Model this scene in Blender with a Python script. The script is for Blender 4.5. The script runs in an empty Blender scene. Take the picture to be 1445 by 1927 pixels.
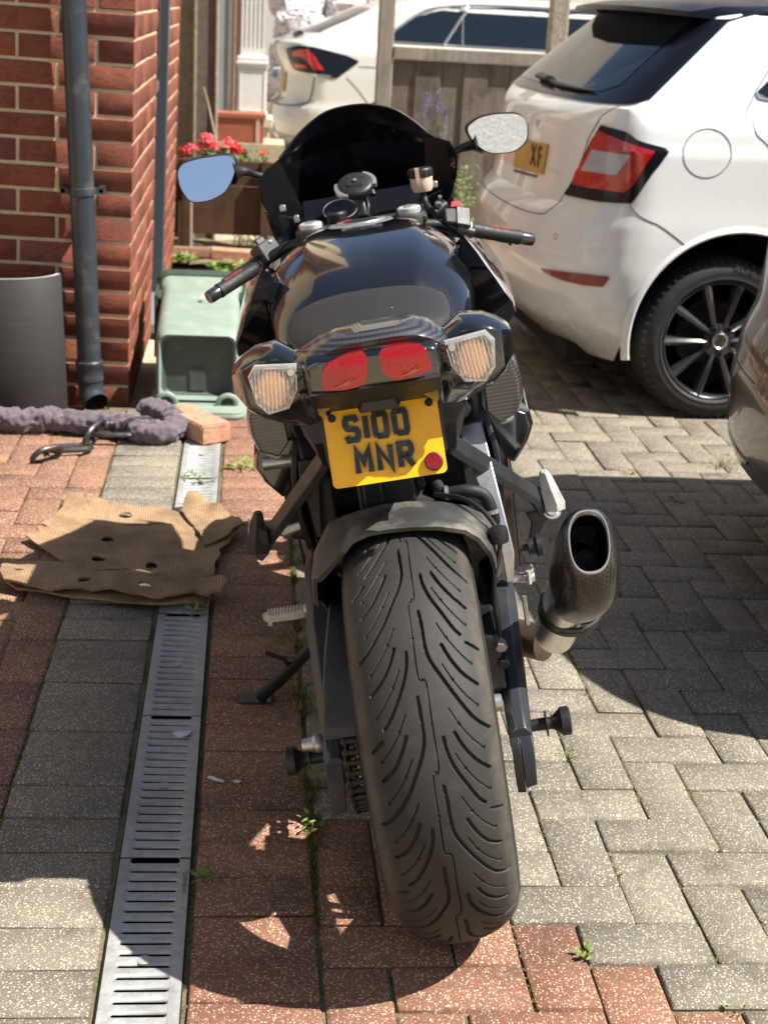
import bpy, bmesh, math, random
import numpy as np
from mathutils import Vector, Matrix, noise
from mathutils.geometry import delaunay_2d_cdt, tessellate_polygon
random.seed(7)
S = bpy.context.scene
COL = S.collection
# ---------------------------------------------------------------- camera
cam = bpy.data.cameras.new('camera'); co = bpy.data.objects.new('camera', cam); COL.objects.link(co)
CAMX = Vector((0.9951472,-0.0830257,0.0528093)); CAMY = Vector((-0.0227983,0.3275372,0.9445632)); CAMZ = Vector((-0.0957200,-0.9411834,0.3240549))
co.matrix_world = Matrix(((CAMX.x,CAMY.x,CAMZ.x,0),(CAMX.y,CAMY.y,CAMZ.y,0),(CAMX.z,CAMY.z,CAMZ.z,1.31),(0,0,0,1)))
cam.sensor_fit = 'VERTICAL'; cam.sensor_height = 36.0; cam.lens = 2783.0/1927.0*36.0
cam.clip_start = .05; cam.clip_end = 400
cam.dof.use_dof = True; cam.dof.focus_distance = 2.15; cam.dof.aperture_fstop = 9.0
S.camera = co
# ---------------------------------------------------------------- light
SUN_DIR = Vector((.66, -.22, 1.0)).normalized()      # towards the sun
w = bpy.data.worlds.new('World'); S.world = w; w.use_nodes = True
nt = w.node_tree; nt.nodes.clear()
sky = nt.nodes.new('ShaderNodeTexSky'); sky.sky_type = 'NISHITA'; sky.sun_disc = False
sky.sun_elevation = math.asin(SUN_DIR.z); sky.sun_rotation = math.atan2(SUN_DIR.x, SUN_DIR.y)
sky.altitude = 20; sky.air_density = 1.0; sky.dust_density = 1.2; sky.ozone_density = 1.0
bg = nt.nodes.new('ShaderNodeBackground'); bg.inputs['Strength'].default_value = .055
wo = nt.nodes.new('ShaderNodeOutputWorld')
nt.links.new(sky.outputs[0], bg.inputs[0]); nt.links.new(bg.outputs[0], wo.inputs[0])
sl = bpy.data.lights.new('sun', 'SUN'); sl.energy = 5.0; sl.angle = math.radians(.53); sl.color = (1, .955, .88)
so = bpy.data.objects.new('sun', sl); COL.objects.link(so)
so.rotation_mode = 'QUATERNION'; so.rotation_quaternion = SUN_DIR.to_track_quat('Z', 'Y')
S.view_settings.view_transform = 'Standard'; S.view_settings.look = 'None'
S.view_settings.exposure = 1.08; S.view_settings.gamma = 1; S.view_settings.use_curve_mapping = False
S.cycles.max_bounces = 8; S.cycles.transparent_max_bounces = 8
S.cycles.sample_clamp_indirect = 4

# ---------------------------------------------------------------- materials
class NT:
    def __init__(s, name):
        s.m = bpy.data.materials.new(name); s.m.use_nodes = True; s.t = s.m.node_tree
        s.b = s.t.nodes['Principled BSDF']
    def n(s, typ, **kw):
        x = s.t.nodes.new('ShaderNode' + typ)
        for k, v in kw.items():
            if k in x.inputs: x.inputs[k].default_value = v
            else: setattr(x, k, v)
        return x
    def l(s, a, b): s.t.links.new(a, b)
    def coord(s, kind='Object', scale=None, rot=None):
        if kind == 'World':
            g = s.n('NewGeometry'); o = g.outputs['Position']
        else:
            o = s.n('TexCoord').outputs[kind]
        if scale or rot:
            mp = s.n('Mapping')
            if scale: mp.inputs['Scale'].default_value = scale if hasattr(scale, '__len__') else (scale,)*3
            if rot: mp.inputs['Rotation'].default_value = rot
            s.l(o, mp.inputs['Vector']); o = mp.outputs[0]
        return o
    def ramp(s, fac, stops, interp='LINEAR'):
        r = s.n('ValToRGB'); r.color_ramp.interpolation = interp
        e = r.color_ramp.elements
        while len(e) < len(stops): e.new(.5)
        for i, (p, c) in enumerate(stops):
            e[i].position = p; e[i].color = (*c, 1) if hasattr(c, '__len__') else (c, c, c, 1)
        s.l(fac, r.inputs[0]); return r.outputs[0]
    def mix(s, fac, a, b, mode='MIX'):
        m = s.n('Mix'); m.data_type = 'RGBA'; m.blend_type = mode
        for v, i in ((fac, 0), (a, 6), (b, 7)):
            if hasattr(v, 'is_output'): s.l(v, m.inputs[i])
            else: m.inputs[i].default_value = v if (i == 0) else ((*v, 1) if hasattr(v, '__len__') else (v, v, v, 1))
        return m.outputs[2]
    def math(s, op, a, b=0.0, c=None):
        m = s.n('Math'); m.operation = op
        for i, v in enumerate((a, b) if c is None else (a, b, c)):
            if hasattr(v, 'is_output'): s.l(v, m.inputs[i])
            else: m.inputs[i].default_value = v
        return m.outputs[0]
    def noise(s, vec, scale, detail=4, rough=.55, out='Fac'):
        x = s.n('TexNoise', Scale=scale, Detail=detail, Roughness=rough)
        if vec is not None: s.l(vec, x.inputs['Vector'])
        return x.outputs[out]
    def voro(s, vec, scale, feature='F1', out='Distance', rnd=1.0):
        x = s.n('TexVoronoi', Scale=scale); x.feature = feature; x.inputs['Randomness'].default_value = rnd
        s.l(vec, x.inputs['Vector']); return x.outputs[out]
    def bump(s, h, strength=.3, dist=.002, prev=None):
        b = s.n('Bump', Strength=strength, Distance=dist); s.l(h, b.inputs['Height'])
        if prev is not None: s.l(prev, b.inputs['Normal'])
        return b.outputs[0]
    def fin(s, col=None, rough=None, normal=None, **kw):
        for k, v in ((col, 'Base Color'), (rough, 'Roughness'), (normal, 'Normal')):
            if k is None: continue
            if hasattr(k, 'is_output'): s.l(k, s.b.inputs[v])
            else: s.b.inputs[v].default_value = (*k, 1) if hasattr(k, '__len__') else k
        for k, v in kw.items(): s.b.inputs[k.replace('_', ' ')].default_value = v
        return s.m

def simple(name, col, rough=.5, var=.12, scale=30, bump=.15, bscale=200, bdist=.0006, dirt=None, kind='Object', **kw):
    m = NT(name); v = m.coord(kind)
    f = m.noise(v, scale, 5)
    c = m.mix(m.ramp(f, [(.3, 0), (.7, 1)]), tuple(x*(1-var) for x in col), tuple(min(1, x*(1+var)) for x in col))
    if dirt:
        d = m.ramp(m.noise(v, dirt[1], 6, .65), [(.52, 0), (.72, 1)])
        c = m.mix(m.math('MULTIPLY', d, dirt[2]), c, dirt[0])
    r = m.ramp(m.noise(v, scale*1.7, 4), [(.25, max(.02, rough*.82)), (.8, min(1, rough*1.2))])
    nrm = m.bump(m.noise(v, bscale, 3), bump, bdist) if bump else None
    return m.fin(c, r, nrm, **kw)

# ---------------------------------------------------------------- mesh helpers
def link(o, parent=None):
    COL.objects.link(o)
    if parent is not None: o.parent = parent
    return o
def mk(name, V, F, mat, parent=None, angle=35, flat=False, kind=None, mi=None, bevel=0):
    me = bpy.data.meshes.new(name); me.from_pydata([tuple(v) for v in V], [], [tuple(f) for f in F])
    for m in (mat if isinstance(mat, (list, tuple)) else [mat]): me.materials.append(m)
    if mi is not None: me.polygons.foreach_set('material_index', mi)
    bm = bmesh.new(); bm.from_mesh(me); bmesh.ops.recalc_face_normals(bm, faces=bm.faces); bm.to_mesh(me); bm.free()
    if not flat:
        me.shade_smooth(); me.set_sharp_from_angle(angle=math.radians(angle))
    me.update()
    o = link(bpy.data.objects.new(name, me), parent)
    if kind: o['kind'] = kind
    if bevel:
        b = o.modifiers.new('edge', 'BEVEL'); b.width = bevel; b.segments = 2; b.limit_method = 'ANGLE'; b.angle_limit = math.radians(40)
        b.harden_normals = False
    return o
def thing(name, label, cat, loc=(0,0,0), rot=(0,0,0), group=None):
    o = bpy.data.objects.new(name, None); COL.objects.link(o); o.empty_display_size = .1
    o.location = loc; o.rotation_euler = rot; tag(o, label, cat, group); return o
def tag(o, label, cat, group=None):
    o['label'] = label; o['category'] = cat
    if group: o['group'] = group
    return o
class G:
    """collects shapes into one vertex/face list"""
    def __init__(s): s.V = []; s.F = []
    def add(s, V, F, M=None):
        k = len(s.V); s.V += [tuple(M @ Vector(v)) if M is not None else tuple(v) for v in V]; s.F += [tuple(i+k for i in f) for f in F]; return s
    def box(s, a, b, M=None):
        (x0,y0,z0),(x1,y1,z1) = a, b
        return s.add([(x0,y0,z0),(x1,y0,z0),(x1,y1,z0),(x0,y1,z0),(x0,y0,z1),(x1,y0,z1),(x1,y1,z1),(x0,y1,z1)],
              [(0,3,2,1),(4,5,6,7),(0,1,5,4),(1,2,6,5),(2,3,7,6),(3,0,4,7)], M)
    def tube(s, P, r, n=12, caps=True, flat=1.0, up=None):
        P = [Vector(p) for p in P]; m = len(P)
        if not hasattr(r, '__len__'): r = [r]*m
        T = [(P[min(i+1, m-1)]-P[max(i-1, 0)]).normalized() for i in range(m)]
        u = Vector(up) if up else (Vector((0,0,1)) if abs(T[0].z) < .9 else Vector((1,0,0)))
        V = []
        for i in range(m):
            u = (u - T[i]*u.dot(T[i])).normalized(); v = T[i].cross(u)
            for j in range(n):
                a = 2*math.pi*j/n
                V.append(P[i] + (u*math.cos(a)*flat + v*math.sin(a))*r[i])
        F = [(i*n+j, i*n+(j+1)%n, (i+1)*n+(j+1)%n, (i+1)*n+j) for i in range(m-1) for j in range(n)]
        if caps: F += [tuple(range(n-1,-1,-1)), tuple((m-1)*n+j for j in range(n))]
        return s.add(V, F)
    def rings(s, R, caps=(True, True), close=True):
        n = len(R[0]); V = [p for r in R for p in r]
        F = [(i*n+j, i*n+(j+1)%n, (i+1)*n+(j+1)%n, (i+1)*n+j) for i in range(len(R)-1) for j in range(n if close else n-1)]
        if caps[0]: F.append(tuple(range(n-1,-1,-1)))
        if caps[1]: F.append(tuple((len(R)-1)*n+j for j in range(n)))
        return s.add(V, F)
    def lathe(s, prof, M=None, n=32, op=False):
        """prof: (r, h) list round local z"""
        R = [[(r*math.cos(2*math.pi*j/n), r*math.sin(2*math.pi*j/n), h) for j in range(n)] for r, h in prof]
        k = G(); k.rings(R, (not op and prof[0][0] > 1e-6, not op and prof[-1][0] > 1e-6)); return s.add(k.V, k.F, M)
    def prism(s, poly, h0, h1, M=None):
        n = len(poly); V = [(x,y,h0) for x,y in poly]+[(x,y,h1) for x,y in poly]
        F = [tuple(range(n-1,-1,-1)), tuple(range(n,2*n))]+[(i,(i+1)%n,n+(i+1)%n,n+i) for i in range(n)]
        return s.add(V, F, M)
    def stroke(s, pts, wd, h0, h1, M=None):
        """flat ribbon along pts in xy, extruded h0..h1"""
        P = [Vector((p[0],p[1])) for p in pts]; m = len(P); Lf=[]; Rt=[]
        for i in range(m):
            a = (P[i]-P[i-1]).normalized() if i else None; b = (P[i+1]-P[i]).normalized() if i < m-1 else None
            t = ((a or b)+(b or a)).normalized(); nn = Vector((-t.y,t.x)); c = max(.45, nn.dot(Vector((-(a or b).y,(a or b).x))))
            Lf.append(P[i]+nn*wd/2/c); Rt.append(P[i]-nn*wd/2/c)
        V=[]; 
        for z in (h0,h1):
            V += [(p.x,p.y,z) for p in Lf]+[(p.x,p.y,z) for p in Rt]
        F=[]
        for i in range(m-1):
            F += [(i,i+1,m+i+1,m+i),(2*m+i,3*m+i,3*m+i+1,2*m+i+1),(i,2*m+i,2*m+i+1,i+1),(m+i,m+i+1,3*m+i+1,3*m+i)]
        F += [(0,m,3*m,2*m),(m-1,3*m-1,4*m-1,2*m-1)]
        return s.add(V,F,M)
    def ob(s, name, mat, parent=None, **k): return mk(name, s.V, s.F, mat, parent, **k)

def patch(poly, step, fn, fn2=None):
    """fill polygon poly (2d) with a grid of points, map with fn -> 3d sheet; fn2 gives the back sheet so it has thickness"""
    xs=[p[0] for p in poly]; ys=[p[1] for p in poly]
    # densify outline
    out=[]
    for i in range(len(poly)):
        a=Vector(poly[i]); b=Vector(poly[(i+1)%len(poly)]); k=max(1,int((b-a).length/step))
        out += [a.lerp(b,t/k) for t in range(k)]
    n=len(out); pts=list(out)
    def inside(x,y):
        c=False
        for i in range(n):
            a=out[i]; b=out[i-1]
            if (a.y>y)!=(b.y>y) and x<(b.x-a.x)*(y-a.y)/(b.y-a.y)+a.x: c=not c
        return c
    y=min(ys)+step*.5
    while y<max(ys):
        x=min(xs)+step*.5
        while x<max(xs):
            if inside(x,y) and min((q-Vector((x,y))).length for q in out)>step*.45: pts.append(Vector((x,y)))
            x+=step
        y+=step
    vo,eo,fo,_,_,_=delaunay_2d_cdt(pts,[],[list(range(n))],1,1e-7)
    V=[fn(p.x,p.y) for p in vo]; F=[tuple(f) for f in fo]
    if fn2:
        m=len(V); V2=[fn2(p.x,p.y) for p in vo]; cnt={}
        for f in F:
            for i in range(3): cnt[(f[i],f[(i+1)%3])]=1
        side=[(a,b,b+m,a+m) for (a,b) in cnt if (b,a) not in cnt]
        F=F+[tuple(i+m for i in reversed(f)) for f in F]+side; V=V+V2
    return V,F
def smoothpoly(P, it=2):
    for _ in range(it):
        Q=[]
        for i in range(len(P)):
            a=P[i]; b=P[(i+1)%len(P)]
            Q += [(a[0]*.8+b[0]*.2,a[1]*.8+b[1]*.2),(a[0]*.2+b[0]*.8,a[1]*.2+b[1]*.8)]
        P=Q
    return P
def curve(P, n=8):
    """catmull-rom through points"""
    P=[Vector(p) for p in P]; Q=[]
    for i in range(len(P)-1):
        a=P[max(i-1,0)];b=P[i];c=P[i+1];d=P[min(i+2,len(P)-1)]
        for k in range(n):
            t=k/n; Q.append(.5*((2*b)+(c-a)*t+(2*a-5*b+4*c-d)*t*t+(3*b-a-3*c+d)*t**3))
    return Q+[P[-1]]
def copy_piece(src, parent, loc=None, name=None, mat4=None):
    c=src.copy(); COL.objects.link(c); c.parent=parent
    if loc is not None: c.location=loc
    if mat4 is not None: c.matrix_local=mat4
    return c
def text(body, size, mat, parent, M, name='lettering', ext=.0004, sx=1.0, align='CENTER'):
    cu=bpy.data.curves.new(name,'FONT'); cu.body=body; cu.size=size; cu.extrude=ext; cu.align_x=align; cu.align_y='CENTER'
    cu.offset=size*.012 if size > .02 else 0; cu.resolution_u=3
    t=bpy.data.objects.new(name,cu); COL.objects.link(t); bpy.context.view_layer.update()
    me=bpy.data.meshes.new_from_object(t); me.materials.clear(); me.materials.append(mat)
    bpy.data.objects.remove(t); o=link(bpy.data.objects.new(name,me),parent); o.matrix_local=M @ Matrix.Diagonal((sx,1,1,1)); return o
def frame(o, x, y):
    """matrix with origin o, local x, local y axes"""
    x=Vector(x).normalized(); y=Vector(y); z=x.cross(y).normalized(); y=z.cross(x)
    return Matrix(((x.x,y.x,z.x,o[0]),(x.y,y.y,z.y,o[1]),(x.z,y.z,z.z,o[2]),(0,0,0,1)))
# ================================================================ GROUND
def paver_mat(name, cols, moss=.0):
    m = NT(name); v = m.coord('World')
    rnd = m.math('FRACT', m.math('ADD', m.n('ObjectInfo').outputs['Random'], m.n('NewGeometry').outputs['Random Per Island']))
    big = m.noise(v, 3.2, 5, .6); mid = m.noise(v, 38, 5, .65); fine = m.noise(v, 420, 3, .6)
    base = m.mix(rnd, cols[0], cols[1])
    base = m.mix(m.ramp(big, [(.35, 0), (.65, .55)]), base, cols[2])
    base = m.mix(m.ramp(mid, [(.3, .38), (.62, 0)]), base, tuple(x*.45 for x in cols[0]))
    base = m.mix(m.ramp(fine, [(.32, .55), (.6, 0)]), base, tuple(x*.4 for x in cols[1]))
    # exposed aggregate: pale stone chips of two sizes
    v1 = m.n('TexVoronoi', Scale=205.0); m.l(v, v1.inputs['Vector'])
    chip = m.math('MULTIPLY', m.ramp(v1.outputs['Distance'], [(.20, 1), (.42, 0)]), m.ramp(v1.outputs['Color'], [(.44, 0), (.5, 1)], 'LINEAR'))
    v2 = m.n('TexVoronoi', Scale=330.0); m.l(v, v2.inputs['Vector'])
    chip2 = m.math('MULTIPLY', m.ramp(v2.outputs['Distance'], [(.18, .8), (.34, 0)]), m.ramp(v2.outputs['Color'], [(.4, 0), (.5, 1)]))
    tint = m.mix(m.ramp(v1.outputs['Color'], [(.5, 0), (.9, 1)]), (.62, .57, .44), (.62, .46, .30))
    base = m.mix(m.math('MULTIPLY', m.math('MAXIMUM', chip, chip2), .85), base, tint)
    # lichen and old mortar blots
    li = m.ramp(m.noise(v, 17, 8, .72), [(.665, 0), (.70, .75)])
    base = m.mix(li, base, (.56, .55, .47))
    di = m.ramp(m.noise(v, 7, 7, .7), [(.54, 0), (.7, .6)])
    base = m.mix(di, base, (.07, .065, .05))
    nrm = m.bump(m.math('ADD', m.math('MULTIPLY', chip, .5), m.math('ADD', m.math('MULTIPLY', fine, .9), m.math('MULTIPLY', mid, .9))), .55, .0016)
    return m.fin(base, .88, nrm, Specular_IOR_Level=.25)
M_red = paver_mat('red_paver', ((.30, .130, .080), (.185, .075, .05), (.32, .185, .115)))
M_grey = paver_mat('grey_paver', ((.235, .205, .162), (.150, .134, .112), (.29, .255, .20)))
m = NT('joint_sand'); v = m.coord('World')
c = m.mix(m.ramp(m.noise(v, 11, 6, .7), [(.42, 0), (.58, 1)]), (.135, .108, .070), (.075, .078, .028))
c = m.mix(m.ramp(m.noise(v, 160, 4), [(.4, 0), (.7, .8)]), c, (.24, .20, .14))
M_sand = m.fin(c, .97, m.bump(m.noise(v, 240, 4), .9, .003), Specular_IOR_Level=.1)
m = NT('beige_concrete'); v = m.coord('World')
c = m.mix(m.ramp(m.noise(v, 1.1, 6, .6), [(.35, 0), (.65, 1)]), (.36, .29, .20), (.50, .42, .30))
c = m.mix(m.ramp(m.noise(v, 30, 5, .7), [(.3, .5), (.55, 0)]), c, (.20, .16, .11))
M_conc = m.fin(c, .93, m.bump(m.noise(v, 90, 4), .5, .004), Specular_IOR_Level=.2)

g = G(); g.box((-60, -30, -.3), (60, 90, -.05)); g.ob('ground', M_conc)['kind'] = 'structure'

def in_view(x, y, mx=60, my=60):
    d = Vector((x, y, 0)) - co.matrix_world.translation
    X, Y, Z = d.dot(CAMX), d.dot(CAMY), -d.dot(CAMZ)
    if Z < .1: return False
    u = 722.5 + 2783*X/Z; vv = 963.5 - 2783*Y/Z
    return -mx < u < 1445+mx and -my < vv < 1927+my
def paver_shape(L, W, seed):
    """one block, centred, top near z=0: worn rounded corners, chamfered arris"""
    rr = random.Random(seed); a, b = L/2-.0021, W/2-.0021; c = .0040; V = []
    def loop(ax, by, z, k):
        q = [(-ax,-by),(ax,-by),(ax,by),(-ax,by)]
        o = []
        for i, (x, y) in enumerate(q):
            p = q[i-1]; nx = q[(i+1) % 4]
            for t in (p, nx):
                dx, dy = t[0]-x, t[1]-y; l = math.hypot(dx, dy)
                o.append((x+dx/l*k+rr.uniform(-.0011,.0011), y+dy/l*k+rr.uniform(-.0011,.0011), z))
        return o
    V = [loop(a-c, b-c, 0, .0015), loop(a, b, -c*.8, .003), loop(a, b, -.045, .003)]
    k = G(); k.rings(V[::-1], (False, True)); return k
PAVE = {}
def paver_proto(L, W, mat, k):
    key = (round(L, 4), round(W, 4), mat.name, k % 5)
    if key not in PAVE:
        s = paver_shape(L, W, hash(key[:2])*7 % 991 + k % 5)
        me = bpy.data.meshes.new('paver'); me.from_pydata(s.V, [], s.F); me.materials.append(mat)
        me.shade_smooth(); me.set_sharp_from_angle(angle=math.radians(50)); PAVE[key] = (me, s)
    return PAVE[key]
def lay(zone_name, beds, blocks, zmat=M_sand):
    """blocks: (cx, cy, L, W, rot90, mat)"""
    k = G()
    for (x0,y0,x1,y1) in beds: k.box((x0,y0,-.06),(x1,y1,-.0065))
    par = k.ob(zone_name, zmat, flat=True); par['kind'] = 'structure'
    blocks = [b for b in blocks if in_view(b[0], b[1], 900, 280)]
    blocks.sort(key=lambda b: (not in_view(b[0], b[1], 200, 280), b[1])); rest = {}
    for i, (cx, cy, L, W, rot, mat) in enumerate(blocks):
        me, s = paver_proto(L, W, mat, i)
        z = random.uniform(-.0028, .0028); a = (math.pi/2 if rot else 0) + random.gauss(0, .008)
        tilt = (random.gauss(0, .009), random.gauss(0, .009))
        if i < 296:
            o = bpy.data.objects.new('paver', me); COL.objects.link(o); o.parent = par
            o.location = (cx, cy, z); o.rotation_euler = (*tilt, a)
        else:
            rest.setdefault(mat.name, (mat, G()))[1].add(s.V, s.F, Matrix.Translation((cx, cy, z)) @ Matrix.Rotation(a, 4, 'Z'))
    for nm, (mat, gg) in rest.items():
        gg.ob('distant_pavers', mat, par, kind='stuff')
    return par
PX, PY = .0975, .1025
# driveway herringbone (grey, red towards the camera)
bl = []
for i in range(0, 32):
    for j in range(-6, 58):
        t = (i+j) % 4; x = .130+PX*i; y = 1.794+PY*j
        if t == 0: cx, cy, rot = x+PX, y+PY/2, False
        elif t == 2: cx, cy, rot = x+PX/2, y+PY, True
        else: continue
        red = cx+cy < 2.43
        mat = M_red if red else M_grey
        bl.append((cx, cy, 2*PX if not rot else 2*PY, PY if not rot else PX, rot, mat))
lay('driveway_paving', [(.127, 1.0, 3.2, 7.75)], bl)
# half blocks that close the pattern against the red course
bl = []
for j in range(-6, 58):
    i = -1
    if (i+j) % 4 == 0: bl.append((.130+PX/2, 1.794+PY*(j+.5), PX, PY, False, M_grey if j > 3 else M_red))
# red course right of the drain, grey course left of it
for r in range(0, 62):
    y = 1.30+r*.1035
    bl.append((.0335, y+.052, .186, .1035, False, M_red if r != 33 else M_grey))
blL = []
for r in range(0, 33):
    y = 1.375+r*.1037
    blL.append((-.287, y+.052, .197, .1037, False, M_grey))
lay('red_paved_strip', [(-.0662, 1.0, .127, 7.75)], bl)
for i in range(-22, 0):
    for j in range(-3, 29):
        x = -.387+PX*(i+1)-PX; y = 1.80+PY*j
        # V pair starts where t == 2
        t = (i+1 + j - 9 + 2) % 4
        if t == 0 and i < -1: cx, cy, rot, L = x+PX, y+PY/2, False, 2*PX
        elif t == 0: cx, cy, rot, L = x+PX/2, y+PY/2, False, PX
        elif t == 2: cx, cy, rot, L = x+PX/2, y+PY, True, 2*PY
        else: continue
        blL.append((cx, cy, L, PY if not rot else PX, rot, M_red))
lay('path_paving', [(-2.6, 1.0, -.1818, 4.83)], blL)
# garden border by the low fence: soil and an edging of bricks
m = NT('garden_soil'); v = m.coord('World')
c = m.mix(m.ramp(m.noise(v, 9, 6, .7), [(.4, 0), (.62, 1)]), (.20, .15, .09), (.33, .26, .17))
c = m.mix(m.ramp(m.noise(v, 60, 5), [(.35, .7), (.6, 0)]), c, (.10, .09, .03))
M_soil = m.fin(c, .97, m.bump(m.noise(v, 120, 5, .7), 1, .01), Specular_IOR_Level=.1)
V = []; F = []; nx, ny = 70, 30
for b_ in range(ny+1):
    for a_ in range(nx+1):
        x = -.8+4.4*a_/nx; y = 7.75+.85*b_/ny
        V.append((x, y, -.012+.02*noise.noise((x*5, y*5, 0))+.01*noise.noise((x*16, y*16, 3))))
F = [(b_*(nx+1)+a_, b_*(nx+1)+a_+1, (b_+1)*(nx+1)+a_+1, (b_+1)*(nx+1)+a_) for b_ in range(ny) for a_ in range(nx)]
mk('soil_border', V, F, M_soil)['kind'] = 'structure'

# ---------------------------------------------------------------- drain
m = NT('galvanised_steel'); v = m.coord('World')
f = m.noise(v, 45, 6, .65); f2 = m.noise(v, 6, 5, .6)
c = m.mix(m.ramp(f, [(.3, 0), (.7, 1)]), (.28, .29, .285), (.44, .445, .435))
c = m.mix(m.ramp(f2, [(.45, 0), (.7, .6)]), c, (.26, .235, .19))
M_galv = m.fin(c, m.ramp(f, [(.3, .42), (.7, .62)]), m.bump(m.noise(v, 300, 3), .2, .0005), Metallic=.3)
M_trough = simple('trough_shade', (.010, .009, .008), .95, .4, 40, .6, 120, .003, kind='World')  # near-black colour stands in for the shade below the grate slots
M_dark = simple('dark_gap', (.012, .012, .012), .9)
dr = thing('drain_channel', 'long galvanised steel drain channel with slotted grates running along the paving', 'drain', (-.124, 1.0, 0))
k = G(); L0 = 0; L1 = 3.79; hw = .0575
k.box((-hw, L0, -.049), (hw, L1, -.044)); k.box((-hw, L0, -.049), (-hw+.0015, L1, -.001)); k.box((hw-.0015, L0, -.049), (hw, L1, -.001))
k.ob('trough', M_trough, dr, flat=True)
def grate():
    k = G(); sw = .0385; p = .027; n = 18; y0 = .0045; hx = hw-.0012; L = .4972
    # side rails with an outer down-turned lip
    for s in (-1, 1):
        R = [[(s*hx, y0-.002, -.004), (s*(hx-.001), y0-.002, .0008), (s*(sw+.002), y0-.002, .0012), (s*sw, y0-.002, .0004), (s*sw, y0-.002, -.004)],
             [(s*hx, L, -.004), (s*(hx-.001), L, .0008), (s*(sw+.002), L, .0012), (s*sw, L, .0004), (s*sw, L, -.004)]]
        k.rings(R, (False, False), close=False)
    prof = [(-.0096, -.0046), (-.0090, -.0026), (-.0074, -.0008), (-.004, 0), (.004, 0), (.0074, -.0008), (.0090, -.0026), (.0096, -.0046)]
    for i in range(n):
        yc = y0 + p*(i+.5) + .001
        R = []
        for x in (-sw-.0005, -sw+.004, sw-.004, sw+.0005):
            e = 1.0 if abs(x) < sw-.001 else 1.45
            R.append([(x, yc+a*e, b_+.001) for a, b_ in prof])
        k.rings(R, (False, False), close=False)
        for x in (-.017, .017):     # studs
            q = [(x+.0024*math.cos(t), yc+.0024*math.sin(t), .0008) for t in [j*math.pi/3 for j in range(6)]]
            k.add(q+[(x, yc, .0026)], [(j, (j+1) % 6, 6) for j in range(6)])
        for x in (-.0475, .0475):
            q = [(x+.002*math.cos(t), yc+.0135+.002*math.sin(t), .0008) for t in [j*math.pi/3 for j in range(6)]]
            k.add(q+[(x, yc+.0135, .0022)], [(j, (j+1) % 6, 6) for j in range(6)])
    return k
gk = grate(); first = None
for i in range(8):
    y = 1.075+.4985*i-1.0-.4985*0
    if first is None: first = gk.ob('grate', M_galv, dr, angle=60); o = first
    else: o = copy_piece(first, dr)
    o.location = (0, .078+.4985*(i-0)-.0, .0)
    lug = G(); lug.lathe([(.0, -.002), (.009, -.002), (.011, .0005), (.006, .001), (.004, -.003), (.0, -.003)], Matrix.Translation((0, .2335, .0005)), 14)
    lug.box((-.018, .229, -.004), (.018, .238, -.001))
    lo = lug.ob('screw_lug', M_galv, o, angle=60)
M_letshade = simple('galv_shadow', (.16, .17, .17), .6, .1)  # same steel in a darker tone, painting the shading of the embossed letters
tt = text('COMPASS A15', .0095, M_letshade, dr, frame((.0485, 1.005, .0016), (0, -1, 0), (1, 0, 0)), 'embossed_lettering', .0002)
# ---------------------------------------------------------------- moss and weeds
def leafmat(name, a, b):
    m = NT(name); v = m.coord('Object')
    c = m.mix(m.n('NewGeometry').outputs['Random Per Island'], a, b)
    return m.fin(c, .6, None, Subsurface_Weight=.15, Subsurface_Radius=(.01,.02,.005), Specular_IOR_Level=.3)
M_moss = leafmat('moss', (.075, .085, .015), (.17, .13, .04))
M_leaf = leafmat('weed_leaf', (.10, .17, .03), (.20, .27, .06))
M_grassy = leafmat('grass_blade', (.14, .17, .04), (.30, .28, .10))
def blades(k, x, y, z, n, h, spread, wd=.0016, rnd=random, lean=.8):
    for _ in range(n):
        a = rnd.uniform(0, 6.28); r = spread*rnd.random()**.7*.35; hh = h*rnd.uniform(.45, 1.1); o = rnd.uniform(.3, 1)*lean
        bx, by = x+r*math.cos(a), y+r*math.sin(a); wx, wy = -math.sin(a)*wd, math.cos(a)*wd
        p = [(bx, by, z), (bx+math.cos(a)*o*hh*.25, by+math.sin(a)*o*hh*.25, z+hh*.55), (bx+math.cos(a)*o*hh*.8, by+math.sin(a)*o*hh*.8, z+hh*.72)]
        k.add([(p[0][0]-wx,p[0][1]-wy,p[0][2]),(p[0][0]+wx,p[0][1]+wy,p[0][2]),(p[1][0]+wx,p[1][1]+wy,p[1][2]),(p[1][0]-wx,p[1][1]-wy,p[1][2]),p[2]],
              [(0,1,2,3),(3,2,4)])
def leaves(k, x, y, z, n, size, spread, rnd=random, up=.5):
    for _ in range(n):
        a = rnd.uniform(0, 6.28); r = spread*rnd.random()**.6; s = size*rnd.uniform(.5, 1.2)
        c = Vector((x+r*math.cos(a), y+r*math.sin(a), z+rnd.random()*up*spread+.003))
        t = Vector((math.cos(a+rnd.uniform(-.8,.8)), math.sin(a+rnd.uniform(-.8,.8)), rnd.uniform(-.2,.7))).normalized()
        b_ = t.cross(Vector((rnd.uniform(-.4,.4), rnd.uniform(-.4,.4), 1))).normalized()
        k.add([c-t*s, c-t*s*.3+b_*s*.42, c+t*s*.4+b_*s*.3, c+t*s, c+t*s*.4-b_*s*.3, c-t*s*.3-b_*s*.42, c+Vector((0,0,s*.1))],
              [(0,1,6),(1,2,6),(2,3,6),(3,4,6),(4,5,6),(5,0,6)])
km = G(); rm = random.Random(3)
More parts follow.
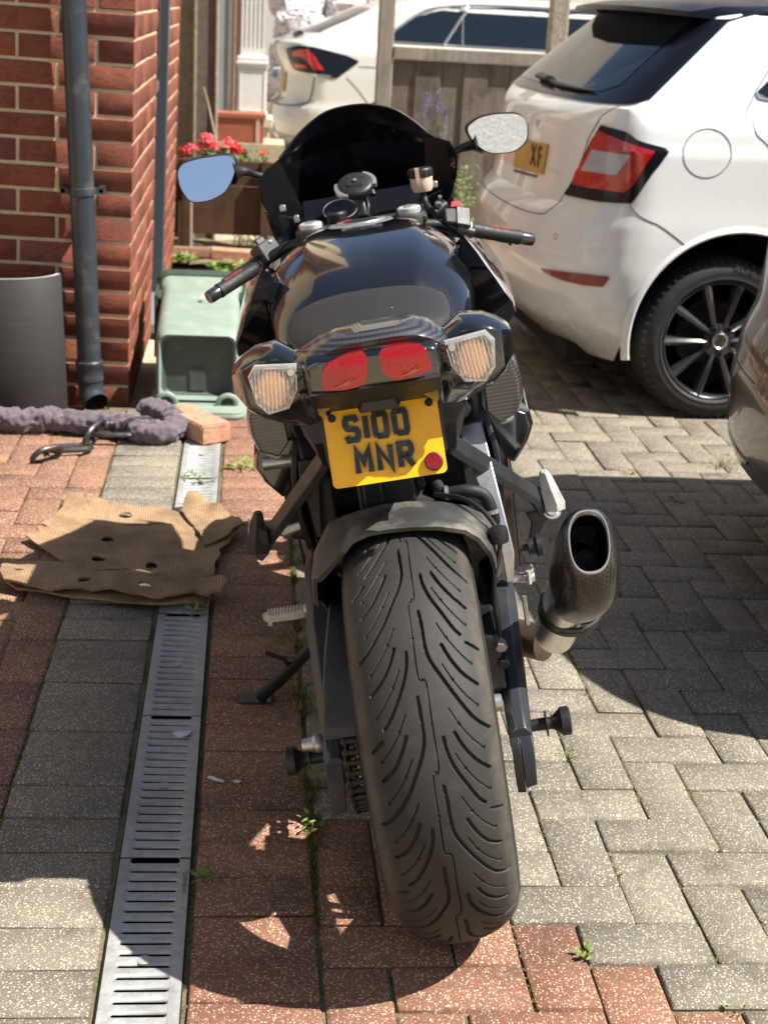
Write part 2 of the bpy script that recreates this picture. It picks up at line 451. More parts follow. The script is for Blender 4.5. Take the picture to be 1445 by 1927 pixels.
def joint_run(x0, y0, x1, y1, dens, h=.006):
    L = math.hypot(x1-x0, y1-y0)
    for _ in range(int(L*dens)):
        t = rm.random(); x, y = x0+(x1-x0)*t+rm.gauss(0, .0022), y0+(y1-y0)*t+rm.gauss(0, .0022)
        if noise.noise((x*7, y*7, 1)) < -.05: continue
        if rm.random() < .55: blades(km, x, y, -.008, 3, h*2.2, .012, .0007, rm)
        else: leaves(km, x, y, -.006, 3, .0028, .006, rm)
joint_run(.129, 1.9, .129, 5.5, 900, .009); joint_run(.129, 2.1, .129, 3.4, 900, .013)
joint_run(-.386, 1.9, -.386, 4.6, 420, .005); joint_run(-.0635, 1.7, -.0635, 4.4, 200, .004)
for _ in range(420):
    i = rm.randrange(0, 20); j = rm.randrange(-3, 50); x = .13+PX*i; y = 1.794+PY*j; t = (i+j) % 4
    if t in (0, 2) and in_view(x, y, 0, 0):
        joint_run(x, y, x+(0), y+PY*(2 if t == 2 else 1), 200)
    if t == 0 and rm.random() < .4: joint_run(x, y, x+2*PX, y, 120)
for _ in range(160):
    i = rm.randrange(-8, 0); j = rm.randrange(0, 26); x = -.387+PX*i; y = 1.8+PY*j
    joint_run(x, y, x, y+PY, 160)
km.ob('moss_in_joints', M_moss, None, kind='stuff', flat=True)
weeds = [ # x, y, kind, n, size, spread, label
 (.005,4.167,'l',46,.013,.05,'bushy green weed in the red paving beside the drain above the cardboard'),
 (-.10,4.03,'l',22,.010,.035,'small brownish weed sprouting from the drain slots above the cardboard'),
 (-.16,4.06,'l',20,.009,.03,'sparse weed at the left edge of the drain above the cardboard'),
 (.134,3.42,'b',40,.03,.05,'grass tuft in the joint below the left passenger peg'),
 (.132,2.92,'b',70,.03,.07,'green grass tuft beside the lower footpeg'),
 (.136,2.66,'b',90,.035,.08,'long strip of grass behind the side stand'),
 (.165,2.31,'b',110,.045,.09,'sprawling yellowish grass tuft under the left swingarm end'),
 (.132,2.17,'l',30,.007,.03,'mossy clump in the joint left of the rear tyre'),
 (-.045,2.016,'l',26,.008,.022,'tiny dark green weed on the red paving beside the drain lettering'),
 (.620,2.432,'b',26,.02,.03,'pale grass tuft in the joint right of the swingarm bobbin'),
 (.518,1.813,'l',18,.008,.018,'small bright weed between a red and a grey block right of the tyre'),
 (1.242,3.951,'l',16,.012,.03,'green weed in the car shadow right of the silencer'),
 (1.308,5.448,'l',26,.014,.05,'low weed in the shade under the white car bumper'),
 (1.184,4.224,'b',26,.022,.04,'small pale weed on the sunlit blocks between the two car shadows'),
 (1.50,4.33,'b',60,.035,.09,'straggly dry grass near the dark bumper corner'),
 (-.105,3.07,'l',10,.016,.03,'round-leaved weed poking from under the front of the cardboard'),
 (-.70,4.50,'l',14,.008,.02,'tiny green seedling in front of the fabric chain sleeve'),
 (1.30,7.15,'l',50,.02,.08,'green weed on the sunlit strip behind the right fairing'),
 (1.25,6.75,'l',36,.02,.07,'yellow green weed growing beside the white car far corner'),
 (-.10,7.45,'l',70,.022,.10,'leafy yellow green weed patch in front of the low fence'),
 (.05,7.2,'b',60,.05,.12,'dry grass tuft beyond the green bin'),
 (-.33,7.72,'l',34,.04,.06,'broad-leaved green weed at the far corner of the brick wall'),
 (.708,1.689,'b',24,.018,.03,'little grass tuft at the lower right edge of the paving')]
for (x,y,kd,n,sz,sp,lab) in weeds:
    rw = random.Random(int(x*1000)+int(y*77)); k = G()
    if kd == 'b': blades(k, 0, 0, -.006, n, sz, sp*2.2, .0013, rw)
    else: leaves(k, 0, 0, 0, n, sz, sp, rw); blades(k, 0, 0, -.004, 8, sz*1.6, sp, .0008, rw)
    o = k.ob('weed', M_leaf if kd == 'l' else M_grassy, None, flat=True); o.location = (x, y, 0)
    tag(o, lab, 'weed', 'weeds growing between the paving blocks')
# ================================================================ HOUSE CORNER
def brick_mat(name, a, b_, dark):
    m = NT(name); v = m.coord('World')
    rnd = m.math('FRACT', m.math('ADD', m.n('ObjectInfo').outputs['Random'], m.n('NewGeometry').outputs['Random Per Island']))
    c = m.mix(rnd, a, b_)
    c = m.mix(m.ramp(m.noise(v, 11, 5, .65), [(.5, 0), (.66, .75)]), c, dark)
    # drag marks and creases pressed into the face
    vs = m.coord('World', (30, 30, 90)); f = m.noise(vs, 1.4, 6, .7)
    c = m.mix(m.ramp(f, [(.32, .8), (.5, 0)]), c, tuple(x*.35 for x in a))
    c = m.mix(m.ramp(m.noise(v, 300, 3), [(.55, 0), (.75, .3)]), c, (.45, .24, .15))
    nrm = m.bump(m.math('ADD', f, m.math('MULTIPLY', m.noise(v, 160, 5, .7), .6)), .7, .0026)
    return m.fin(c, .9, nrm, Specular_IOR_Level=.2)
M_brick = brick_mat('red_brick', (.28, .094, .054), (.20, .064, .042), (.12, .048, .045))
m = NT('mortar'); v = m.coord('World')
c = m.mix(m.ramp(m.noise(v, 25, 6, .7), [(.3, 0), (.7, 1)]), (.52, .43, .27), (.72, .62, .42))
M_mortar = m.fin(c, .95, m.bump(m.noise(v, 180, 5, .7), .8, .003), Specular_IOR_Level=.15)
def brick_mesh(L, H, D, seed):
    """brick centred; front face toward -Y, slightly bulged and chipped"""
    rr = random.Random(seed); k = G(); nx = 5; V = []
    def ring(y, s, j): return [(-L/2*1+s+rr.uniform(-j,j), y+rr.uniform(-j,j), -H/2+s+rr.uniform(-j,j)), (L/2-s+rr.uniform(-j,j), y+rr.uniform(-j,j), -H/2+s+rr.uniform(-j,j)),
                               (L/2-s+rr.uniform(-j,j), y+rr.uniform(-j,j), H/2-s+rr.uniform(-j,j)), (-L/2+s+rr.uniform(-j,j), y+rr.uniform(-j,j), H/2-s+rr.uniform(-j,j))]
    k.rings([ring(D/2, 0, 0), ring(-D/2+.003, 0, .0012), ring(-D/2, .003, .0012)]); return k
house = thing('brick_house', 'red brick house corner with sandy mortar behind the grey downpipe', 'house', (-.387, 4.89, 0), (0, math.radians(1.2), 0))
CH = .0797; BH = .0685; BL = .235; PITCH = .245
k = G()
k.box((-3.2, .005, -.1), (-.005, 1.17, 3.4)); k.box((-3.2, 1.17, -.1), (-.16, 1.95, 3.4)); k.box((-3.2, 1.95, -.1), (-.005, 3.0, 3.4))
k.ob('mortar_bed', M_mortar, house, flat=True)
protos = {}
def brk(L, side, x, y, z, par=house):
    key = (round(L, 3), random.randrange(4))
    if key not in protos:
        s = brick_mesh(key[0], BH, .1, hash(key) % 999); me = bpy.data.meshes.new('brick'); me.from_pydata(s.V, [], s.F); me.materials.append(M_brick)
        me.shade_smooth(); me.set_sharp_from_angle(angle=math.radians(45)); protos[key] = me
    o = bpy.data.objects.new('brick', protos[key]); COL.objects.link(o); o.parent = par; o.location = (x, y, z); o.rotation_euler = (random.gauss(0, .004), random.gauss(0, .003), (math.pi/2 if side else 0)+random.gauss(0, .004)); return o
random.seed(11)
for r in range(0, 18):
    z = .0+CH*(r+.5)-.03
    odd = r % 2
    # front face: right end is a header (half) or a stretcher at the corner
    x = 0.0
    first = BL if odd else .1125
    xs = [first]+[BL]*7
    for L in xs:
        if -x > 1.5: break
        if -x+L > .0:
            j = random.uniform(-.0015, .0015)
            brk(L, False, x-L/2, .05+j, z)
        x -= L+.0105
    y = .012 if False else (.1125 if odd else BL)
    # side face: corner brick return is already the end of the front brick
    yy = (0.101 if odd else .101)+.010
    Ls = [.1125 if not odd else BL]+[BL]*6
    for L in Ls:
        if yy+L > 1.17: L = 1.168-yy
        if L < .03: break
        brk(L, True, -.05+random.uniform(-.001,.001), yy+L/2, z); yy += L+.0105
    yy = 1.955
    for L in [BL if odd else .1125]+[BL]*6:
        if yy+L > 3.0: L = 3.0-yy
        if L < .03: break
        brk(L, True, -.05+random.uniform(-.001,.001), yy+L/2, z); yy += L+.0105
# courses above the picture, one joined part
k = G()
for r in range(18, 40):
    z = CH*(r+.5)-.03
    s = brick_mesh(BL, BH, .1, r)
    for i in range(3): k.add(s.V, s.F, Matrix.Translation((-.1175-i*PITCH-(.12 if r % 2 else 0)*(i > 0), .05, z)))
k.ob('upper_bricks', M_brick, house, kind='stuff')
# dark grey door frame set in the side wall
M_upvc = simple('anthracite_upvc', (.055, .063, .075), .42, .06, 8, .1, 60)
M_pipe = simple('anthracite_pipe', (.030, .037, .046), .40, .1, 5, .12, 40, dirt=((.22, .2, .17), 12, .35))
M_doorglass = NT('door_glass').fin((.02, .025, .03), .06, Specular_IOR_Level=.6)
k = G(); k.box((-.10, 1.18, .02), (-.02, 1.26, 2.6)); k.box((-.10, 1.86, .02), (.004, 1.953, 2.6)); k.box((-.085, 1.262, 1.2), (-.04, 1.858, 2.55))
df = k.ob('door_frame', M_upvc, house, flat=True, bevel=.004)
k = G(); k.box((-.09, 1.262, .08), (-.05, 1.34, 1.198)); k.box((-.09, 1.80, .08), (-.05, 1.858, 1.198)); k.box((-.09, 1.342, .08), (-.05, 1.798, .2))
k.box((-.062, 1.55, .2), (-.052, 1.57, 1.198)); k.ob('door_leaf', M_upvc, df, flat=True, bevel=.003)
k = G(); k.box((-.078, 1.344, .202), (-.070, 1.796, 1.197)); k.ob('pane', M_doorglass, df, flat=True)
M_chrome = NT('chrome').fin((.75, .76, .77), .12, Metallic=1.0)
k = G(); k.tube([(-.035, 1.215, .98), (-.008, 1.215, .975), (-.006, 1.215, .95), (-.02, 1.21, .92)], [.012, .016, .014, .008], 10); k.box((-.03, 1.195, .9), (-.024, 1.235, 1.2))
k.ob('handle', M_chrome, df)
M_black = simple('black_plastic', (.018, .018, .02), .45, .2, 20, .2, 150)
k = G(); k.box((-.028, 1.19, 1.03), (.004, 1.235, 1.5)); k.ob('door_sign', M_black, df, flat=True, bevel=.004)
k = G(); k.box((-.12, 1.17, -.02), (.05, 1.98, .018)); k.ob('threshold', simple('grey_lead', (.17, .185, .20), .55), house, flat=True, bevel=.004)
# ---------------------------------------------------------------- downpipe
pipe = thing('downpipe', 'dark grey round rainwater downpipe with clip and shoe on the brick wall', 'drainpipe', (-.505, 4.825, 0), (0, math.radians(-1.75), 0))
k = G(); k.tube([(0,0,.10), (0,0,3.2)], .0385, 28); k.ob('pipe', M_pipe, pipe)
k = G(); k.lathe([(.0415, .085), (.0445, .088), (.0445, .10), (.043, .104), (.043, .132), (.0455, .136), (.0455, .15), (.0405, .155), (.039, .155)], n=28)
k.ob('socket', M_pipe, pipe)
k = G(); P = curve([(0,0,.09), (.001,-.001,.06), (.006,-.012,.032), (.02,-.035,.014)], 5)
k.tube(P, [.041]*(len(P)-1)+[.043], 28, caps=False); k.tube([P[-1], P[-1]+Vector((.006,-.011,-.004))], [.0455,.0455], 28, caps=False)
k.ob('shoe', M_pipe, pipe)
k = G(); k.lathe([(0, 0), (.036, 0)], frame(P[-1]-Vector((.005,-.008,-.003)), (1,.5,0), (0,.3,1)), 20); k.ob('shoe_opening', M_dark, pipe)
k = G(); k.lathe([(.0395, .688), (.0425, .69), (.0425, .712), (.0395, .714)], n=28)
for s in (-1, 1):
    k.box((s*.052-.016, .0, .692), (s*.052+.016, .012, .712)); k.box((s*.062-.008, .006, .69), (s*.062+.008, .058, .714))
cl = k.ob('clip', M_pipe, pipe)
for s in (-1, 1):
    k = G(); k.lathe([(.0, -.004), (.006, -.004), (.007, 0)], frame((s*.060, 0, .702), (1,0,0), (0,0,1)), 10); k.ob('screw', M_black, cl)
# ---------------------------------------------------------------- half round ridge tile
M_tile = NT('tile_concrete'); m = M_tile; v = m.coord('Object'); vs = m.coord('Object', (4, 4, 260))
f = m.noise(vs, 1.0, 5, .7); c = m.mix(m.ramp(f, [(.3, 0), (.7, 1)]), (.030, .028, .027), (.044, .041, .040))
c = m.mix(m.ramp(m.noise(v, 26, 7, .75), [(.69, 0), (.74, .5)]), c, (.30, .28, .27))
M_tile = m.fin(c, .62, m.bump(f, .35, .0012), Specular_IOR_Level=.35)
M_tile_edge = simple('tile_edge', (.42, .42, .40), .8, .2, 60)
k = G(); R = []; n = 22; r0, r1 = .128, .142
for z in (0, .003, .455, .458):
    a0 = math.radians(182); a1 = math.radians(358); rr = r1-(.002 if z in (0, .458) else 0)
    o_ = [(rr*math.cos(a0+(a1-a0)*j/n), rr*math.sin(a0+(a1-a0)*j/n)*1.0, z) for j in range(n+1)]
    i_ = [(r0*math.cos(a1+(a0-a1)*j/n), r0*math.sin(a1+(a0-a1)*j/n)*1.0, z) for j in range(n+1)]
    R.append(o_+i_)
k.rings(R)
t = mk('ridge_tile', k.V, k.F, [M_tile, M_tile_edge], None, angle=40)
for p in t.data.polygons:
    if p.normal.z > .9: p.material_index = 1
t.location = (-.735, 4.775, -.004); t.rotation_euler = (math.radians(-1.5), math.radians(-2.2), math.radians(-4)); t.scale = (1.15, 1, .97)
tag(t, 'dark grey half round concrete ridge tile standing upright against the wall', 'roof tile')
# ---------------------------------------------------------------- loose brick
M_pinkbrick = brick_mat('pale_brick', (.52, .27, .18), (.50, .25, .16), (.55, .34, .24))
k = G(); rr = random.Random(5); V = []; bm = bmesh.new(); bmesh.ops.create_cube(bm, size=1)
bmesh.ops.scale(bm, vec=(.105, .258, .064), verts=bm.verts); bmesh.ops.bevel(bm, geom=bm.edges[:], offset=.005, segments=2, affect='EDGES'); bmesh.ops.subdivide_edges(bm, edges=bm.edges[:], cuts=1)
for v in bm.verts: v.co += Vector([noise.noise(v.co*40+Vector((q*9,0,0)))*.003 for q in range(3)])
me = bpy.data.meshes.new('loose_brick'); bm.to_mesh(me); bm.free(); me.materials.append(M_pinkbrick); me.shade_smooth(); me.set_sharp_from_angle(angle=math.radians(35))
o = link(bpy.data.objects.new('loose_brick', me)); o.location = (-.152, 4.52, .033); o.rotation_euler = (0, 0, math.radians(33))
tag(o, 'pale pink brick lying loose at the end of the fabric sleeve', 'brick')
# ---------------------------------------------------------------- chain in its fabric sleeve
M_cloth = NT('sleeve_cloth'); m = M_cloth; v = m.coord('Object')
f = m.noise(v, 45, 6, .7); c = m.mix(m.ramp(f, [(.35, 0), (.65, 1)]), (.075, .052, .070), (.125, .095, .115))
c = m.mix(m.ramp(m.noise(v, 14, 5, .7), [(.55, 0), (.7, .5)]), c, (.22, .18, .17))
M_cloth = m.fin(c, .85, m.bump(m.noise(v, 500, 3), .5, .0008), Sheen_Weight=.3)
M_iron = simple('chain_steel', (.085, .082, .078), .42, .3, 60, .4, 160, .0012, dirt=((.16, .13, .10), 40, .5), Metallic=.75)
lock = thing('security_chain', 'heavy steel chain in a crumpled purple grey fabric sleeve lying by the wall', 'chain')
P = curve([(-.98,4.62,.036),(-.86,4.56,.037),(-.782,4.50,.038),(-.682,4.485,.038),(-.588,4.50,.038),(-.471,4.475,.038),(-.373,4.46,.038),(-.30,4.405,.036),(-.238,4.41,.036),(-.208,4.47,.036),(-.222,4.545,.04),(-.262,4.60,.045),(-.31,4.66,.04)], 26)
k = G(); n = 40; V = []; T = []
m_ = len(P); u = Vector((0,0,1)); acc = 0
for i, p in enumerate(P):
    t_ = (P[min(i+1,m_-1)]-P[max(i-1,0)]).normalized(); u = (u-t_*u.dot(t_)).normalized(); w_ = t_.cross(u)
    if i: acc += (P[i]-P[i-1]).length
    ring = []
    for j in range(n):
        a = 2*math.pi*j/n; d = u*math.cos(a)+w_*math.sin(a)
        q = .035+.009*noise.noise((acc*34, math.cos(a)*1.3, math.sin(a)*1.3+5))+.006*noise.noise((acc*85, math.cos(a)*2.2, math.sin(a)*2.2))+.011*(.35-abs(noise.noise((acc*38+math.sin(a)*1.4, 3, math.cos(a)*1.6))))
        pp_ = p+d*q
        pp_.z = max(pp_.z, .002)
        ring.append(pp_)
    T.append(ring)
k.rings(T); k.ob('fabric_sleeve', M_cloth, lock, angle=70)
M_stitch = simple('stitching', (.42, .38, .38), .9)
k = G()
for i in range(12):
    x = -.452+i*.0115; k.box((x, 4.428+.0012*(i % 3), .052), (x+.006, 4.434+.0012*(i % 3), .056))
k.ob('stitching', M_stitch, lock)
def chain_link(c, d, roll, L=.085, W=.050, r=.0072):
    d = Vector(d).normalized(); up = Vector((0,0,1)); s = d.cross(up).normalized(); q = s*math.cos(roll)+up*math.sin(roll); c = Vector(c)
    P = []; hl = L/2-W/2
    for a in range(9): t_ = -math.pi/2+math.pi*a/8; P.append(c+d*(hl+W/2*math.cos(t_))+q*(W/2*math.sin(t_)))
    for a in range(9): t_ = math.pi/2+math.pi*a/8; P.append(c+d*(-hl+W/2*math.cos(t_))+q*(W/2*math.sin(t_)))
    k = G(); m = len(P); nn = 10; R = []
    pn = d.cross(q)
    for i in range(m):
        t_ = (P[(i+1) % m]-P[i-1]).normalized(); o_ = t_.cross(pn).normalized()
        R.append([P[i]+(o_*math.cos(2*math.pi*j/nn)+pn*math.sin(2*math.pi*j/nn))*r for j in range(nn)])
    R.append(R[0]); k.rings(R, (False, False)); return k
for c_, d_, ro, L_ in (((-.568,4.19,.020),(.62,.60,0),.95,.095), ((-.512,4.285,.0135),(1,.28,0),.10,.125), ((-.452,4.375,.034),(.45,1,.25),1.25,.105), ((-.392,4.408,.024),(1,.10,.0),.20,.130), ((-.325,4.43,.040),(1,.4,.1),1.3,.10)):
    chain_link(c_, d_, ro, L_, .062, .0088).ob('link', M_iron, lock)
# ---------------------------------------------------------------- small green bin lying on its back
M_bin = simple('bin_green', (.215, .275, .23), .55, .10, 9, .25, 90, .001, dirt=((.38, .40, .30), 13, .4))
M_bind = simple('bin_dark_green', (.035, .065, .045), .5, .2)
M_binrec = simple('bin_recess_shade', (.050, .068, .055), .55, .12, 14, .2, dirt=((.30, .27, .18), 8, .55))  # body green darkened to paint in the shade of the recessed base, plus dirt
bn = thing('food_waste_bin', 'small pale green recycling bin lying on its side between brick wall and motorcycle', 'bin', (-.155, 4.80, 0), (0, 0, math.radians(1)))
def rrect(hw, z0, z1, r, y, n=5):
    o = []
    for cx, cz, a0 in ((hw-r, z0+r, -90), (hw-r, z1-r, 0), (-hw+r, z1-r, 90), (-hw+r, z0+r, 180)):
        for i in range(n+1): a = math.radians(a0+90*i/n); o.append((cx+r*math.cos(a), y, cz+r*math.sin(a)))
    return o
k = G(); k.rings([rrect(.118, .045, .245, .03, .022), rrect(.126, .036, .254, .03, 0), rrect(.132, .028, .262, .032, .01), rrect(.138, .022, .272, .036, .06), rrect(.142, .018, .300, .038, .62), rrect(.150, .012, .318, .04, .64), rrect(.152, .01, .322, .04, .70)], (False, True))
k.ob('body', M_bin, bn)
k = G(); k.rings([rrect(.119, .044, .246, .03, .021), rrect(.104, .055, .234, .022, .034)], (False, True)); 
k.ob('base_panel', M_binrec, bn)
k = G()
k.lathe([(.052, -.004), (.058, -.0005), (.064, -.004)], frame((0, .034, .15), (1,0,0), (0,0,1)), 40); k.lathe([(.0, -.002), (.016, -.001), (.02, -.006)], frame((0, .034, .15), (1,0,0), (0,0,1)), 24)
k.box((-.026, .030, .062), (.026, .035, .135)); k.ob('moulded_ring', M_binrec, bn)
k = G(); k.rings([rrect(.158, .004, .328, .045, .70), rrect(.166, .0, .336, .05, .715), rrect(.166, .0, .336, .05, .76), rrect(.155, .01, .325, .045, .78)]); k.ob('rim', M_bind, bn)
for s in (-1, 1):
    k = G()
    for z in (.09, .15, .21, .27): k.box((s*.152-.012, .5, z), (s*.152+.012, .72, z+.012))
    k.box((s*.158-.006, .5, .06), (s*.158+.006, .70, .29)); k.ob('side_rib', M_bind, bn, bevel=.002)
pl = [(-.150,-.10),(-.11,-.118),(.12,-.118),(.158,-.095),(.165,.03),(.16,.25),(-.155,.25),(-.158,.0)]
k = G(); k.prism(smoothpoly(pl, 2), .004, .016); k.prism(smoothpoly([(x*.965,y*.965) for x,y in pl], 2), .016, .026); k.ob('lid', M_bin, bn, angle=30, bevel=.002)
for s in (-1, 1):
    k = G(); P = curve([(s*.128,-.02,.02),(s*.126,-.028,.05),(s*.10,-.03,.062),(s*.074,-.028,.048),(s*.07,-.02,.02)], 5)
    k.tube(P, .009, 8); k.ob('hinge_clip', M_bin, bn)
    k = G(); k.box((s*.1-.022, -.012, .02), (s*.1+.022, -.004, .05)); k.ob('hinge_gap', M_dark, bn)
M_emb = simple('faded_print', (.55, .68, .66), .6)
k = G()
for a, L in ((90, .020), (55, .017), (125, .017), (20, .013), (160, .013)):
    t_ = math.radians(a); c0 = Vector((.012, .38)); d_ = Vector((math.cos(t_)*.9, math.sin(t_)*2.0)); s_ = Vector((-d_.y, d_.x)).normalized()*.004
    q = [c0, c0+d_*L*.5+s_, c0+d_*L, c0+d_*L*.5-s_]; k.prism([(p.x, p.y) for p in q], .0, .0008)
k.box((-.028, .372, 0), (.05, .376, .0008))
o = k.ob('printed_leaf', M_emb, bn); o.location = (0, 0, .2872); o.rotation_euler = (math.radians(2.87), 0, 0)
# ---------------------------------------------------------------- cardboard
m = NT('corrugated_cardboard'); v = m.coord('Object')
wv = m.n('TexWave', Scale=48.0); wv.bands_direction = 'X'; wv.inputs['Distortion'].default_value = .5; m.l(v, wv.inputs['Vector'])
c = m.mix(m.ramp(wv.outputs['Fac'], [(.2, 0), (.9, 1)]), (.27, .170, .095), (.43, .290, .170))
c = m.mix(m.ramp(m.noise(v, 7, 7, .7), [(.42, 0), (.58, .9)]), c, (.20, .135, .08))
c = m.mix(m.ramp(m.noise(v, 19, 6, .7), [(.62, 0), (.70, .6)]), c, (.09, .065, .045))
c = m.mix(m.ramp(m.noise(v, 160, 4), [(.35, .35), (.55, 0)]), c, (.2, .12, .06))
M_card = m.fin(c, .9, m.bump(m.math('ADD', wv.outputs['Fac'], m.math('MULTIPLY', m.noise(v, 60, 5), 1.2)), .5, .0012), Specular_IOR_Level=.2)
def holed(poly, holes, step, zf, th):
    out = []
    for i in range(len(poly)):
        a = Vector(poly[i]); b_ = Vector(poly[(i+1) % len(poly)]); kk = max(1, int((b_-a).length/step)); nn = Vector((-(b_-a).y, (b_-a).x)).normalized()
        out += [a.lerp(b_, t/kk)+nn*(.0035*noise.noise((a.lerp(b_, t/kk).x*80, a.lerp(b_, t/kk).y*80, 2)) if 0 < t else 0) for t in range(kk)]
    n = len(out); H = []; pts = list(out); faces = [list(range(n))]
    for (cx, cy, rx, ry) in [(a, b_, c_*1.5, d_*1.5) for a, b_, c_, d_ in holes]:
        h = [Vector((cx+rx*math.cos(a)*(1+.12*math.sin(3*a+cx*50)), cy+ry*math.sin(a))) for a in [j*math.pi/6 for j in range(12)]]
        faces.append(list(range(len(pts)+11, len(pts)-1, -1))); pts += h; H.append((cx, cy, rx, ry))
    xs = [p.x for p in out]; ys = [p.y for p in out]; y = min(ys)
    def ins(x, y):
        c = False
        for i in range(n):
            a = out[i]; b_ = out[i-1]
            if (a.y > y) != (b_.y > y) and x < (b_.x-a.x)*(y-a.y)/(b_.y-a.y)+a.x: c = not c
        return c
    nb = len(pts)
    while y < max(ys):
        x = min(xs)
        while x < max(xs):
            if ins(x, y) and min((q-Vector((x, y))).length for q in pts[:nb]) > step*.45: pts.append(Vector((x, y)))
            x += step
        y += step
    vo, eo, fo, _, _, _ = delaunay_2d_cdt(pts, [], faces, 1, 1e-7)
    F = []
    for f in fo:
        cx = sum(vo[i].x for i in f)/len(f); cy = sum(vo[i].y for i in f)/len(f)
        if any(((cx-h[0])/h[2])**2+((cy-h[1])/h[3])**2 < 1.0 for h in H): continue
        F.append(tuple(f))
    V = [(p.x, p.y, zf(p.x, p.y)+th) for p in vo]; m = len(V); V += [(p.x, p.y, zf(p.x, p.y)) for p in vo]
    E = {(f[i], f[(i+1) % 3]) for f in F for i in range(3)}
    F = F+[tuple(i+m for i in reversed(f)) for f in F]+[(a, b_, b_+m, a+m) for (a, b_) in E if (b_, a) not in E]
    return V, F
main = [(-.505,3.60),(-.47,3.70),(-.455,3.79),(-.425,3.80),(-.41,3.765),(-.38,3.774),(-.33,3.745),(-.272,3.725),(-.20,3.72),(-.163,3.70),(-.150,3.775),(-.128,3.805),(-.09,3.76),(-.05,3.70),(-.008,3.64),(.0,3.55),(-.022,3.515),(-.03,3.48),(-.052,3.45),(-.05,3.40),(-.062,3.36),(-.06,3.27),(-.151,3.238),(-.29,3.28),(-.41,3.335),(-.455,3.40),(-.504,3.46),(-.532,3.50),(-.50,3.53),(-.515,3.57),(-.485,3.585)]
def zmain(x, y):
    z = .010+.006*noise.noise((x*7, y*6, 0))+.004*noise.noise((x*22, y*20, 4))
    if x > -.09: z += (x+.09)*.20
    if y > 3.66: z += (y-3.66)*.18
    if x < -.44: z += (-.44-x)*.15
    return max(z, .003)
cb = thing('cardboard_sheet', 'torn flattened corrugated cardboard box lying across the drain', 'cardboard')
V, F = holed(main, [(-.331,3.509,.011,.016),(-.339,3.365,.012,.010),(-.212,3.335,.010,.016),(-.300,3.679,.012,.010),(-.245,3.62,.040,.0045)], .016, zmain, .004)
mk('main_panel', V, F, M_card, cb, angle=50)
flap = [(-.546,3.215),(-.552,3.26),(-.535,3.30),(-.486,3.292),(-.424,3.30),(-.30,3.27),(-.22,3.235),(-.149,3.212),(-.09,3.20),(-.038,3.165),(-.025,3.125),(-.04,3.085),(-.07,3.08),(-.10,3.125),(-.14,3.105),(-.178,3.085),(-.24,3.10),(-.288,3.128),(-.330,3.125),(-.36,3.141),(-.423,3.125),(-.479,3.152),(-.532,3.175)]
def zflap(x, y):
    return max(.004, .030+.010*noise.noise((x*9+3, y*6, 7))+.004*noise.noise((x*30, y*26, 4))+(.018 if x > -.09 else 0)*min(1, (x+.09)*20)+(.10*(y-3.2)*-.25))
V, F = holed(flap, [(-.352,3.182,.011,.012),(-.216,3.158,.010,.012),(-.285,3.243,.034,.0065)], .014, zflap, .006)
mk('folded_flap', V, F, M_card, cb, angle=50)
V, F = holed([(-.53,3.205),(-.45,3.24),(-.20,3.18),(-.06,3.14),(-.08,3.10),(-.18,3.095),(-.25,3.10),(-.40,3.135),(-.50,3.165)], [], .02, lambda x, y: .012+.006*noise.noise((x*12, y*9, 9)), .005)
mk('under_flap', V, F, M_card, cb, angle=50)
V, F = holed([(-.16,3.70),(-.145,3.79),(-.12,3.80),(-.02,3.66),(.004,3.58),(-.03,3.50),(-.09,3.47),(-.10,3.52),(-.12,3.60)], [], .012, lambda x, y: zmain(x, y)+.010+.012*noise.noise((x*18, y*16, 1)), .004)
mk('torn_ply', V, F, M_card, cb, angle=50)
# litter
M_paper = simple('litter_plastic', (.55, .60, .62), .4, .15, 50)
for x, y, sx, sy, rz, lab in ((-.104,2.494,.022,.016,.5,'crumpled clear plastic scrap lying on the drain grate'),(-.034,2.322,.020,.008,-.5,'larger of two white scraps beside the drain'),(.004,2.316,.012,.006,.2,'smaller of two white scraps beside the drain')):
    k = G(); rr = random.Random(int(x*999)); n = 9
    k.add([(0,0,.006)]+[(sx*math.cos(a*6.283/n)*rr.uniform(.6,1.1), sy*math.sin(a*6.283/n)*rr.uniform(.6,1.1), rr.uniform(0,.004)) for a in range(n)], [(0,i+1,(i+1)%n+1) for i in range(n)])
    o = k.ob('plastic_scrap', M_paper, None, flat=True); o.location = (x, y, .003); o.rotation_euler = (0,0,rz); tag(o, lab, 'litter', 'plastic scraps on the paving')
k = G(); k.add([(0,0,.002),(.05,-.012,.004),(.045,.02,.003),(0,.03,.002)], [(0,1,2,3)]); k2 = k.ob('paper_slip', simple('white_paper', (.78,.76,.74), .7), None, flat=True); k2.location = (-.665,3.63,.002)
tag(k2, 'white paper slip at the left edge beyond the cardboard', 'litter')
k = G(); rr = random.Random(2)
k.rings([[(-.06+.05*math.cos(a)*q+rr.uniform(-.004,.004), .03*math.sin(a)*q, z+rr.uniform(-.004,.004)) for a in [j*.785 for j in range(8)]] for z, q in ((0,.8),(.05,1),(.10,.9),(.13,.3))])
o = k.ob('crumpled_packet', simple('packet_white', (.62,.66,.58), .5, .3, 25), None, angle=20); o.location = (-.76, 4.58, .0); tag(o, 'crumpled white and green packet beside the ridge tile at the left edge', 'litter')
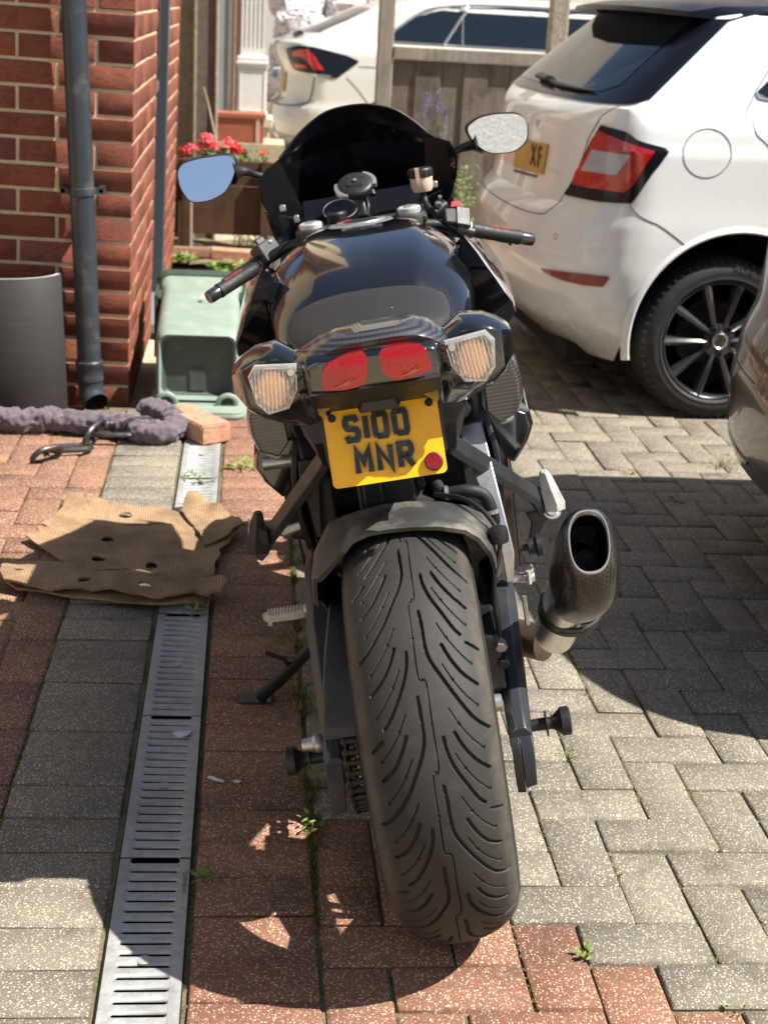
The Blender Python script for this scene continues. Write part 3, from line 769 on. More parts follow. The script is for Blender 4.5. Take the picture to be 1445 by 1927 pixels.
# ================================================================ CARS
NEXP = 2.4
class Shell:
    def __init__(s, T): s.T = np.array(T)
    def par(s, z): return [float(np.interp(z, s.T[:,0], s.T[:,i])) for i in (1,2,3)]
    def pt(s, q, z, off=0.0):
        """q: metres-ish run round the plan outline, 0 = rear centre, negative = camera side"""
        xr, w, b = s.par(z); xr -= off; w += off; sg = -1 if q < 0 else 1; t = abs(q)/.4
        if t < math.pi/2: return (xr+b*(1-max(0, math.cos(t))**(2/NEXP)), sg*w*math.sin(t)**(2/NEXP), z)
        return (xr+b+(t-math.pi/2)*.4, sg*w, z)
    def q(s, x, y, z):
        xr, w, b = s.par(z); sg = -1 if y < 0 else 1
        if x >= xr+b-1e-4: return sg*.4*(math.pi/2+(x-xr-b)/.4)
        return sg*.4*math.asin(min(1, (abs(y)/w))**(NEXP/2))
    def body(s, L, zs):
        th = [math.pi/2*(i/26) for i in range(27)]; R = []
        for z in zs:
            xr, w, b = s.par(z); r = []
            xs = [xr+b+(L-xr-b)*k/56 for k in range(56, 0, -1)]
            zr = min(1, (z-zs[0])/(zs[-1]-zs[0])); fr = .5+.9*max(0, (z-.75))*1.4
            for x in xs:
                f = max(0, (x-(L-.45))/.45); r.append((x-f*f*.0-(fr-.5)*max(0, (x-L*.55)/(L*.45)), -w*(1-.25*f*f), z))
            r += [s.pt(-.4*t, z) for t in reversed(th)]; r += [s.pt(.4*t, z) for t in th[1:]]
            for x in reversed(xs):
                f = max(0, (x-(L-.45))/.45); r.append((x-(fr-.5)*max(0, (x-L*.55)/(L*.45)), w*(1-.25*f*f), z))
            R.append(r)
        k = G(); k.rings(R); return k
    def patch(s, pts, step, off, th=.003, curve_it=0):
        P = [(s.q(*p), p[2]) for p in pts]
        if curve_it: P = smoothpoly(P, curve_it)
        return patch(P, step, lambda a, z: s.pt(a, z, off+th), lambda a, z: s.pt(a, z, off-.002))
    def line(s, pts, r, mat, parent, off=0.0, n=6, name='panel_gap'):
        P = [(s.q(*p), p[2]) for p in pts]; Q = [s.pt(v.x, v.y, off) for v in curve([(a, b_, 0) for a, b_ in P], n)]
        k = G(); k.tube(Q, r, 6); return k.ob(name, mat, parent)
def carpaint(name, col, coat=1.0, flake=0.0, rough=.35):
    m = NT(name); v = m.coord('Object')
    c = m.mix(m.ramp(m.noise(v, 3, 5, .6), [(.4, 0), (.75, .5)]), col, tuple(x*.88 for x in col))
    c = m.mix(m.ramp(m.noise(v, 120, 4), [(.62, 0), (.8, .12)]), c, (.25, .2, .15))
    z = m.n('SeparateXYZ'); m.l(v, z.inputs[0])
    d = m.math('MULTIPLY', m.ramp(z.outputs[2], [(.25, .5 if col[0] > .1 else .12), (.5, 0)]), m.ramp(m.noise(v, 14, 6, .7), [(.4, 0), (.7, 1)]))
    c = m.mix(d, c, (.30, .25, .19))
    return m.fin(c, rough, None, Coat_Weight=coat, Coat_Roughness=.04, Metallic=flake)
M_white = carpaint('white_paint', (.75, .75, .74)); M_cream = carpaint('cream_paint', (.60, .59, .54)); M_darkcar = carpaint('dark_grey_paint', (.012, .0115, .0115), .7, .15, .3)
M_gloss = NT('gloss_black').fin((.006, .007, .011), .16, Specular_IOR_Level=.4)
M_roof = NT('black_roof_paint').fin((.008,.010,.016), .3, Specular_IOR_Level=.12)
M_glassdark = NT('tinted_glass').fin((.010, .016, .024), .05, Specular_IOR_Level=.45)
M_seam = NT('seam').fin((.09, .09, .09), .8)
M_arch = NT('arch_liner').fin((.008, .008, .008), .95)
def lens(name, col, rough=.06, scale=0, tr=.0, coat=.7, **kw):
    m = NT(name); v = m.coord('Object'); nrm = None
    if scale:
        vo = m.n('TexVoronoi', Scale=float(scale)); m.l(v, vo.inputs['Vector']); nrm = m.bump(vo.outputs['Distance'], .5, .0012)
    return m.fin(col, rough, nrm, Coat_Weight=coat, Coat_Roughness=.02, Transmission_Weight=tr, Specular_IOR_Level=.6, **kw)
M_redlens = lens('red_lens', (.42, .002, .006), .2, 110); M_redlens2 = lens('red_lens_inner', (.45, .006, .008), .15, 140)
M_clearlens = lens('clear_lens', (.34, .36, .42), .08, 90); M_reflred = lens('reflector_red', (.20, .002, .003), .12, 300)
M_plate = simple('yellow_plate_small', (.50, .30, .06), .45, .12, 12)
M_tyre = simple('tyre_rubber', (.012, .012, .0125), .72, .3, 30, .35, 160, .0012, dirt=((.045, .041, .036), 22, .4))
M_rim = simple('black_alloy', (.022, .022, .024), .28, .15, 10, 0, Coat_Weight=.8, Coat_Roughness=.1)
M_steel = simple('bright_steel', (.55, .55, .54), .3, .1, 40, .1, Metallic=.9)
def clean(z0, z1, n): return [z0+(z1-z0)*i/n for i in range(n+1)]
def wheel(parent, x, z, yface, R, W, rrim, rot=.2, name='wheel', spokes=5):
    """axis along y; face toward -y at yface"""
    o = bpy.data.objects.new(name, None); COL.objects.link(o); o.parent = parent; o.location = (x, yface, z); o.rotation_euler = (math.radians(90), 0, 0)
    # local z points toward -y (outboard = +z)
    k = G(); sh = .018
    prof = [(rrim+.004, -W+.004), (rrim+.02, -W-.004), (R-.045, -W-.008), (R-.018, -W+.002), (R-.004, -W+.02)]
    for g_ in (-W*.78, -W*.55, -W*.32):
        prof += [(R, g_-.006), (R-.007, g_-.004), (R-.007, g_+.004), (R, g_+.006)]
    prof += [(R-.004, -.022), (R-.016, -.006), (R-.022, -.001), (R-.045, .006), (rrim+.03, .006), (rrim+.018, .003), (rrim+.012, .005), (rrim+.003, -.004), (rrim, -.012), (rrim-.004, -.03)]
    k.lathe(prof, n=96, op=True)
    for i in range(60):      # shoulder blocks
        a = 2*math.pi*i/60; M = Matrix.Rotation(a, 4, 'Z')
        k.box((R-.024, -.0035, -.014), (R-.0035, .0035, -.004), M)
    k.ob('tyre', M_tyre, o, angle=40)
    k = G(); k.lathe([(rrim+.001, -.006), (rrim-.004, -.002), (rrim-.010, -.008), (rrim-.014, -.03), (rrim-.02, -W+.02), (rrim-.03, -W+.01)], n=72, op=True); k.ob('rim', M_rim, o)
    for i in range(spokes):
        a = rot+2*math.pi*i/spokes
        for s in (-1, 1):
            k = G(); M = Matrix.Rotation(a, 4, 'Z')
            r0, r1 = .030, rrim-.010
            R_ = []
            for t in (0, .3, .6, .85, 1):
                r = r0+(r1-r0)*t; c_ = s*(.014+t*.048+(t > .8)*.0); wd = .012+.010*t; zz = -.020+.012*t
                R_.append([(r, c_-wd, zz-.022), (r, c_-wd*.6, zz), (r, c_, zz+.007), (r, c_+wd*.6, zz), (r, c_+wd, zz-.022)])
            k.rings(R_); g2 = G(); g2.add(k.V, k.F, M); g2.ob('spoke', M_rim, o, angle=25)
    k = G(); k.lathe([(.062, -.045), (.058, -.018), (.034, -.012), (.031, -.006), (.0, -.004)], n=40); k.ob('hub', M_rim, o)
    for i in range(5):
        a = rot+math.pi/5+2*math.pi*i/5; k = G(); k.lathe([(.013, -.02), (.013, -.008), (.009, -.008), (.008, -.02)], Matrix.Translation((.046*math.cos(a), .046*math.sin(a), 0)), 16); k.ob('bolt', M_rim, o)
    k = G(); k.lathe([(.021, -.005), (.026, -.001), (.028, -.004)], n=36, op=True); k.lathe([(.0, -.0035), (.021, -.0035)], n=30); cap = k.ob('centre_cap', M_steel, o)
    k = G(); k.prism([(-.015,-.004),(-.004,-.012),(-.001,-.003),(.012,-.001),(.016,.004),(.004,.006),(.009,.013),(-.003,.012),(-.006,.004)], -.0034, -.0016); k.prism([(.003,-.013),(.010,-.010),(.008,-.006),(.002,-.008)], -.0034, -.0016); k.ob('emblem', M_black, cap, flat=True)
    k = G(); k.lathe([(.0, -.14), (.125, -.14), (.125, -.12), (.0, -.118)], n=48); k.ob('brake_disc', simple('brake_steel', (.05, .045, .04), .6, .3, 20, Metallic=.6), o)
    k = G(); k.box((-.13, -.03, -.15), (-.07, .05, -.09)); k.ob('caliper', M_black, o, bevel=.006)
    k = G(); k.lathe([(rrim-.03, -W+.02), (0, -W+.02)], n=30); k.ob('backplate', M_arch, o)
    return o
# ---------------------------------------------------------------- white hatchback
TW = [(.16,.22,.70,.30),(.24,.12,.77,.36),(.30,.055,.80,.38),(.40,.015,.815,.38),(.50,.0,.82,.38),(.60,.01,.82,.37),(.665,.035,.818,.34),(.70,.07,.815,.31),(.76,.085,.812,.29),(.90,.085,.808,.27),(.915,.086,.803,.265),(.98,.10,.795,.25),(1.01,.125,.78,.20),(1.03,.155,.765,.14),(1.33,.50,.67,.11),(1.36,.57,.65,.2),(1.385,.75,.60,.3),(1.395,1.0,.50,.3)]
sh = Shell(TW)
hatch = thing('parked_car', 'white hatchback with black roof spoiler and red tail light parked beyond the motorcycle', 'car', (0.9092, 5.6271, 0), (0, 0, math.radians(4)))
def arch_cut(body, cx, cz, r, y0, y1, mat):
    k = G(); k.lathe([(r, y0), (r, y1)], frame((cx, 0, cz), (1,0,0), (0,0,1)) @ Matrix.Scale(1, 4), 72)
    c = k.ob('arch_cutter', mat, None, angle=40)
    b = body.modifiers.new('arch', 'BOOLEAN'); b.operation = 'DIFFERENCE'; b.object = c; b.solver = 'EXACT'
    try: b.material_mode = 'TRANSFER'
    except Exception: pass
    bpy.context.view_layer.update(); dg = bpy.context.evaluated_depsgraph_get()
    me = bpy.data.meshes.new_from_object(body.evaluated_get(dg)); body.modifiers.clear(); old = body.data; body.data = me
    bpy.data.objects.remove(c); me.shade_smooth(); me.set_sharp_from_angle(angle=math.radians(28)); return body
zs = clean(.16,.665,22)+[.70]+clean(.73,.90,8)+[.915]+clean(.94,1.03,6)+clean(1.06,1.33,10)+[1.36,1.375,1.385,1.395]
b_ = sh.body(4.0, zs).ob('body', M_white, None, angle=28)
arch_cut(b_, .69, .285, .366, .50, 1.1, M_arch); b_.parent = hatch
k = G()
arc = [math.radians(a) for a in range(-14, 196, 5)]
R_ = [[(.69+r*math.cos(a), -y, .285+r*math.sin(a)) for a in arc] for r, y in ((.3665,.775),(.3665,.826),(.372,.829),(.384,.8225),(.392,.812))]
k.rings(R_, (False, False), close=False); k.ob('arch_lip', M_white, b_)
def P_(s, pts, mat, name, parent, step=.02, off=0, th=.003, it=0, angle=40):
    V, F = s.patch(pts, step, off, th, it); return mk(name, V, F, mat, parent, angle=angle)
gl = P_(sh, [(.168,.72,1.04),(.17,.3,1.036),(.172,0,1.036),(.20,-.5,1.037),(.235,-.66,1.040),(.277,-.741,1.046),(.300,-.752,1.052),(.318,-.754,1.066),(.40,-.735,1.14),(.50,-.705,1.24),(.60,-.68,1.32),(.62,-.675,1.35),(.60,.0,1.352),(.62,.675,1.35),(.40,.735,1.14)], M_gloss, 'rear_window_surround', hatch, .03, .001, .003)
P_(sh, [(.19,.62,1.07),(.192,0,1.062),(.215,-.42,1.066),(.235,-.54,1.074),(.27,-.60,1.10),(.40,-.57,1.20),(.53,-.54,1.325),(.5,0,1.33),(.52,.55,1.325),(.3,.62,1.13)], M_glassdark, 'pane', gl, .04, .005, .002)
# tail light
P = [(.197,-.685,.973),(.26,-.768,.960),(.330,-.79,.938),(.385,-.805,.917),(.396,-.806,.905),(.291,-.796,.734),(.22,-.72,.727),(.133,-.552,.727),(.130,-.55,.735),(.160,-.625,.852)]
tl = P_(sh, P, M_gloss, 'tail_light', hatch, .012, .0, .006)
lm = P_(sh, [(.193,-.680,.955),(.24,-.754,.936),(.344,-.807,.906),(.30,-.796,.79),(.273,-.783,.768),(.151,-.587,.768),(.153,-.598,.806),(.176,-.662,.893)], M_redlens, 'red_lens', tl, .01, .006, .005)
P_(sh, [(.184,-.680,.893),(.281,-.792,.890),(.249,-.766,.822),(.168,-.634,.820)], M_clearlens, 'clear_lens', tl, .01, .011, .003)
P_(sh, [(.20,-.71,.922),(.25,-.768,.915),(.247,-.765,.905),(.195,-.70,.905)], M_redlens2, 'lamp_segment', tl, .01, .011, .002)
P_(sh, [(.165,-.63,.800),(.225,-.735,.802),(.235,-.745,.785),(.172,-.64,.778)], M_redlens2, 'lamp_segment', tl, .01, .011, .002)
P_(sh, [(.262,-.775,.915),(.33,-.803,.895),(.30,-.796,.83),(.285,-.79,.80),(.262,-.775,.80),(.288,-.79,.855)], lens('red_lens_outer', (.42, .03, .04), .12), 'outer_segment', tl, .01, .0112, .002)
P_(sh, [(.073,-.545,.470),(.12,-.65,.480),(.18,-.73,.487),(.241,-.787,.490),(.243,-.789,.485),(.230,-.775,.452),(.175,-.725,.447),(.12,-.65,.449),(.085,-.57,.458)], M_reflred, 'reflector', hatch, .012, .0, .004)
# far lamp for other viewpoints
P_(sh, [(x,-y,z) for x,y,z in reversed(P)], M_redlens, 'tail_light', hatch, .02, .0, .006)
for pts, r in (([(.197,-.666,.997),(.178,-.645,.93),(.16,-.621,.853),(.132,-.545,.728),(.085,-.51,.66),(.06,-.42,.645),(.030,-.2,.642),(.020,.05,.645),(.03,.3,.65),(.07,.5,.66),(.13,.55,.73)], .0022),
               ([(.205,-.666,.999),(.235,-.69,1.02),(.262,-.72,1.037)], .0016),
               ([(.287,-.793,.730),(.34,-.807,.699),(.387,-.817,.667),(.440,-.819,.635),(.486,-.819,.603)], .0022),
               ([(.760,-.70,1.25),(.736,-.718,1.176),(.690,-.742,1.10),(.670,-.757,1.06),(.668,-.775,1.02),(.69,-.795,.976),(.735,-.802,.936),(.80,-.80,.86),(.95,-.80,.72)], .0018)):
    sh.line(pts, r, M_seam, hatch, .0)
sh.line([(.527+.083*math.cos(a), -.8, .905+.078*math.sin(a)) for a in [i*math.pi/12 for i in range(25)]], .0016, M_seam, hatch, 0.0, 2, 'fuel_flap_gap')
sh.line([(.097+.006*math.cos(a), -.603+.008*math.cos(a), .590+.010*math.sin(a)) for a in [i*math.pi/6 for i in range(13)]], .0009, M_seam, hatch, 0.0, 2, 'parking_sensor')
# crease under the number plate recess
sh.line([(.1,-.50,.79),(.095,-.3,.80),(.09,0,.80),(.09,.4,.79)], .004, M_white, hatch, 0, name='tailgate_crease')
k = G(); V, F = sh.patch([(.086,-.03,.869),(.106,-.387,.878),(.100,-.36,.772),(.082,.0,.760)], .03, .004, .004); pl = mk('number_plate', V, F, M_plate, hatch)
c0 = Vector(sh.pt(sh.q(.1,-.30,.82), .82, .0095)); c1 = Vector(sh.pt(sh.q(.1,-.36,.82), .82, .0095))
for ch, yy in (('X', -.262), ('F', -.325)):
    a = Vector(sh.pt(sh.q(.1,yy,.82), .825, .0105)); t_ = (c1-c0).normalized()
    text(ch, .105, M_black, pl, frame(a, t_, (0,0,1)), 'lettering', .0008, .72)
k = G(); V, F = sh.patch([(.08,-.02,.752),(.1,-.30,.762),(.1,-.30,.755),(.08,-.02,.744)], .03, .002, .004); mk('plate_lamp', V, F, M_black, hatch)
k = G(); a = Vector(sh.pt(sh.q(.1,-.235,.94), .94, .004)); k.box((-.003,-.009,-.017), (.003,.009,.017), Matrix.Translation(a)); k.ob('badge', M_chrome, hatch, bevel=.003)
# roof, spoiler, wiper
k = G(); R_ = []
for y, x0, z0 in ((-.66,.64,1.318),(-.62,.47,1.326),(-.5,.40,1.332),(-.25,.375,1.336),(0,.37,1.337),(.25,.375,1.336),(.5,.40,1.332),(.62,.47,1.326),(.66,.64,1.318)):
    R_.append([(x0,y,z0),(x0+.01,y,z0+.016),(x0+.12,y*1.01,z0+.038),(.85,y*1.01,1.40-.03*abs(y/.66)**2),(.85,y,1.33),(x0+.17,y,z0-.01)])
k.rings(R_); k.ob('roof_spoiler', M_roof, hatch, angle=30)
k = G(); R_ = []
for x, w_, z in ((.70,.655,1.362),(.8,.64,1.388),(1.0,.62,1.405),(1.4,.6,1.412),(2.2,.58,1.41)): R_.append([(x,-w_-.01,z-.04),(x,-w_,z-.008),(x,-w_*.6,z+.004),(x,0,z+.008),(x,w_*.6,z+.004),(x,w_,z-.008),(x,w_+.01,z-.04)])
k.rings(R_); k.ob('roof', M_roof, hatch, angle=30)
k = G(); W0 = [Vector(sh.pt(sh.q(.2,y,z), z, .016)) for y, z in ((.17,1.085),(0,1.078),(-.15,1.072),(-.35,1.071),(-.50,1.072))]
k.tube(W0, [.006,.010,.012,.008,.004], 8, flat=.6); k.tube([W0[0], W0[1]+Vector((-.004,0,.006))], [.026,.02], 10, flat=.5); k.ob('wiper', M_black, hatch)
# side glass
P_(sh, [(.700,-.74,1.105),(.735,-.747,1.087),(1.6,-.75,1.075),(1.6,-.70,1.27),(1.0,-.70,1.285),(.80,-.715,1.20)], M_glassdark, 'side_window', hatch, .04, .002, .002)
sh.line([(.700,-.74,1.103),(.735,-.747,1.083),(1.0,-.75,1.078),(1.6,-.75,1.072)], .004, M_chrome, hatch, .003, 4, 'window_trim')
hw_ = wheel(hatch, .660, .277, -.795, .283, .20, .205, .35)
text('KUMHO', .028, simple('sidewall_text', (.05, .05, .05), .5), hw_, frame((.075, .235, .0065), (.95,-.31,0), (.31,.95,0)), 'sidewall_lettering', .0006, 1.2)
k = G(); k.box((.42,-.70,.10), (.9,.70,.17)); k.box((.20,-.5,.13), (.42,.6,.20)); k.ob('underbody', M_arch, hatch, flat=True, bevel=.01)
k = G(); k.tube([(.14,.28,.235),(.40,.28,.22)], [.028,.028], 16); k.ob('tail_pipe', M_steel, hatch)
w2 = wheel(hatch, .660, .277, .795, .283, .20, .205, 0); w2.rotation_euler = (math.radians(-90), 0, 0)
w3 = wheel(hatch, 3.1, .277, -.795, .283, .20, .205, 0)
# ---------------------------------------------------------------- dark car, only its bumper corner is in the picture
TD = [(.14,.20,.70,.30),(.20,.13,.78,.36),(.26,.075,.80,.36),(.262,.03,.83,.40),(.33,.01,.845,.42),(.46,.0,.85,.42),(.53,.012,.85,.42),(.56,.018,.848,.40),(.64,.055,.845,.36),(.90,.08,.83,.32),(.98,.10,.80,.28),(1.02,.15,.77,.2),(1.32,.48,.68,.15),(1.37,.62,.64,.25),(1.40,.95,.5,.3)]
sd = Shell(TD)
dark = thing('parked_car', 'dark grey car of which only a glossy rear bumper corner shows at the right edge', 'car', (1.20, 3.16, 0), (0, 0, 0))
db = sd.body(3.9, [.14,.17,.20,.23,.26,.263]+clean(.28,.53,12)+[.545,.56]+clean(.58,.90,12)+clean(.93,1.02,4)+clean(1.06,1.32,8)+[1.345,1.37,1.385,1.40]).ob('body', M_darkcar, dark, angle=28)
P_(sd, [(.2,.5,.14),(.2,.70,.145),(.35,.77,.15),(.6,.78,.15),(.6,.80,.245),(.3,.79,.25),(.15,.6,.252),(.12,.4,.25)], M_black, 'bumper_skirt', dark, .03, .002, .006)
sd.line([(.0,.2,.50),(.02,.5,.505),(.1,.7,.515),(.25,.82,.53),(.5,.85,.545)], .0022, M_seam, dark, 0)
sd.line([(.0,.2,.30),(.02,.5,.302),(.1,.7,.31),(.25,.82,.32),(.5,.85,.33)], .005, M_darkcar, dark, .001)
P_(sd, [(.05,.58,.335),(.08,.66,.34),(.085,.67,.375),(.05,.585,.37)], M_reflred, 'reflector', dark, .02, .001, .003)
for sx, sy in ((.72, -1), (.72, 1), (3.0, -1), (3.0, 1)):
    k = G(); k.lathe([(0, -.1), (.2, -.1), (.295, -.09), (.305, -.06), (.305, .06), (.295, .09), (.2, .1), (0, .1)], frame((sx, sy*.75, .305), (1,0,0), (0,0,1)), 40); k.ob('wheel', M_tyre, dark)
P_(sd, [(.18,.7,1.04),(.17,0,1.04),(.18,-.7,1.04),(.46,-.62,1.30),(.46,.62,1.30)], M_glassdark, 'rear_window', dark, .08, .002, .003)
P_(sd, [(.13,-.6,.92),(.25,-.8,.94),(.25,-.8,.76),(.10,-.6,.76)], M_redlens, 'tail_light', dark, .03, .002, .004)
# ---------------------------------------------------------------- cream car behind the fence
TV = [(.20,.14,.80,.3),(.30,.04,.86,.36),(.355,.01,.875,.36),(.36,.03,.87,.36),(.45,.0,.88,.36),(.57,.01,.88,.36),(.62,.07,.87,.33),(.80,.08,.86,.3),(.90,.03,.85,.3),(.98,.01,.84,.3),(1.02,.04,.81,.25),(1.05,.12,.77,.2),(1.15,.33,.73,.15),(1.30,.68,.68,.15),(1.36,.95,.62,.25),(1.395,1.3,.5,.3)]
sv = Shell(TV)
vw = thing('parked_car', 'cream coloured sloping-tail car parked behind the wooden fence', 'car', (.145, 11.88, 0), (0, 0, math.radians(1)))
vb = sv.body(4.4, clean(.20,.355,6)+[.36]+clean(.40,.57,5)+clean(.59,1.02,16)+clean(1.05,1.30,9)+[1.33,1.36,1.38,1.395]).ob('body', M_cream, None, angle=28)
arch_cut(vb, .90, .32, .37, .5, 1.2, M_arch); vb.parent = vw
tl = P_(sv, [(.088,-.632,.971),(.177,-.768,1.003),(.288,-.823,1.001),(.517,-.843,.952),(.600,-.848,.920),(.597,-.848,.905),(.447,-.86,.792),(.295,-.842,.800),(.149,-.67,.835)], M_gloss, 'tail_light', vw, .02, .0, .006)
P_(sv, [(.142,-.736,.955),(.20,-.79,.975),(.25,-.828,.980),(.30,-.845,.93),(.361,-.855,.845),(.31,-.846,.845),(.27,-.83,.90),(.22,-.80,.925),(.15,-.73,.925)], M_redlens2, 'red_lens', tl, .02, .006, .004)
P_(sv, [(.15,-.72,.875),(.24,-.82,.872),(.235,-.815,.845),(.15,-.70,.85)], M_redlens, 'red_lens', tl, .02, .006, .003)
P_(sv, [(.16,-.70,.822),(.30,-.845,.815),(.42,-.85,.810),(.40,-.85,.80),(.30,-.84,.80),(.16,-.69,.812)], M_steel, 'chrome_strip', tl, .02, .007, .003)
P_(sv, [(.30,-.71,1.10),(.27,-.5,1.095),(.25,0,1.095),(.27,.5,1.095),(.62,.6,1.27),(.66,0,1.29),(.64,-.60,1.28),(.46,-.69,1.19)], M_glassdark, 'rear_window', vw, .05, .002, .003)
P_(sv, [(.845,-.77,1.062),(.83,-.76,1.09),(.90,-.73,1.16),(1.016,-.695,1.235),(1.289,-.654,1.315),(1.7,-.62,1.335),(2.6,-.62,1.335),(2.9,-.62,1.30),(3.2,-.7,1.05),(1.938,-.766,1.050)], M_glassdark, 'side_window', vw, .05, .002, .003)
for x0, x1, rr_ in ((1.22, 1.40, .011), (1.36, 1.36, .006), (2.06, 2.12, .011)):
    sv.line([(x0+(x1-x0)*t_/8,-.77+.13*t_/8,1.052+.273*t_/8) for t_ in range(9)], rr_, M_steel, vw, .006, 4, 'window_pillar')
sv.line([(.845,-.77,1.058),(.825,-.76,1.09),(.90,-.73,1.165),(1.016,-.695,1.245),(1.289,-.654,1.325),(1.7,-.62,1.345),(2.6,-.62,1.345)], .010, M_steel, vw, .004, 4, 'window_trim')
sv.line([(.845,-.77,1.056),(1.5,-.77,1.052),(3.0,-.766,1.046)], .009, M_steel, vw, .004, 4, 'window_trim')
sv.line([(.52,-.85,.80),(.62,-.86,.70),(.70,-.87,.55)], .003, M_seam, vw, 0); sv.line([(.60,-.86,.88),(1.5,-.86,.885),(3,-.86,.885)], .003, M_seam, vw, 0)
sv.line([(.30,-.84,.79),(.27,-.83,.66),(.18,-.8,.60),(.07,-.62,.575),(.05,-.3,.57)], .006, M_seam, vw, 0)
k = G(); V, F = sv.patch([(.09,-.18,.80),(.09,-.44,.80),(.09,-.42,.66),(.09,-.18,.66)], .05, .002, .006); mk('number_plate', V, F, M_plate, vw)
P_(sv, [(.1,.3,.30),(.05,-.5,.30),(.2,-.80,.31),(.5,-.87,.31),(.5,-.87,.205),(.2,-.75,.205),(.14,0,.205)], simple('bumper_grey', (.14,.14,.13), .6), 'lower_bumper', vw, .05, .002, .006)
k = G(); k.tube([sv.pt(-.28,1.075,.02), sv.pt(-.20,1.072,.03)], [.03,.018], 8); k.ob('wiper', M_black, vw)
wheel(vw, .90, .31, -.86, .31, .2, .22, .1)
# interior seat seen through the side window is left as reflection only
# ================================================================ BEYOND THE DRIVE
def wood_mat(name, a, b_, c3, dirt=.5):
    m = NT(name); v = m.coord('Object', (22, 22, 1.4)); v2 = m.coord('Object')
    rnd = m.math('FRACT', m.math('ADD', m.n('ObjectInfo').outputs['Random'], m.n('NewGeometry').outputs['Random Per Island']))
    f = m.noise(v, 2.2, 7, .68); c = m.mix(m.ramp(f, [(.3, 0), (.7, 1)]), a, b_)
    c = m.mix(m.math('MULTIPLY', rnd, .35), c, c3)
    c = m.mix(m.math('MULTIPLY', m.ramp(m.noise(v2, 6, 6, .7), [(.48, 0), (.66, 1)]), dirt), c, tuple(x*.35 for x in a))
    return m.fin(c, .9, m.bump(f, .6, .003), Specular_IOR_Level=.2)
M_greywood = wood_mat('weathered_wood', (.125, .098, .076), (.245, .20, .155), (.17, .15, .125))
M_greywood2 = wood_mat('weathered_rail', (.20, .175, .14), (.38, .33, .27), (.30, .27, .22), .35)
M_brownwood = wood_mat('brown_stained_wood', (.065, .036, .022), (.11, .062, .038), (.09, .06, .04))
M_concpost = simple('concrete_post', (.36, .31, .235), .95, .25, 50, .8, 90, .004, dirt=((.18, .14, .10), 18, .7), kind='World')
random.seed(21)
fence = thing('boundary_fence', 'weathered grey wooden fence of upright boards under a flat top rail', 'fence', (0, 8.12, 0))
k = G(); k.box((.655, -.05, -.1), (.735, .05, 2.3)); k.ob('post', M_greywood2, fence, flat=True, bevel=.006)
k = G(); k.box((1.556, -.05, -.1), (1.650, .05, 2.3)); k.ob('concrete_post', M_concpost, fence, flat=True, bevel=.008)
k = G(); k.box((.737, -.055, 1.045), (1.554, .035, 1.108)); k.ob('top_rail', M_greywood2, fence, flat=True, bevel=.004)
k = G(); k.box((.737, .012, .18), (1.554, .05, .27)); k.ob('lower_rail', M_greywood, fence, flat=True, bevel=.004)
x = .738
while x < 1.55:
    w_ = min(random.uniform(.118, .134), 1.553-x)
    if w_ < .03: break
    k = G(); j = random.uniform(-.003, .003); j += .009*(int(x/.126) % 2); k.box((x+.001, -.034+j, .02+random.uniform(-.01,.01)), (min(x+w_+.008, 1.5535), -.020+j, 1.043)); k.ob('board', M_greywood, fence, flat=True, bevel=.002); x += w_
x = 1.652; k0 = None
while x < 4.2:
    w_ = random.uniform(.118, .134); k = G(); j = random.uniform(-.003, .003); k.box((x+.002, -.028+j, .02), (x+w_-.003, -.010+j, 1.04)); k.ob('board', M_greywood, fence, flat=True); x += w_
k = G(); k.box((1.652, -.055, 1.045), (4.2, .035, 1.108)); k.ob('top_rail', M_greywood2, fence, flat=True)
# low dark fence on the left
low = thing('low_fence', 'low dark brown plank fence behind the left mirror', 'fence', (0, 8.12, 0))
for (x0, x1) in ((-.62, .135), (.16, .66)):
    for r, (z0, z1) in enumerate(((.085,.215),(.218,.345),(.348,.478))):
        k = G(); dz = random.uniform(-.006, .006); k.box((x0, -.012, z0+dz*.3), (x1, .006, z1+dz*.3)); k.ob('plank', M_brownwood, low, flat=True, bevel=.002)
for x in (-.335, .085, .62):
    k = G(); k.box((x-.02, -.06, -.12), (x+.025, -.013, .485)); k.ob('upright', M_brownwood, low, flat=True, bevel=.003)
k = G(); k.box((-.375, -.03, -.1), (-.30, .03, .26)); k.ob('stub_post', M_concpost, low, flat=True, bevel=.005)
# brick edging in front of it
edge = thing('brick_edging', 'row of red bricks edging the soil in front of the low fence', 'edging', (0, 7.93, 0), (0,0,math.radians(-3)))
for i in range(14):
    k = G(); s_ = brick_mesh(.205, .05, .09, 40+i); k.add(s_.V, s_.F); o = k.ob('brick', M_pinkbrick if i % 3 else M_red, edge); o.location = (-.30+i*.215, random.uniform(-.006,.006), .012); o.rotation_euler = (random.gauss(0,.04), random.gauss(0,.03), random.gauss(0,.04))
# H posts of the missing panel
for x, y, lab in ((-.43, 8.75, 'pale slotted concrete fence post against the house corner'), (-.30, 8.62, 'brown concrete fence post with pale edges behind the red flowers')):
    t = thing('fence_post', lab, 'post', (x, y, 0))
    k = G(); k.box((-.008, -.05, -.1), (.10, .05, 2.6)); k.ob('core', simple('post_brown', (.15,.11,.085), .9, .2, 30) if x > -.4 else M_concpost, t, flat=True)
    for a in (-.018, .10): k = G(); k.box((a, -.065, -.1), (a+.014, .06, 2.6)); k.ob('edge_flange', M_concpost, t, flat=True, bevel=.002)
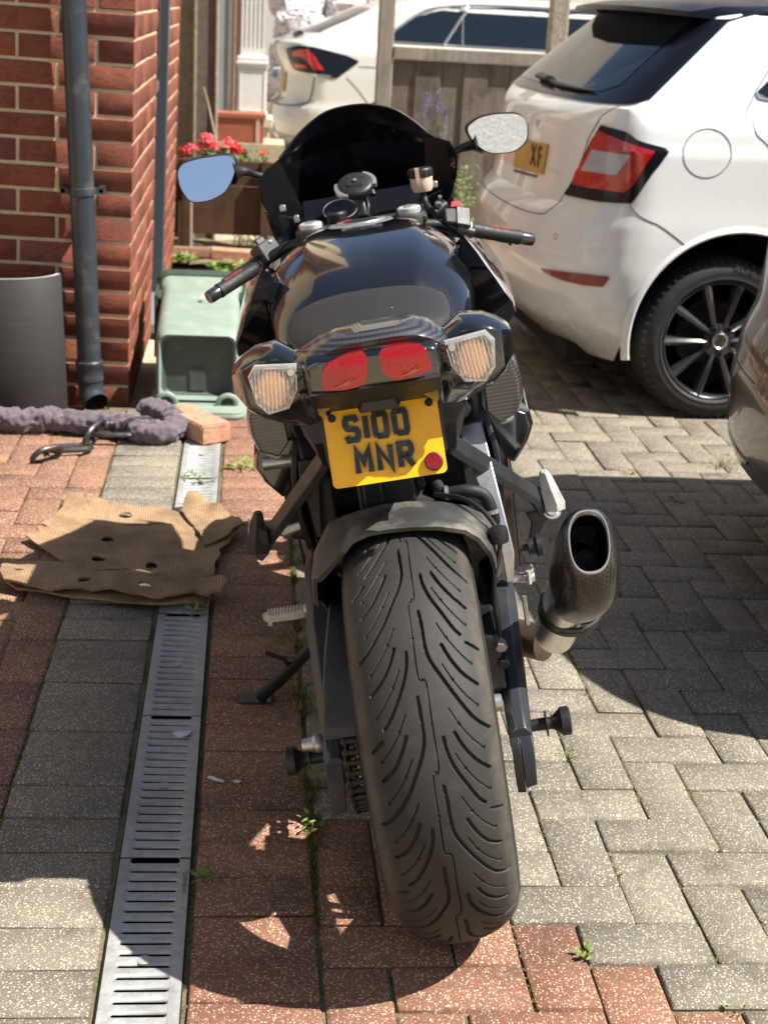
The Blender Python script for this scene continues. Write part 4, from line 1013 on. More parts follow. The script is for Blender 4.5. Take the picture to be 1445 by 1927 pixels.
# grey wall panel with metal edge
M_render = simple('grey_render', (.30, .33, .32), .85, .08, 5, .2, 60, dirt=((.22,.24,.23), 3, .4), kind='World')
t = thing('garden_wall_panel', 'smooth grey wall panel with a thin metal edge left of the white column', 'wall', (0, 10.2, 0))
k = G(); k.box((-.75, 0, -.1), (-.155, .12, 2.2)); k.ob('panel', M_render, t, flat=True)
k = G(); k.box((-.153, -.01, -.1), (-.135, .05, 2.2)); k.ob('metal_edge', M_steel, t, flat=True)
k = G(); k.box((-.118, .0, -.1), (-.108, .04, 2.2)); k.ob('metal_edge', M_concpost, t, flat=True)
t = thing('garden_hose', 'coiled dark red hose hanging between house corner and post', 'hose')
k = G(); P = curve([(-.52,8.9,.5),(-.50,8.9,.78),(-.455,8.9,.86),(-.425,8.9,.80),(-.435,8.9,.5)], 8); k.tube(P, .012, 8); P = [p+Vector((-.025,.02,-.03)) for p in P]; k.tube(P, .012, 8); k.ob('coil', simple('hose_red', (.16,.05,.04), .5), t)
k = G(); k.tube(curve([(-.262,8.5,.83),(-.235,8.5,.74),(-.19,8.5,.55),(-.165,8.5,.47)], 6), .006, 8); o = k.ob('bamboo_cane', simple('bamboo', (.42,.34,.22), .6, .2, 40)); tag(o, 'thin bamboo cane leaning against the brown concrete post', 'cane')
# white fluted column
M_whitepaint = simple('white_masonry', (.74, .725, .68), .6, .06, 8, .2, 60, dirt=((.50,.42,.33), 7, .3), kind='World')
col = thing('white_column', 'white fluted entrance column on a square panelled plinth', 'column', (0, 10.6, 0))
k = G(); k.box((-.105, -.105, .53), (.115, .12, .56)); k.box((-.095,-.095,.56),(.105,.12,.86)); k.box((-.10,-.105,.86),(.108,.12,.88)); k.box((-.105,-.11,.88),(.112,.12,.90)); k.box((-.10,-.105,.90),(.105,.12,.93)); k.ob('plinth', M_whitepaint, col, flat=True, bevel=.004)
for z0, z1, x0, x1 in ((.575,.845,-.08,-.075),(.575,.845,.085,.09),(.575,.58,-.08,.09),(.84,.845,-.08,.09)): k = G(); k.box((x0,-.099,z0),(x1,-.094,z1)); k.ob('panel_moulding', M_whitepaint, col, flat=True)
k = G(); poly = []
xs = [-.075,.085]; poly = [(-.075,.10),(-.075,-.075)]; x = -.066
while x < .075: poly += [(x,-.075),(x+.004,-.064),(x+.016,-.064),(x+.020,-.075)]; x += .029
poly += [(.085,-.075),(.085,.10)]
k.prism(poly[::-1], .98, 2.6); k.box((-.078,-.078,.93),(.088,.10,.982)); k.ob('fluted_shaft', M_whitepaint, col, flat=True)
k = G(); k.box((-.16,-.15,.47),(.15,.2,.533)); k.box((-.13,-.12,-.1),(.13,.16,.47)); k.ob('base', simple('base_stone', (.60,.50,.42), .85, .1, 20), col, flat=True, bevel=.006)
# terracotta trough
M_terra = simple('terracotta', (.32, .095, .05), .7, .12, 14, .2)
t = thing('terracotta_trough', 'long terracotta plastic plant trough in front of the white column', 'planter', (0, 9.75, 0))
k = G(); k.box((-.52,-.08,.44),(.085,.10,.60)); k.box((-.53,-.09,.585),(.098,.11,.615)); k.ob('trough', M_terra, t, flat=True, bevel=.004)
k = G(); k.box((.035,-.086,.44),(.06,-.081,.60)); k.ob('pale_rib', simple('terra_pale', (.58,.36,.30), .7), t, flat=True)
k = G(); k.box((-.6,-.12,-.1),(.22,.3,.435)); k.ob('ledge', M_conc, t, flat=True)
k = G(); rl = random.Random(4)
for i in range(9): leaves(k, -.2+i*.03, 0, .60, 8, .013, .03, rl)
k.ob('seedlings', M_leaf, t, kind='stuff', flat=True)
# rubble sacks
m = NT('rubble_sack'); v = m.coord('Object')
wv = m.n('TexWave', Scale=7.0); wv.bands_direction = 'Z'; wv.inputs['Distortion'].default_value = 3.0; wv.inputs['Detail'].default_value = 3; m.l(v, wv.inputs['Vector'])
ltr = m.n('TexVoronoi', Scale=30.0); m.l(m.coord('Object', (1, 1, .45)), ltr.inputs['Vector'])
mask = m.math('MULTIPLY', m.ramp(wv.outputs['Fac'], [(.62, 0), (.68, 1)]), m.ramp(ltr.outputs['Distance'], [(.35, 1), (.45, 0)]))
c = m.mix(m.ramp(m.noise(v, 6, 5), [(.35, 0), (.7, 1)]), (.62, .60, .60), (.75, .74, .74)); c = m.mix(mask, c, (.50, .05, .06))
c = m.mix(m.ramp(m.noise(v, 5, 4), [(.62, 0), (.66, 1)]), c, (.16, .26, .50))
M_sack = m.fin(c, .38, m.bump(m.noise(v, 14, 6, .7), 1.0, .04), Specular_IOR_Level=.6)
labs = ['lower rubble sack with red print beside the white column', 'upper rubble sack with blue and red print above the others', 'red printed rubble sack in the middle of the stack', 'white rubble sack behind the cream car wiper', 'rubble sack at the back right of the stack', 'lowest rubble sack with red lettering near the cream car lamp']
for i, (x, y, z, sx, sy, sz) in enumerate(((.42,14.2,.83,.26,.2,.15),(.40,14.5,1.28,.25,.2,.16),(.45,14.3,1.05,.27,.2,.15),(.85,14.6,1.25,.26,.2,.17),(1.15,14.8,1.33,.24,.2,.15),(.40,14.1,.60,.28,.2,.15))):
    bm = bmesh.new(); bmesh.ops.create_icosphere(bm, subdivisions=4, radius=1)
    for vv in bm.verts:
        n_ = vv.co.copy(); e = [math.copysign(abs(q)**.62, q) for q in n_]; r = 1+.16*noise.noise(n_*2.2+Vector((i*7,0,0)))+.09*noise.noise(n_*6+Vector((i*3,0,0)))+.04*noise.noise(n_*15)
        vv.co = Vector((e[0]*sx*r, e[1]*sy*r, e[2]*sz*r))
    me = bpy.data.meshes.new('rubble_sack'); bm.to_mesh(me); bm.free(); me.materials.append(M_sack); me.shade_smooth(); me.set_sharp_from_angle(angle=math.radians(32))
    o = link(bpy.data.objects.new('rubble_sack', me)); o.location = (x, y, z); o.rotation_euler = (0, .1*(i % 3-1), .5*i); tag(o, labs[i], 'sack', 'rubble sacks stacked behind the cream car')
t = thing('sack_pallet', 'grey stack base under the rubble sacks', 'pallet', (0,0,0)); k = G(); k.box((-.05,13.95,-.05),(1.6,15.1,.42)); k.ob('deck', M_conc, t, flat=True)
t = thing('neighbour_house', 'white rendered neighbouring house front behind the rubble sacks', 'house', (0, 15.6, 0))
k = G(); k.box((-4,0,-.1),(7,.3,5)); k.ob('wall', simple('cream_render', (.62,.58,.52), .85, .08, 3, .3, 40, kind='World'), t, flat=True)
k = G(); k.box((-.55,-.06,-.1),(-.1,.0,2.1)); k.ob('door', simple('brown_door', (.16,.07,.05), .5), t, flat=True, bevel=.01)
# pebbledash house behind the photographer, reflected in the right mirror
m = NT('pebbledash'); v = m.coord('World'); f = m.noise(v, 70, 4, .8); f2 = m.voro(v, 60)
c = m.mix(m.ramp(f, [(.42, 0), (.58, 1)]), (.16, .165, .16), (.40, .40, .39)); M_pebble = m.fin(c, .95, m.bump(f2, .6, .01))
t = thing('pebbledash_house', 'pebbledashed side wall of the house behind, mirrored in the right mirror', 'house', (-3.4, 0, 0))
k = G(); k.box((-.4,-14,.9),(0,1.6,5.6)); k.ob('wall', M_pebble, t, flat=True)
k = G(); k.box((-.4,-14,-.1),(.02,1.6,.9)); k.ob('brick_plinth', M_brick, t, flat=True)
for y0 in (-12.6, -9.4, -6.2, -3.0, .4): k = G(); k.box((.003,y0,.9),(.05,y0+.8,5.6)); k.ob('white_panel', M_whitepaint, t, flat=True)
k = G(); k.box((-.8,-14.3,5.6),(.45,1.8,5.85)); k.ob('roof', simple('roof_tiles', (.12,.07,.05), .9), t, flat=True)
# ---------------------------------------------------------------- plants
M_petal = simple('red_petal', (.62, .025, .02), .6, .25, 60, 0, Subsurface_Weight=.2, Subsurface_Radius=(.02,.004,.004))
M_petalp = simple('pink_petal', (.78, .11, .12), .6, .25, 60, 0, Subsurface_Weight=.2, Subsurface_Radius=(.02,.006,.006))
M_petalo = simple('orange_petal', (.75, .09, .02), .6, .25, 60, 0)
M_gleaf = leafmat('geranium_leaf', (.055, .12, .04), (.13, .22, .08)); M_stem = simple('plant_stem', (.16, .20, .07), .7)
def blossom(k, c, R, n, rnd):
    for _ in range(n):
        d = Vector((rnd.gauss(0,1), rnd.gauss(0,1)-.4, rnd.gauss(0,1)+.4)).normalized(); p = Vector(c)+d*R*rnd.uniform(.6,1.0); s = R*rnd.uniform(.30,.46)
        a = d.cross(Vector((rnd.gauss(0,1), rnd.gauss(0,1), rnd.gauss(0,1)))).normalized(); b_ = d.cross(a)
        pts = [p+(a*math.cos(t)+b_*math.sin(t))*s*(1 if i % 2 else .72)+d*s*.3 for i, t in enumerate([j*math.pi/5 for j in range(10)])]
        k.add(pts+[p-d*s*.1], [(j, (j+1) % 10, 10) for j in range(10)])
def flowerplant(name, label, cat, loc, heads, nl, lr, lz, seed, leaf=M_gleaf, ls=.022):
    rnd = random.Random(seed); t = thing(name, label, cat, loc)
    k = G(); st = G()
    for _ in range(nl):
        a = rnd.uniform(0, 6.28); r = lr*rnd.random()**.6; z = rnd.uniform(0, lz); leaves(k, r*math.cos(a), r*.7*math.sin(a), z, 3, ls, .02, rnd)
    k.ob('leaves', leaf, t, kind='stuff', flat=True)
    for i, (x, y, z, R, m_) in enumerate(heads):
        st.tube(curve([(x*.3, y*.5, -.05), (x*.7, y, z*.5), (x, y, z)], 4), .0028, 5)
        h = G(); blossom(h, (0,0,0), R, 26 if R > .02 else 14, rnd); o = h.ob('flower_head', m_, t, flat=True); o.location = (x, y, z)
    if heads: st.ob('stems', M_stem, t)
    return t
flowerplant('geranium', 'big red and pink geranium above the left mirror', 'flowering plant', (-.10, 8.25, .42), [(-.13,0,.145,0.041,M_petalp),(-.10,.0,.10,0.041,M_petal),(-.02,0,.125,0.044,M_petalp),(.03,0,.10,0.041,M_petal),(-.05,.02,.075,.03,M_petal),(.0,-.02,.02,0.043,M_petalo),(-.045,-.02,.012,0.027,M_petalo),(.05,-.02,.0,0.037,M_petal),(.075,0,.095,0.020,M_petalo),(.015,-.03,-.03,0.032,M_petal),(-.16,.0,.10,0.034,M_petalp)], 120, .19, .10, 5)
flowerplant('geranium', 'red geranium with pale leaves against the brick wall edge', 'flowering plant', (-.33, 8.18, .34), [(-.02,0,.17,0.029,M_petal),(.02,0,.19,0.027,M_petalp),(-.01,0,.115,0.027,M_petal),(.085,-.02,.05,0.029,M_petal)], 60, .10, .12, 6, leafmat('pale_leaf', (.20,.27,.17), (.36,.42,.28)), .016)
flowerplant('geranium', 'small orange red geranium sprig right of the big cluster', 'flowering plant', (.07, 8.20, .44), [(.0,0,.075,.02,M_petalo),(.025,0,.085,0.015,M_petal)], 12, .06, .06, 8, M_gleaf, .016)
flowerplant('geranium', 'dark red geranium in front of the cream car bumper', 'flowering plant', (.235, 8.22, .42), [(.0,0,.15,0.022,M_petal),(.012,0,.10,0.024,M_petal),(-.01,0,.07,0.022,M_petalo),(.02,0,.02,0.029,M_petalo),(-.02,0,.01,.02,M_petalo)], 22, .06, .12, 9, leafmat('reddish_leaf', (.12,.04,.03), (.16,.10,.05)), .014)
k = G(); rb = random.Random(12)
for (x, h_) in ((.30,.30),(.335,.22),(.37,.36),(.405,.20),(.345,.27)):
    P = curve([(x,8.24,.05),(x+.006,8.24,.05+h_),(x+.02,8.23,.30+h_)], 6); R_ = [.011*(1-(i/(len(P)-1))**2)+.0008 for i in range(len(P))]; k.tube(P, R_, 6, flat=.2)
o = k.ob('iris_leaves', leafmat('iris_green', (.28,.38,.12), (.38,.46,.20)), None); tag(o, 'pale green sword-like leaves behind the windscreen', 'plant')
# lavender with green bush at the fence
rb = random.Random(31); t = thing('lavender_bush', 'green bush with purple lavender spikes against the wooden fence', 'bush', (1.02, 7.98, 0))
k = G(); ks = G(); kp = G()
for _ in range(1500):
    z = rb.uniform(.03, .55)*rb.random()**.3; w_ = .11+.04*math.sin(z*9); x = rb.gauss(.08, w_*.55)+(.55-z)*.04; y = rb.gauss(0, .05)
    leaves(k, x, y-.02, z, 1, rb.uniform(.008, .017), .012, rb)
for i in range(30):
    x = rb.gauss(-.06, .07); z1 = rb.uniform(.60, .92); P = curve([(x*.6+.03, rb.gauss(0,.03), .2), (x*.9, 0, z1-.15), (x+rb.gauss(0,.02), rb.gauss(0,.03), z1)], 5); ks.tube(P, .0015, 4)
    e = P[-1]
    for q in range(16):
        c_ = e-Vector((0,0,q*.006)); leaves(kp, c_.x, c_.y, c_.z, 2, .0075, .007, rb)
k.ob('foliage', leafmat('bush_leaf', (.13,.20,.05), (.30,.38,.13)), t, kind='stuff', flat=True); ks.ob('stalks', M_stem, t, kind='stuff'); kp.ob('flower_spikes', leafmat('lavender', (.16,.08,.34), (.28,.17,.46)), t, kind='stuff', flat=True)
# low twigs under the low fence
k = G(); rb = random.Random(8)
for _ in range(26):
    x = .03+rb.gauss(0,.05); k.tube(curve([(x,8.2,-.02),(x+rb.gauss(0,.03),8.18,.06),(x+rb.gauss(0,.06),8.16,.12)], 4), .002, 4)
leaves(k, .0, 8.17, .03, 60, .012, .07, rb)
o = k.ob('dry_twigs', simple('twig', (.20,.15,.09), .9), None, flat=True); tag(o, 'dry twiggy plant in the gap under the low fence', 'plant')
# ================================================================ MOTORCYCLE
# local frame: x right, y forward, z up, origin under the rear axle
bike = thing('motorcycle', 'black sports motorcycle seen from behind leaning on its side stand', 'motorcycle')
cy_, sy_ = math.cos(-.0616), math.sin(-.0616); bf = Vector((-sy_, cy_, 0)); br = Vector((cy_, sy_, 0)); bu = Vector((0,0,1)); cl_, sl_ = math.cos(.2044), math.sin(.2044)
bx_ = br*cl_+bu*sl_; bz_ = bu*cl_-br*sl_
bike.matrix_world = Matrix(((bx_.x,bf.x,bz_.x,.34945),(bx_.y,bf.y,bz_.y,1.94945),(bx_.z,bf.z,bz_.z,0),(0,0,0,1)))
m = NT('bike_paint'); v = m.coord('Object')
c = m.mix(m.ramp(m.noise(v, 9, 5, .6), [(.5, 0), (.8, .3)]), (.006, .006, .008), (.016, .015, .014))
M_bk = m.fin(c, m.ramp(m.noise(v, 30, 5), [(.35, .10), (.8, .24)]), m.bump(m.noise(v, 6, 3), .08, .004), Coat_Weight=1.0, Coat_Roughness=.035, Specular_IOR_Level=.6)
M_bpl = simple('bike_black_plastic', (.009, .009, .010), .48, .25, 26, .25, 220, .0006, dirt=((.05, .045, .038), 10, .3))
M_bpl2 = simple('bike_grey_plastic', (.026, .026, .026), .55, .25, 30, .3, 240, .0006, dirt=((.085, .078, .066), 9, .45))
M_alu = simple('swingarm_paint', (.024, .027, .031), .38, .2, 20, .15, 160, .0005, dirt=((.065, .062, .055), 12, .35), Metallic=.1)
M_silver = simple('bike_silver', (.52, .52, .50), .34, .15, 60, .2, 300, .0004, dirt=((.22, .20, .17), 30, .5), Metallic=.8)
M_silverp = simple('worn_silver_peg', (.60, .60, .58), .42, .2, 45, .3, 200, .0006, dirt=((.25, .22, .18), 24, .5), Metallic=.5)
M_rub = simple('rubber_grip', (.009, .009, .010), .62, .2, 60, .4, 420, .0008)
m = NT('carbon_weave'); v = m.coord('Object')
w1 = m.n('TexWave', Scale=52.0); w1.bands_direction = 'Z'; m.l(v, w1.inputs['Vector']); w2_ = m.n('TexWave', Scale=52.0); w2_.bands_direction = 'X'; m.l(v, w2_.inputs['Vector'])
c = m.mix(w1.outputs['Fac'], (.012,.012,.013), (.060,.062,.066)); c = m.mix(m.math('MULTIPLY', w2_.outputs['Fac'], .35), c, (.02,.02,.02))
M_carb = m.fin(c, .3, m.bump(w1.outputs['Fac'], .3, .0006), Coat_Weight=.8, Coat_Roughness=.06)
m = NT('exhaust_carbon'); v = m.coord('Object', 190, (.4, .5, .7)); ck = m.n('TexChecker', Scale=1.0); m.l(v, ck.inputs['Vector'])
c = m.mix(ck.outputs['Fac'], (.005,.0045,.004), (.026,.022,.020)); M_carb2 = m.fin(c, .34, m.bump(ck.outputs['Fac'], .25, .0006), Coat_Weight=.5, Coat_Roughness=.12)
M_cowl = simple('cowl_inner_black', (.005,.005,.006), .3, .2, 10, 0, Specular_IOR_Level=.2)
M_hug = simple('hugger_plastic', (.034,.034,.032), .55, .25, 20, .3, 240, .0006, dirt=((.26,.24,.20), 9, .7))
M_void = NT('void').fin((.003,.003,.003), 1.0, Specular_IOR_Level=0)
def B_(k, name, mat, parent=None, **kw): return k.ob(name, mat, parent or bike, **kw)
def mir(pts): return [(-x, *r) for x, *r in pts]
# ------------------------------------------------ rear tyre with cut tread
RW, HW_ = .316, .0885; SPK = math.radians(84)
def gd(px, py, pts):
    """distance from points (arc metres) to a polyline"""
    d = np.full(px.shape, 9.0)
    for (a, b_) in zip(pts[:-1], pts[1:]):
        ax, ay = a; vx, vy = b_[0]-ax, b_[1]-ay; L2 = vx*vx+vy*vy+1e-12
        t = np.clip(((px-ax)*vx+(py-ay)*vy)/L2, 0, 1); d = np.minimum(d, np.hypot(px-ax-t*vx, py-ay-t*vy))
    return d
PER = 42.35
RIGHT = [('T',[(102.2,.117),(98.5,.135),(93.5,.14),(89.5,.183),(84.8,.325),(80,.485),(75.5,.65),(73.4,.76),(71.5,.90)]),('T',[(113.4,.217),(110.4,.235),(106.2,.31),(101.8,.445),(97.6,.58),(95.8,.667)]),
 ('T',[(114.2,.383),(110.5,.483),(106.9,.633),(104,.81)]),('T',[(93,.383),(89.2,.483),(85.4,.633),(82.8,.815)]),('T',[(93.6,.75),(92.3,.91)])]
LEFT = [('T',[(123.4,-.065),(119,-.06),(115,-.055),(110.9,-.105),(105.8,-.25),(101,-.40),(96.6,-.59),(94.2,-.72),(92.6,-.85)]),('T',[(92.0,-.14),(88.8,-.165),(85.4,-.23),(81.2,-.35),(77.2,-.49),(74.8,-.61)]),
 ('T',[(93.5,-.31),(89.7,-.41),(86,-.56),(83.4,-.735)]),('T',[(114.8,-.31),(111.2,-.41),(107.2,-.56),(104.6,-.735)]),('T',[(114.2,-.665),(111.8,-.83)])]
DOTS = []
def build_tread():
    th = np.radians(np.linspace(18, 190, 880)); xs = np.linspace(-1, 1, 186)
    TH, X = np.meshgrid(th, xs, indexing='ij'); A = TH*RW; XL = X*HW_*1.12
    dep = np.zeros_like(TH)
    def cut(pts, hw, d):
        nonlocal dep
        P = [(math.radians(a)*RW, x*HW_*1.12) for a, x in [(v.x, v.y) for v in curve([(a, x, 0) for a, x in pts], 4)]]
        a0 = min(p[0] for p in P)-.006; a1 = max(p[0] for p in P)+.006
        i0 = np.searchsorted(th, a0/RW); i1 = np.searchsorted(th, a1/RW)
        if i1 <= i0: return
        D = gd(A[i0:i1], XL[i0:i1], P); f = np.clip((hw-D)/.0005+.5, 0, 1)*d; dep[i0:i1] = np.maximum(dep[i0:i1], f)
    def dot(a, x, r=.0022, d=.003):
        nonlocal dep
        D = np.hypot(A-math.radians(a)*RW, XL-x*HW_*1.12); dep = np.maximum(dep, np.clip((r-D)/.0005+.5, 0, 1)*d)
    for n in range(-2, 3):
        o = n*PER
        for t, p in RIGHT+LEFT:
            q = [(a+o, x) for a, x in p]
            if max(a for a, x in q) < 16 or min(a for a, x in q) > 192: continue
            cut(q, .0023, .0050)
        z = [(147.2,.0),(146.4,-.015),(137.8,-.017),(127.8,-.017),(126.6,.083),(116.7,.083),(106.5,.083),(105,-.017)]
        cut([(a+o, x) for a, x in z[2:]], .0008, .0024); cut([(a+o, x) for a, x in z[:3]], .0008, .0024)
        for a in (116.7, 95.3): dot(a+o, .083 if a > 100 else -.017, .0016)
        for a in (127.2, 105.7): dot(a+o, .033, .0016)
    for n in range(0, 17):
        a = 14+10.59*n+.0
        cut([(a, .35), (a-4, .467), (a-7.6, .61), (a-10.6, .765)], .00080, .0022); dot(a-4, .467); dot(a-10.6, .765, .0024)
        cut([(a, -.28), (a-3.9, -.405), (a-7, -.53), (a-10.4, -.70)], .00080, .0022); dot(a-3.9, -.405); dot(a-10.4, -.70, .0022)
    drop = .06*(1-np.sqrt(np.maximum(0, 1-(X*.98)**2)))
    # radial displacement along the section normal (approximately toward the carcass centre line)
    k0 = np.clip(np.abs(X), 0, 1)**3*.9
    rr = RW-drop-dep*(1-k0*.5); xx = X*HW_-np.sign(X)*dep*k0
    V = np.stack([xx, -np.sin(TH)*rr, RW-np.cos(TH)*rr], -1).reshape(-1, 3)
    n, m_ = TH.shape; idx = np.arange(n*m_).reshape(n, m_)
    F = np.stack([idx[:-1,:-1], idx[:-1,1:], idx[1:,1:], idx[1:,:-1]], -1).reshape(-1, 4)
    return V, F
m = NT('worn_tread'); v = m.coord('Object')
c = m.mix(m.ramp(m.noise(v, 7, 6, .65), [(.35, 0), (.68, 1)]), (.021, .0208, .020), (.034, .0315, .028))
c = m.mix(m.ramp(m.noise(v, 60, 5, .7), [(.55, 0), (.75, .5)]), c, (.06, .054, .045))
sx = m.n('SeparateXYZ'); m.l(v, sx.inputs[0]); edge = m.ramp(m.math('ABSOLUTE', sx.outputs[0]), [(.070, 0), (.080, 1)])
c = m.mix(m.math('MULTIPLY', edge, m.ramp(m.noise(v, 30, 6, .7), [(.35, .2), (.65, .9)])), c, (.085, .072, .056))
M_tread = m.fin(c, .66, m.bump(m.noise(v, 420, 4, .7), .35, .0006), Specular_IOR_Level=.35)
rw = bpy.data.objects.new('rear_wheel', None); COL.objects.link(rw); rw.parent = bike
V, F = build_tread(); me = bpy.data.meshes.new('tyre_tread'); me.vertices.add(len(V)); me.vertices.foreach_set('co', V.ravel().astype(np.float32))
me.loops.add(F.size); me.loops.foreach_set('vertex_index', F.ravel().astype(np.int32)); me.polygons.add(len(F)); me.polygons.foreach_set('loop_start', np.arange(0, F.size, 4, dtype=np.int32)); me.polygons.foreach_set('loop_total', np.full(len(F), 4, dtype=np.int32))
me.update(calc_edges=True); me.validate(); me.materials.append(M_tread); me.shade_smooth(); me.set_sharp_from_angle(angle=math.radians(38)); link(bpy.data.objects.new('tyre_tread', me), rw)
AX = frame((0,0,RW), (0,0,1), (0,1,0))   # lathe axis = local x
AX = Matrix(((0,0,1,0),(1,0,0,0),(0,1,0,RW),(0,0,0,1)))
k = G(); prof = []
xe = HW_; de = .06*(1-math.sqrt(1-.98**2))
prof = [(.214,-.075),(.235,-.088),(.255,-.0925),(RW-de-.004,-xe-.0005),(RW-de,-xe)]
n_ = 48; R_ = []
for i in range(14):     # plain tread on the unseen front arc
    s_ = -1+2*i/13; prof2 = (RW-.06*(1-math.sqrt(max(0,1-(s_*.98)**2)))-.0006, s_*HW_)
    R_.append([(prof2[1], -math.sin(a)*prof2[0], RW-math.cos(a)*prof2[0]) for a in [math.radians(188+i2*(190/40)) for i2 in range(41)]])
k.rings(R_, (False, False), close=False)
for s_ in (-1, 1):
    kk = G(); kk.lathe([(r, s_*abs(x)) for r, x in prof], AX, 120, True); k.add(kk.V, kk.F)
k.ob('tyre_sidewall', M_tyre, rw, angle=50)
k = G(); k.lathe([(.214,-.075),(.205,-.07),(.195,-.055),(.19,0),(.195,.055),(.205,.07),(.214,.075)], AX, 72, True); k.ob('rim', M_rim, rw)
for i in range(3):
    M = AX @ Matrix.Rotation(i*2*math.pi/3+SPK, 4, 'Z'); k = G()
    k.rings([[(r,-w_,-d_),(r,w_,-d_),(r,w_,d_),(r,-w_,d_)] for r, w_, d_ in ((.03,.034,.030),(.08,.026,.028),(.15,.024,.024),(.205,.040,.040))]); g2 = G(); g2.add(k.V, k.F, M); g2.ob('spoke', M_rim, rw, bevel=.004)
k = G(); k.lathe([(.040,-.09),(.050,-.06),(.050,.06),(.040,.09)], AX, 30); k.ob('hub', M_rim, rw)
k = G()     # perforated brake disc
nh = 40
for j in range(nh):
    a0 = 2*math.pi*j/nh
    for r0, r1, f0, f1 in ((.070,.078,0,1),(.102,.110,0,1),(.078,.102,.30,.70) if j % 2 else (.078,.086,0,1),(.094,.102,0,1)):
        q = []
        for r, f_ in ((r0,f0),(r1,f0),(r1,f1),(r0,f1)): a_ = a0+f_*2*math.pi/nh; q.append((r*math.cos(a_), r*math.sin(a_)))
        k.prism(q, .088, .0925, AX)
k.ob('brake_disc', M_steel, rw, flat=True)
# ------------------------------------------------ chain and sprocket
xc = -.1135; RS = .110
k = G(); k.lathe([(.03,xc-.003),(RS-.006,xc-.003),(RS-.006,xc+.003),(.03,xc+.003)], AX, 60)
for i in range(42):
    M = AX @ Matrix.Rotation(i*2*math.pi/42, 4, 'Z'); k.box((RS-.012,-.003,xc-.0028), (RS+.001,.003,xc+.0028), M)
spk = k.ob('sprocket', simple('sprocket', (.09,.07,.05), .6, .3, 40, Metallic=.6), bike, flat=True)
M_chain = simple('chain_plate', (.075, .058, .038), .5, .4, 90, .3, 250, .0005, dirt=((.02,.018,.015), 40, .7), Metallic=.6)
M_roll = simple('chain_roller', (.012,.012,.012), .45)
chp = bpy.data.objects.new('chain', None); COL.objects.link(chp); chp.parent = bike
path = []; cz = RW
pts = [Vector((xc, .62, .455))]
a = 0
top = [Vector((xc, y, cz+RS*1.0+(y*.09 if y > 0 else 0))) for y in (.60,.5,.4,.3,.2,.1,.0)]
arc = [Vector((xc, -RS*math.sin(t), cz+RS*math.cos(t))) for t in [math.pi*i/14 for i in range(1, 14)]]
bot = [Vector((xc, y, cz-RS+(y*.10 if y > 0 else 0))) for y in (.0,.1,.2,.3,.4,.5,.60)]
line = top+arc+bot; acc = [0]
for a_, b_ in zip(line[:-1], line[1:]): acc.append(acc[-1]+(b_-a_).length)
def at_s(s):
    for i in range(len(acc)-1):
        if acc[i+1] >= s: return line[i].lerp(line[i+1], (s-acc[i])/(acc[i+1]-acc[i]))
    return line[-1]
pitch = .0159; lk = None
def link_mesh(outer):
    k = G(); w_ = .0115 if outer else .0085
    for s_ in (-1, 1):
        pr = []
        for c_, sg in ((pitch/2, 1), (-pitch/2, -1)):
            for j in range(7): a = -math.pi/2+math.pi*j/6; pr.append((c_+sg*.0072*math.cos(a)*1.0, .0072*math.sin(a)*sg))
        M = Matrix(((0,0,1,s_*w_),(1,0,0,0),(0,1,0,0),(0,0,0,1))); k.prism(pr, -.001, .001, M)
    if not outer:
        for c_ in (pitch/2, -pitch/2): k.tube([(-.008, c_, 0), (.008, c_, 0)], .0051, 10)
    else:
        for c_ in (pitch/2, -pitch/2): k.tube([(-.0145, c_, 0), (.0145, c_, 0)], .0026, 8)
    me = bpy.data.meshes.new('link'); me.from_pydata(k.V, [], k.F); me.materials.append(M_chain if outer else M_roll); return me
lms = [link_mesh(False), link_mesh(True)]; ns = int(acc[-1]/pitch)
for i in range(ns):
    p0, p1 = at_s(i*pitch), at_s((i+1)*pitch); d = (p1-p0).normalized(); up = Vector((1,0,0)).cross(d)
    o = bpy.data.objects.new('link', lms[i % 2]); COL.objects.link(o); o.parent = chp
    c_ = (p0+p1)/2; o.matrix_local = Matrix(((1,d.x,up.x,c_.x),(0,d.y,up.y,c_.y),(0,d.z,up.z,c_.z),(0,0,0,1)))
# chain guard
k = G(); R_ = []
for y, z, x0, x1 in ((.30,.430,-.128,-.088),(.10,.478,-.128,-.092),(.0,.456,-.136,-.094),(-.06,.425,-.143,-.098),(-.100,.378,-.148,-.102),(-.106,.368,-.1485,-.1025)):
    R_.append([(x0,y,z),(x0+.003,y,z+.004),(x1,y,z+.004),(x1,y,z),(x1,y,z-.002),(x0+.003,y,z-.002),(x0+.003,y+.004,z-.022),(x0,y+.004,z-.022)])
k.rings(R_); cg = B_(k, 'chain_guard', M_bpl2, bevel=.0012)
M_stick = NT('warning_sticker'); m = M_stick; v = m.coord('Object')
bt = m.n('TexBrick', Scale=150.0); m.l(v, bt.inputs['Vector']); bt.inputs['Color1'].default_value = (.36,.35,.32,1); bt.inputs['Color2'].default_value = (.27,.26,.24,1); bt.inputs['Mortar'].default_value = (.13,.125,.12,1)
M_stick = m.fin(bt.outputs['Color'], .6)
def on_guard(x, t):   # t 0..1 down the guard back
    ys = [.10,.0,-.06,-.092]; zs_ = [.482,.456,.414,.366]; q = t*3; i = min(2, int(q)); f = q-i
    return Vector((x, ys[i]+(ys[i+1]-ys[i])*f, zs_[i]+(zs_[i+1]-zs_[i])*f+.0006))
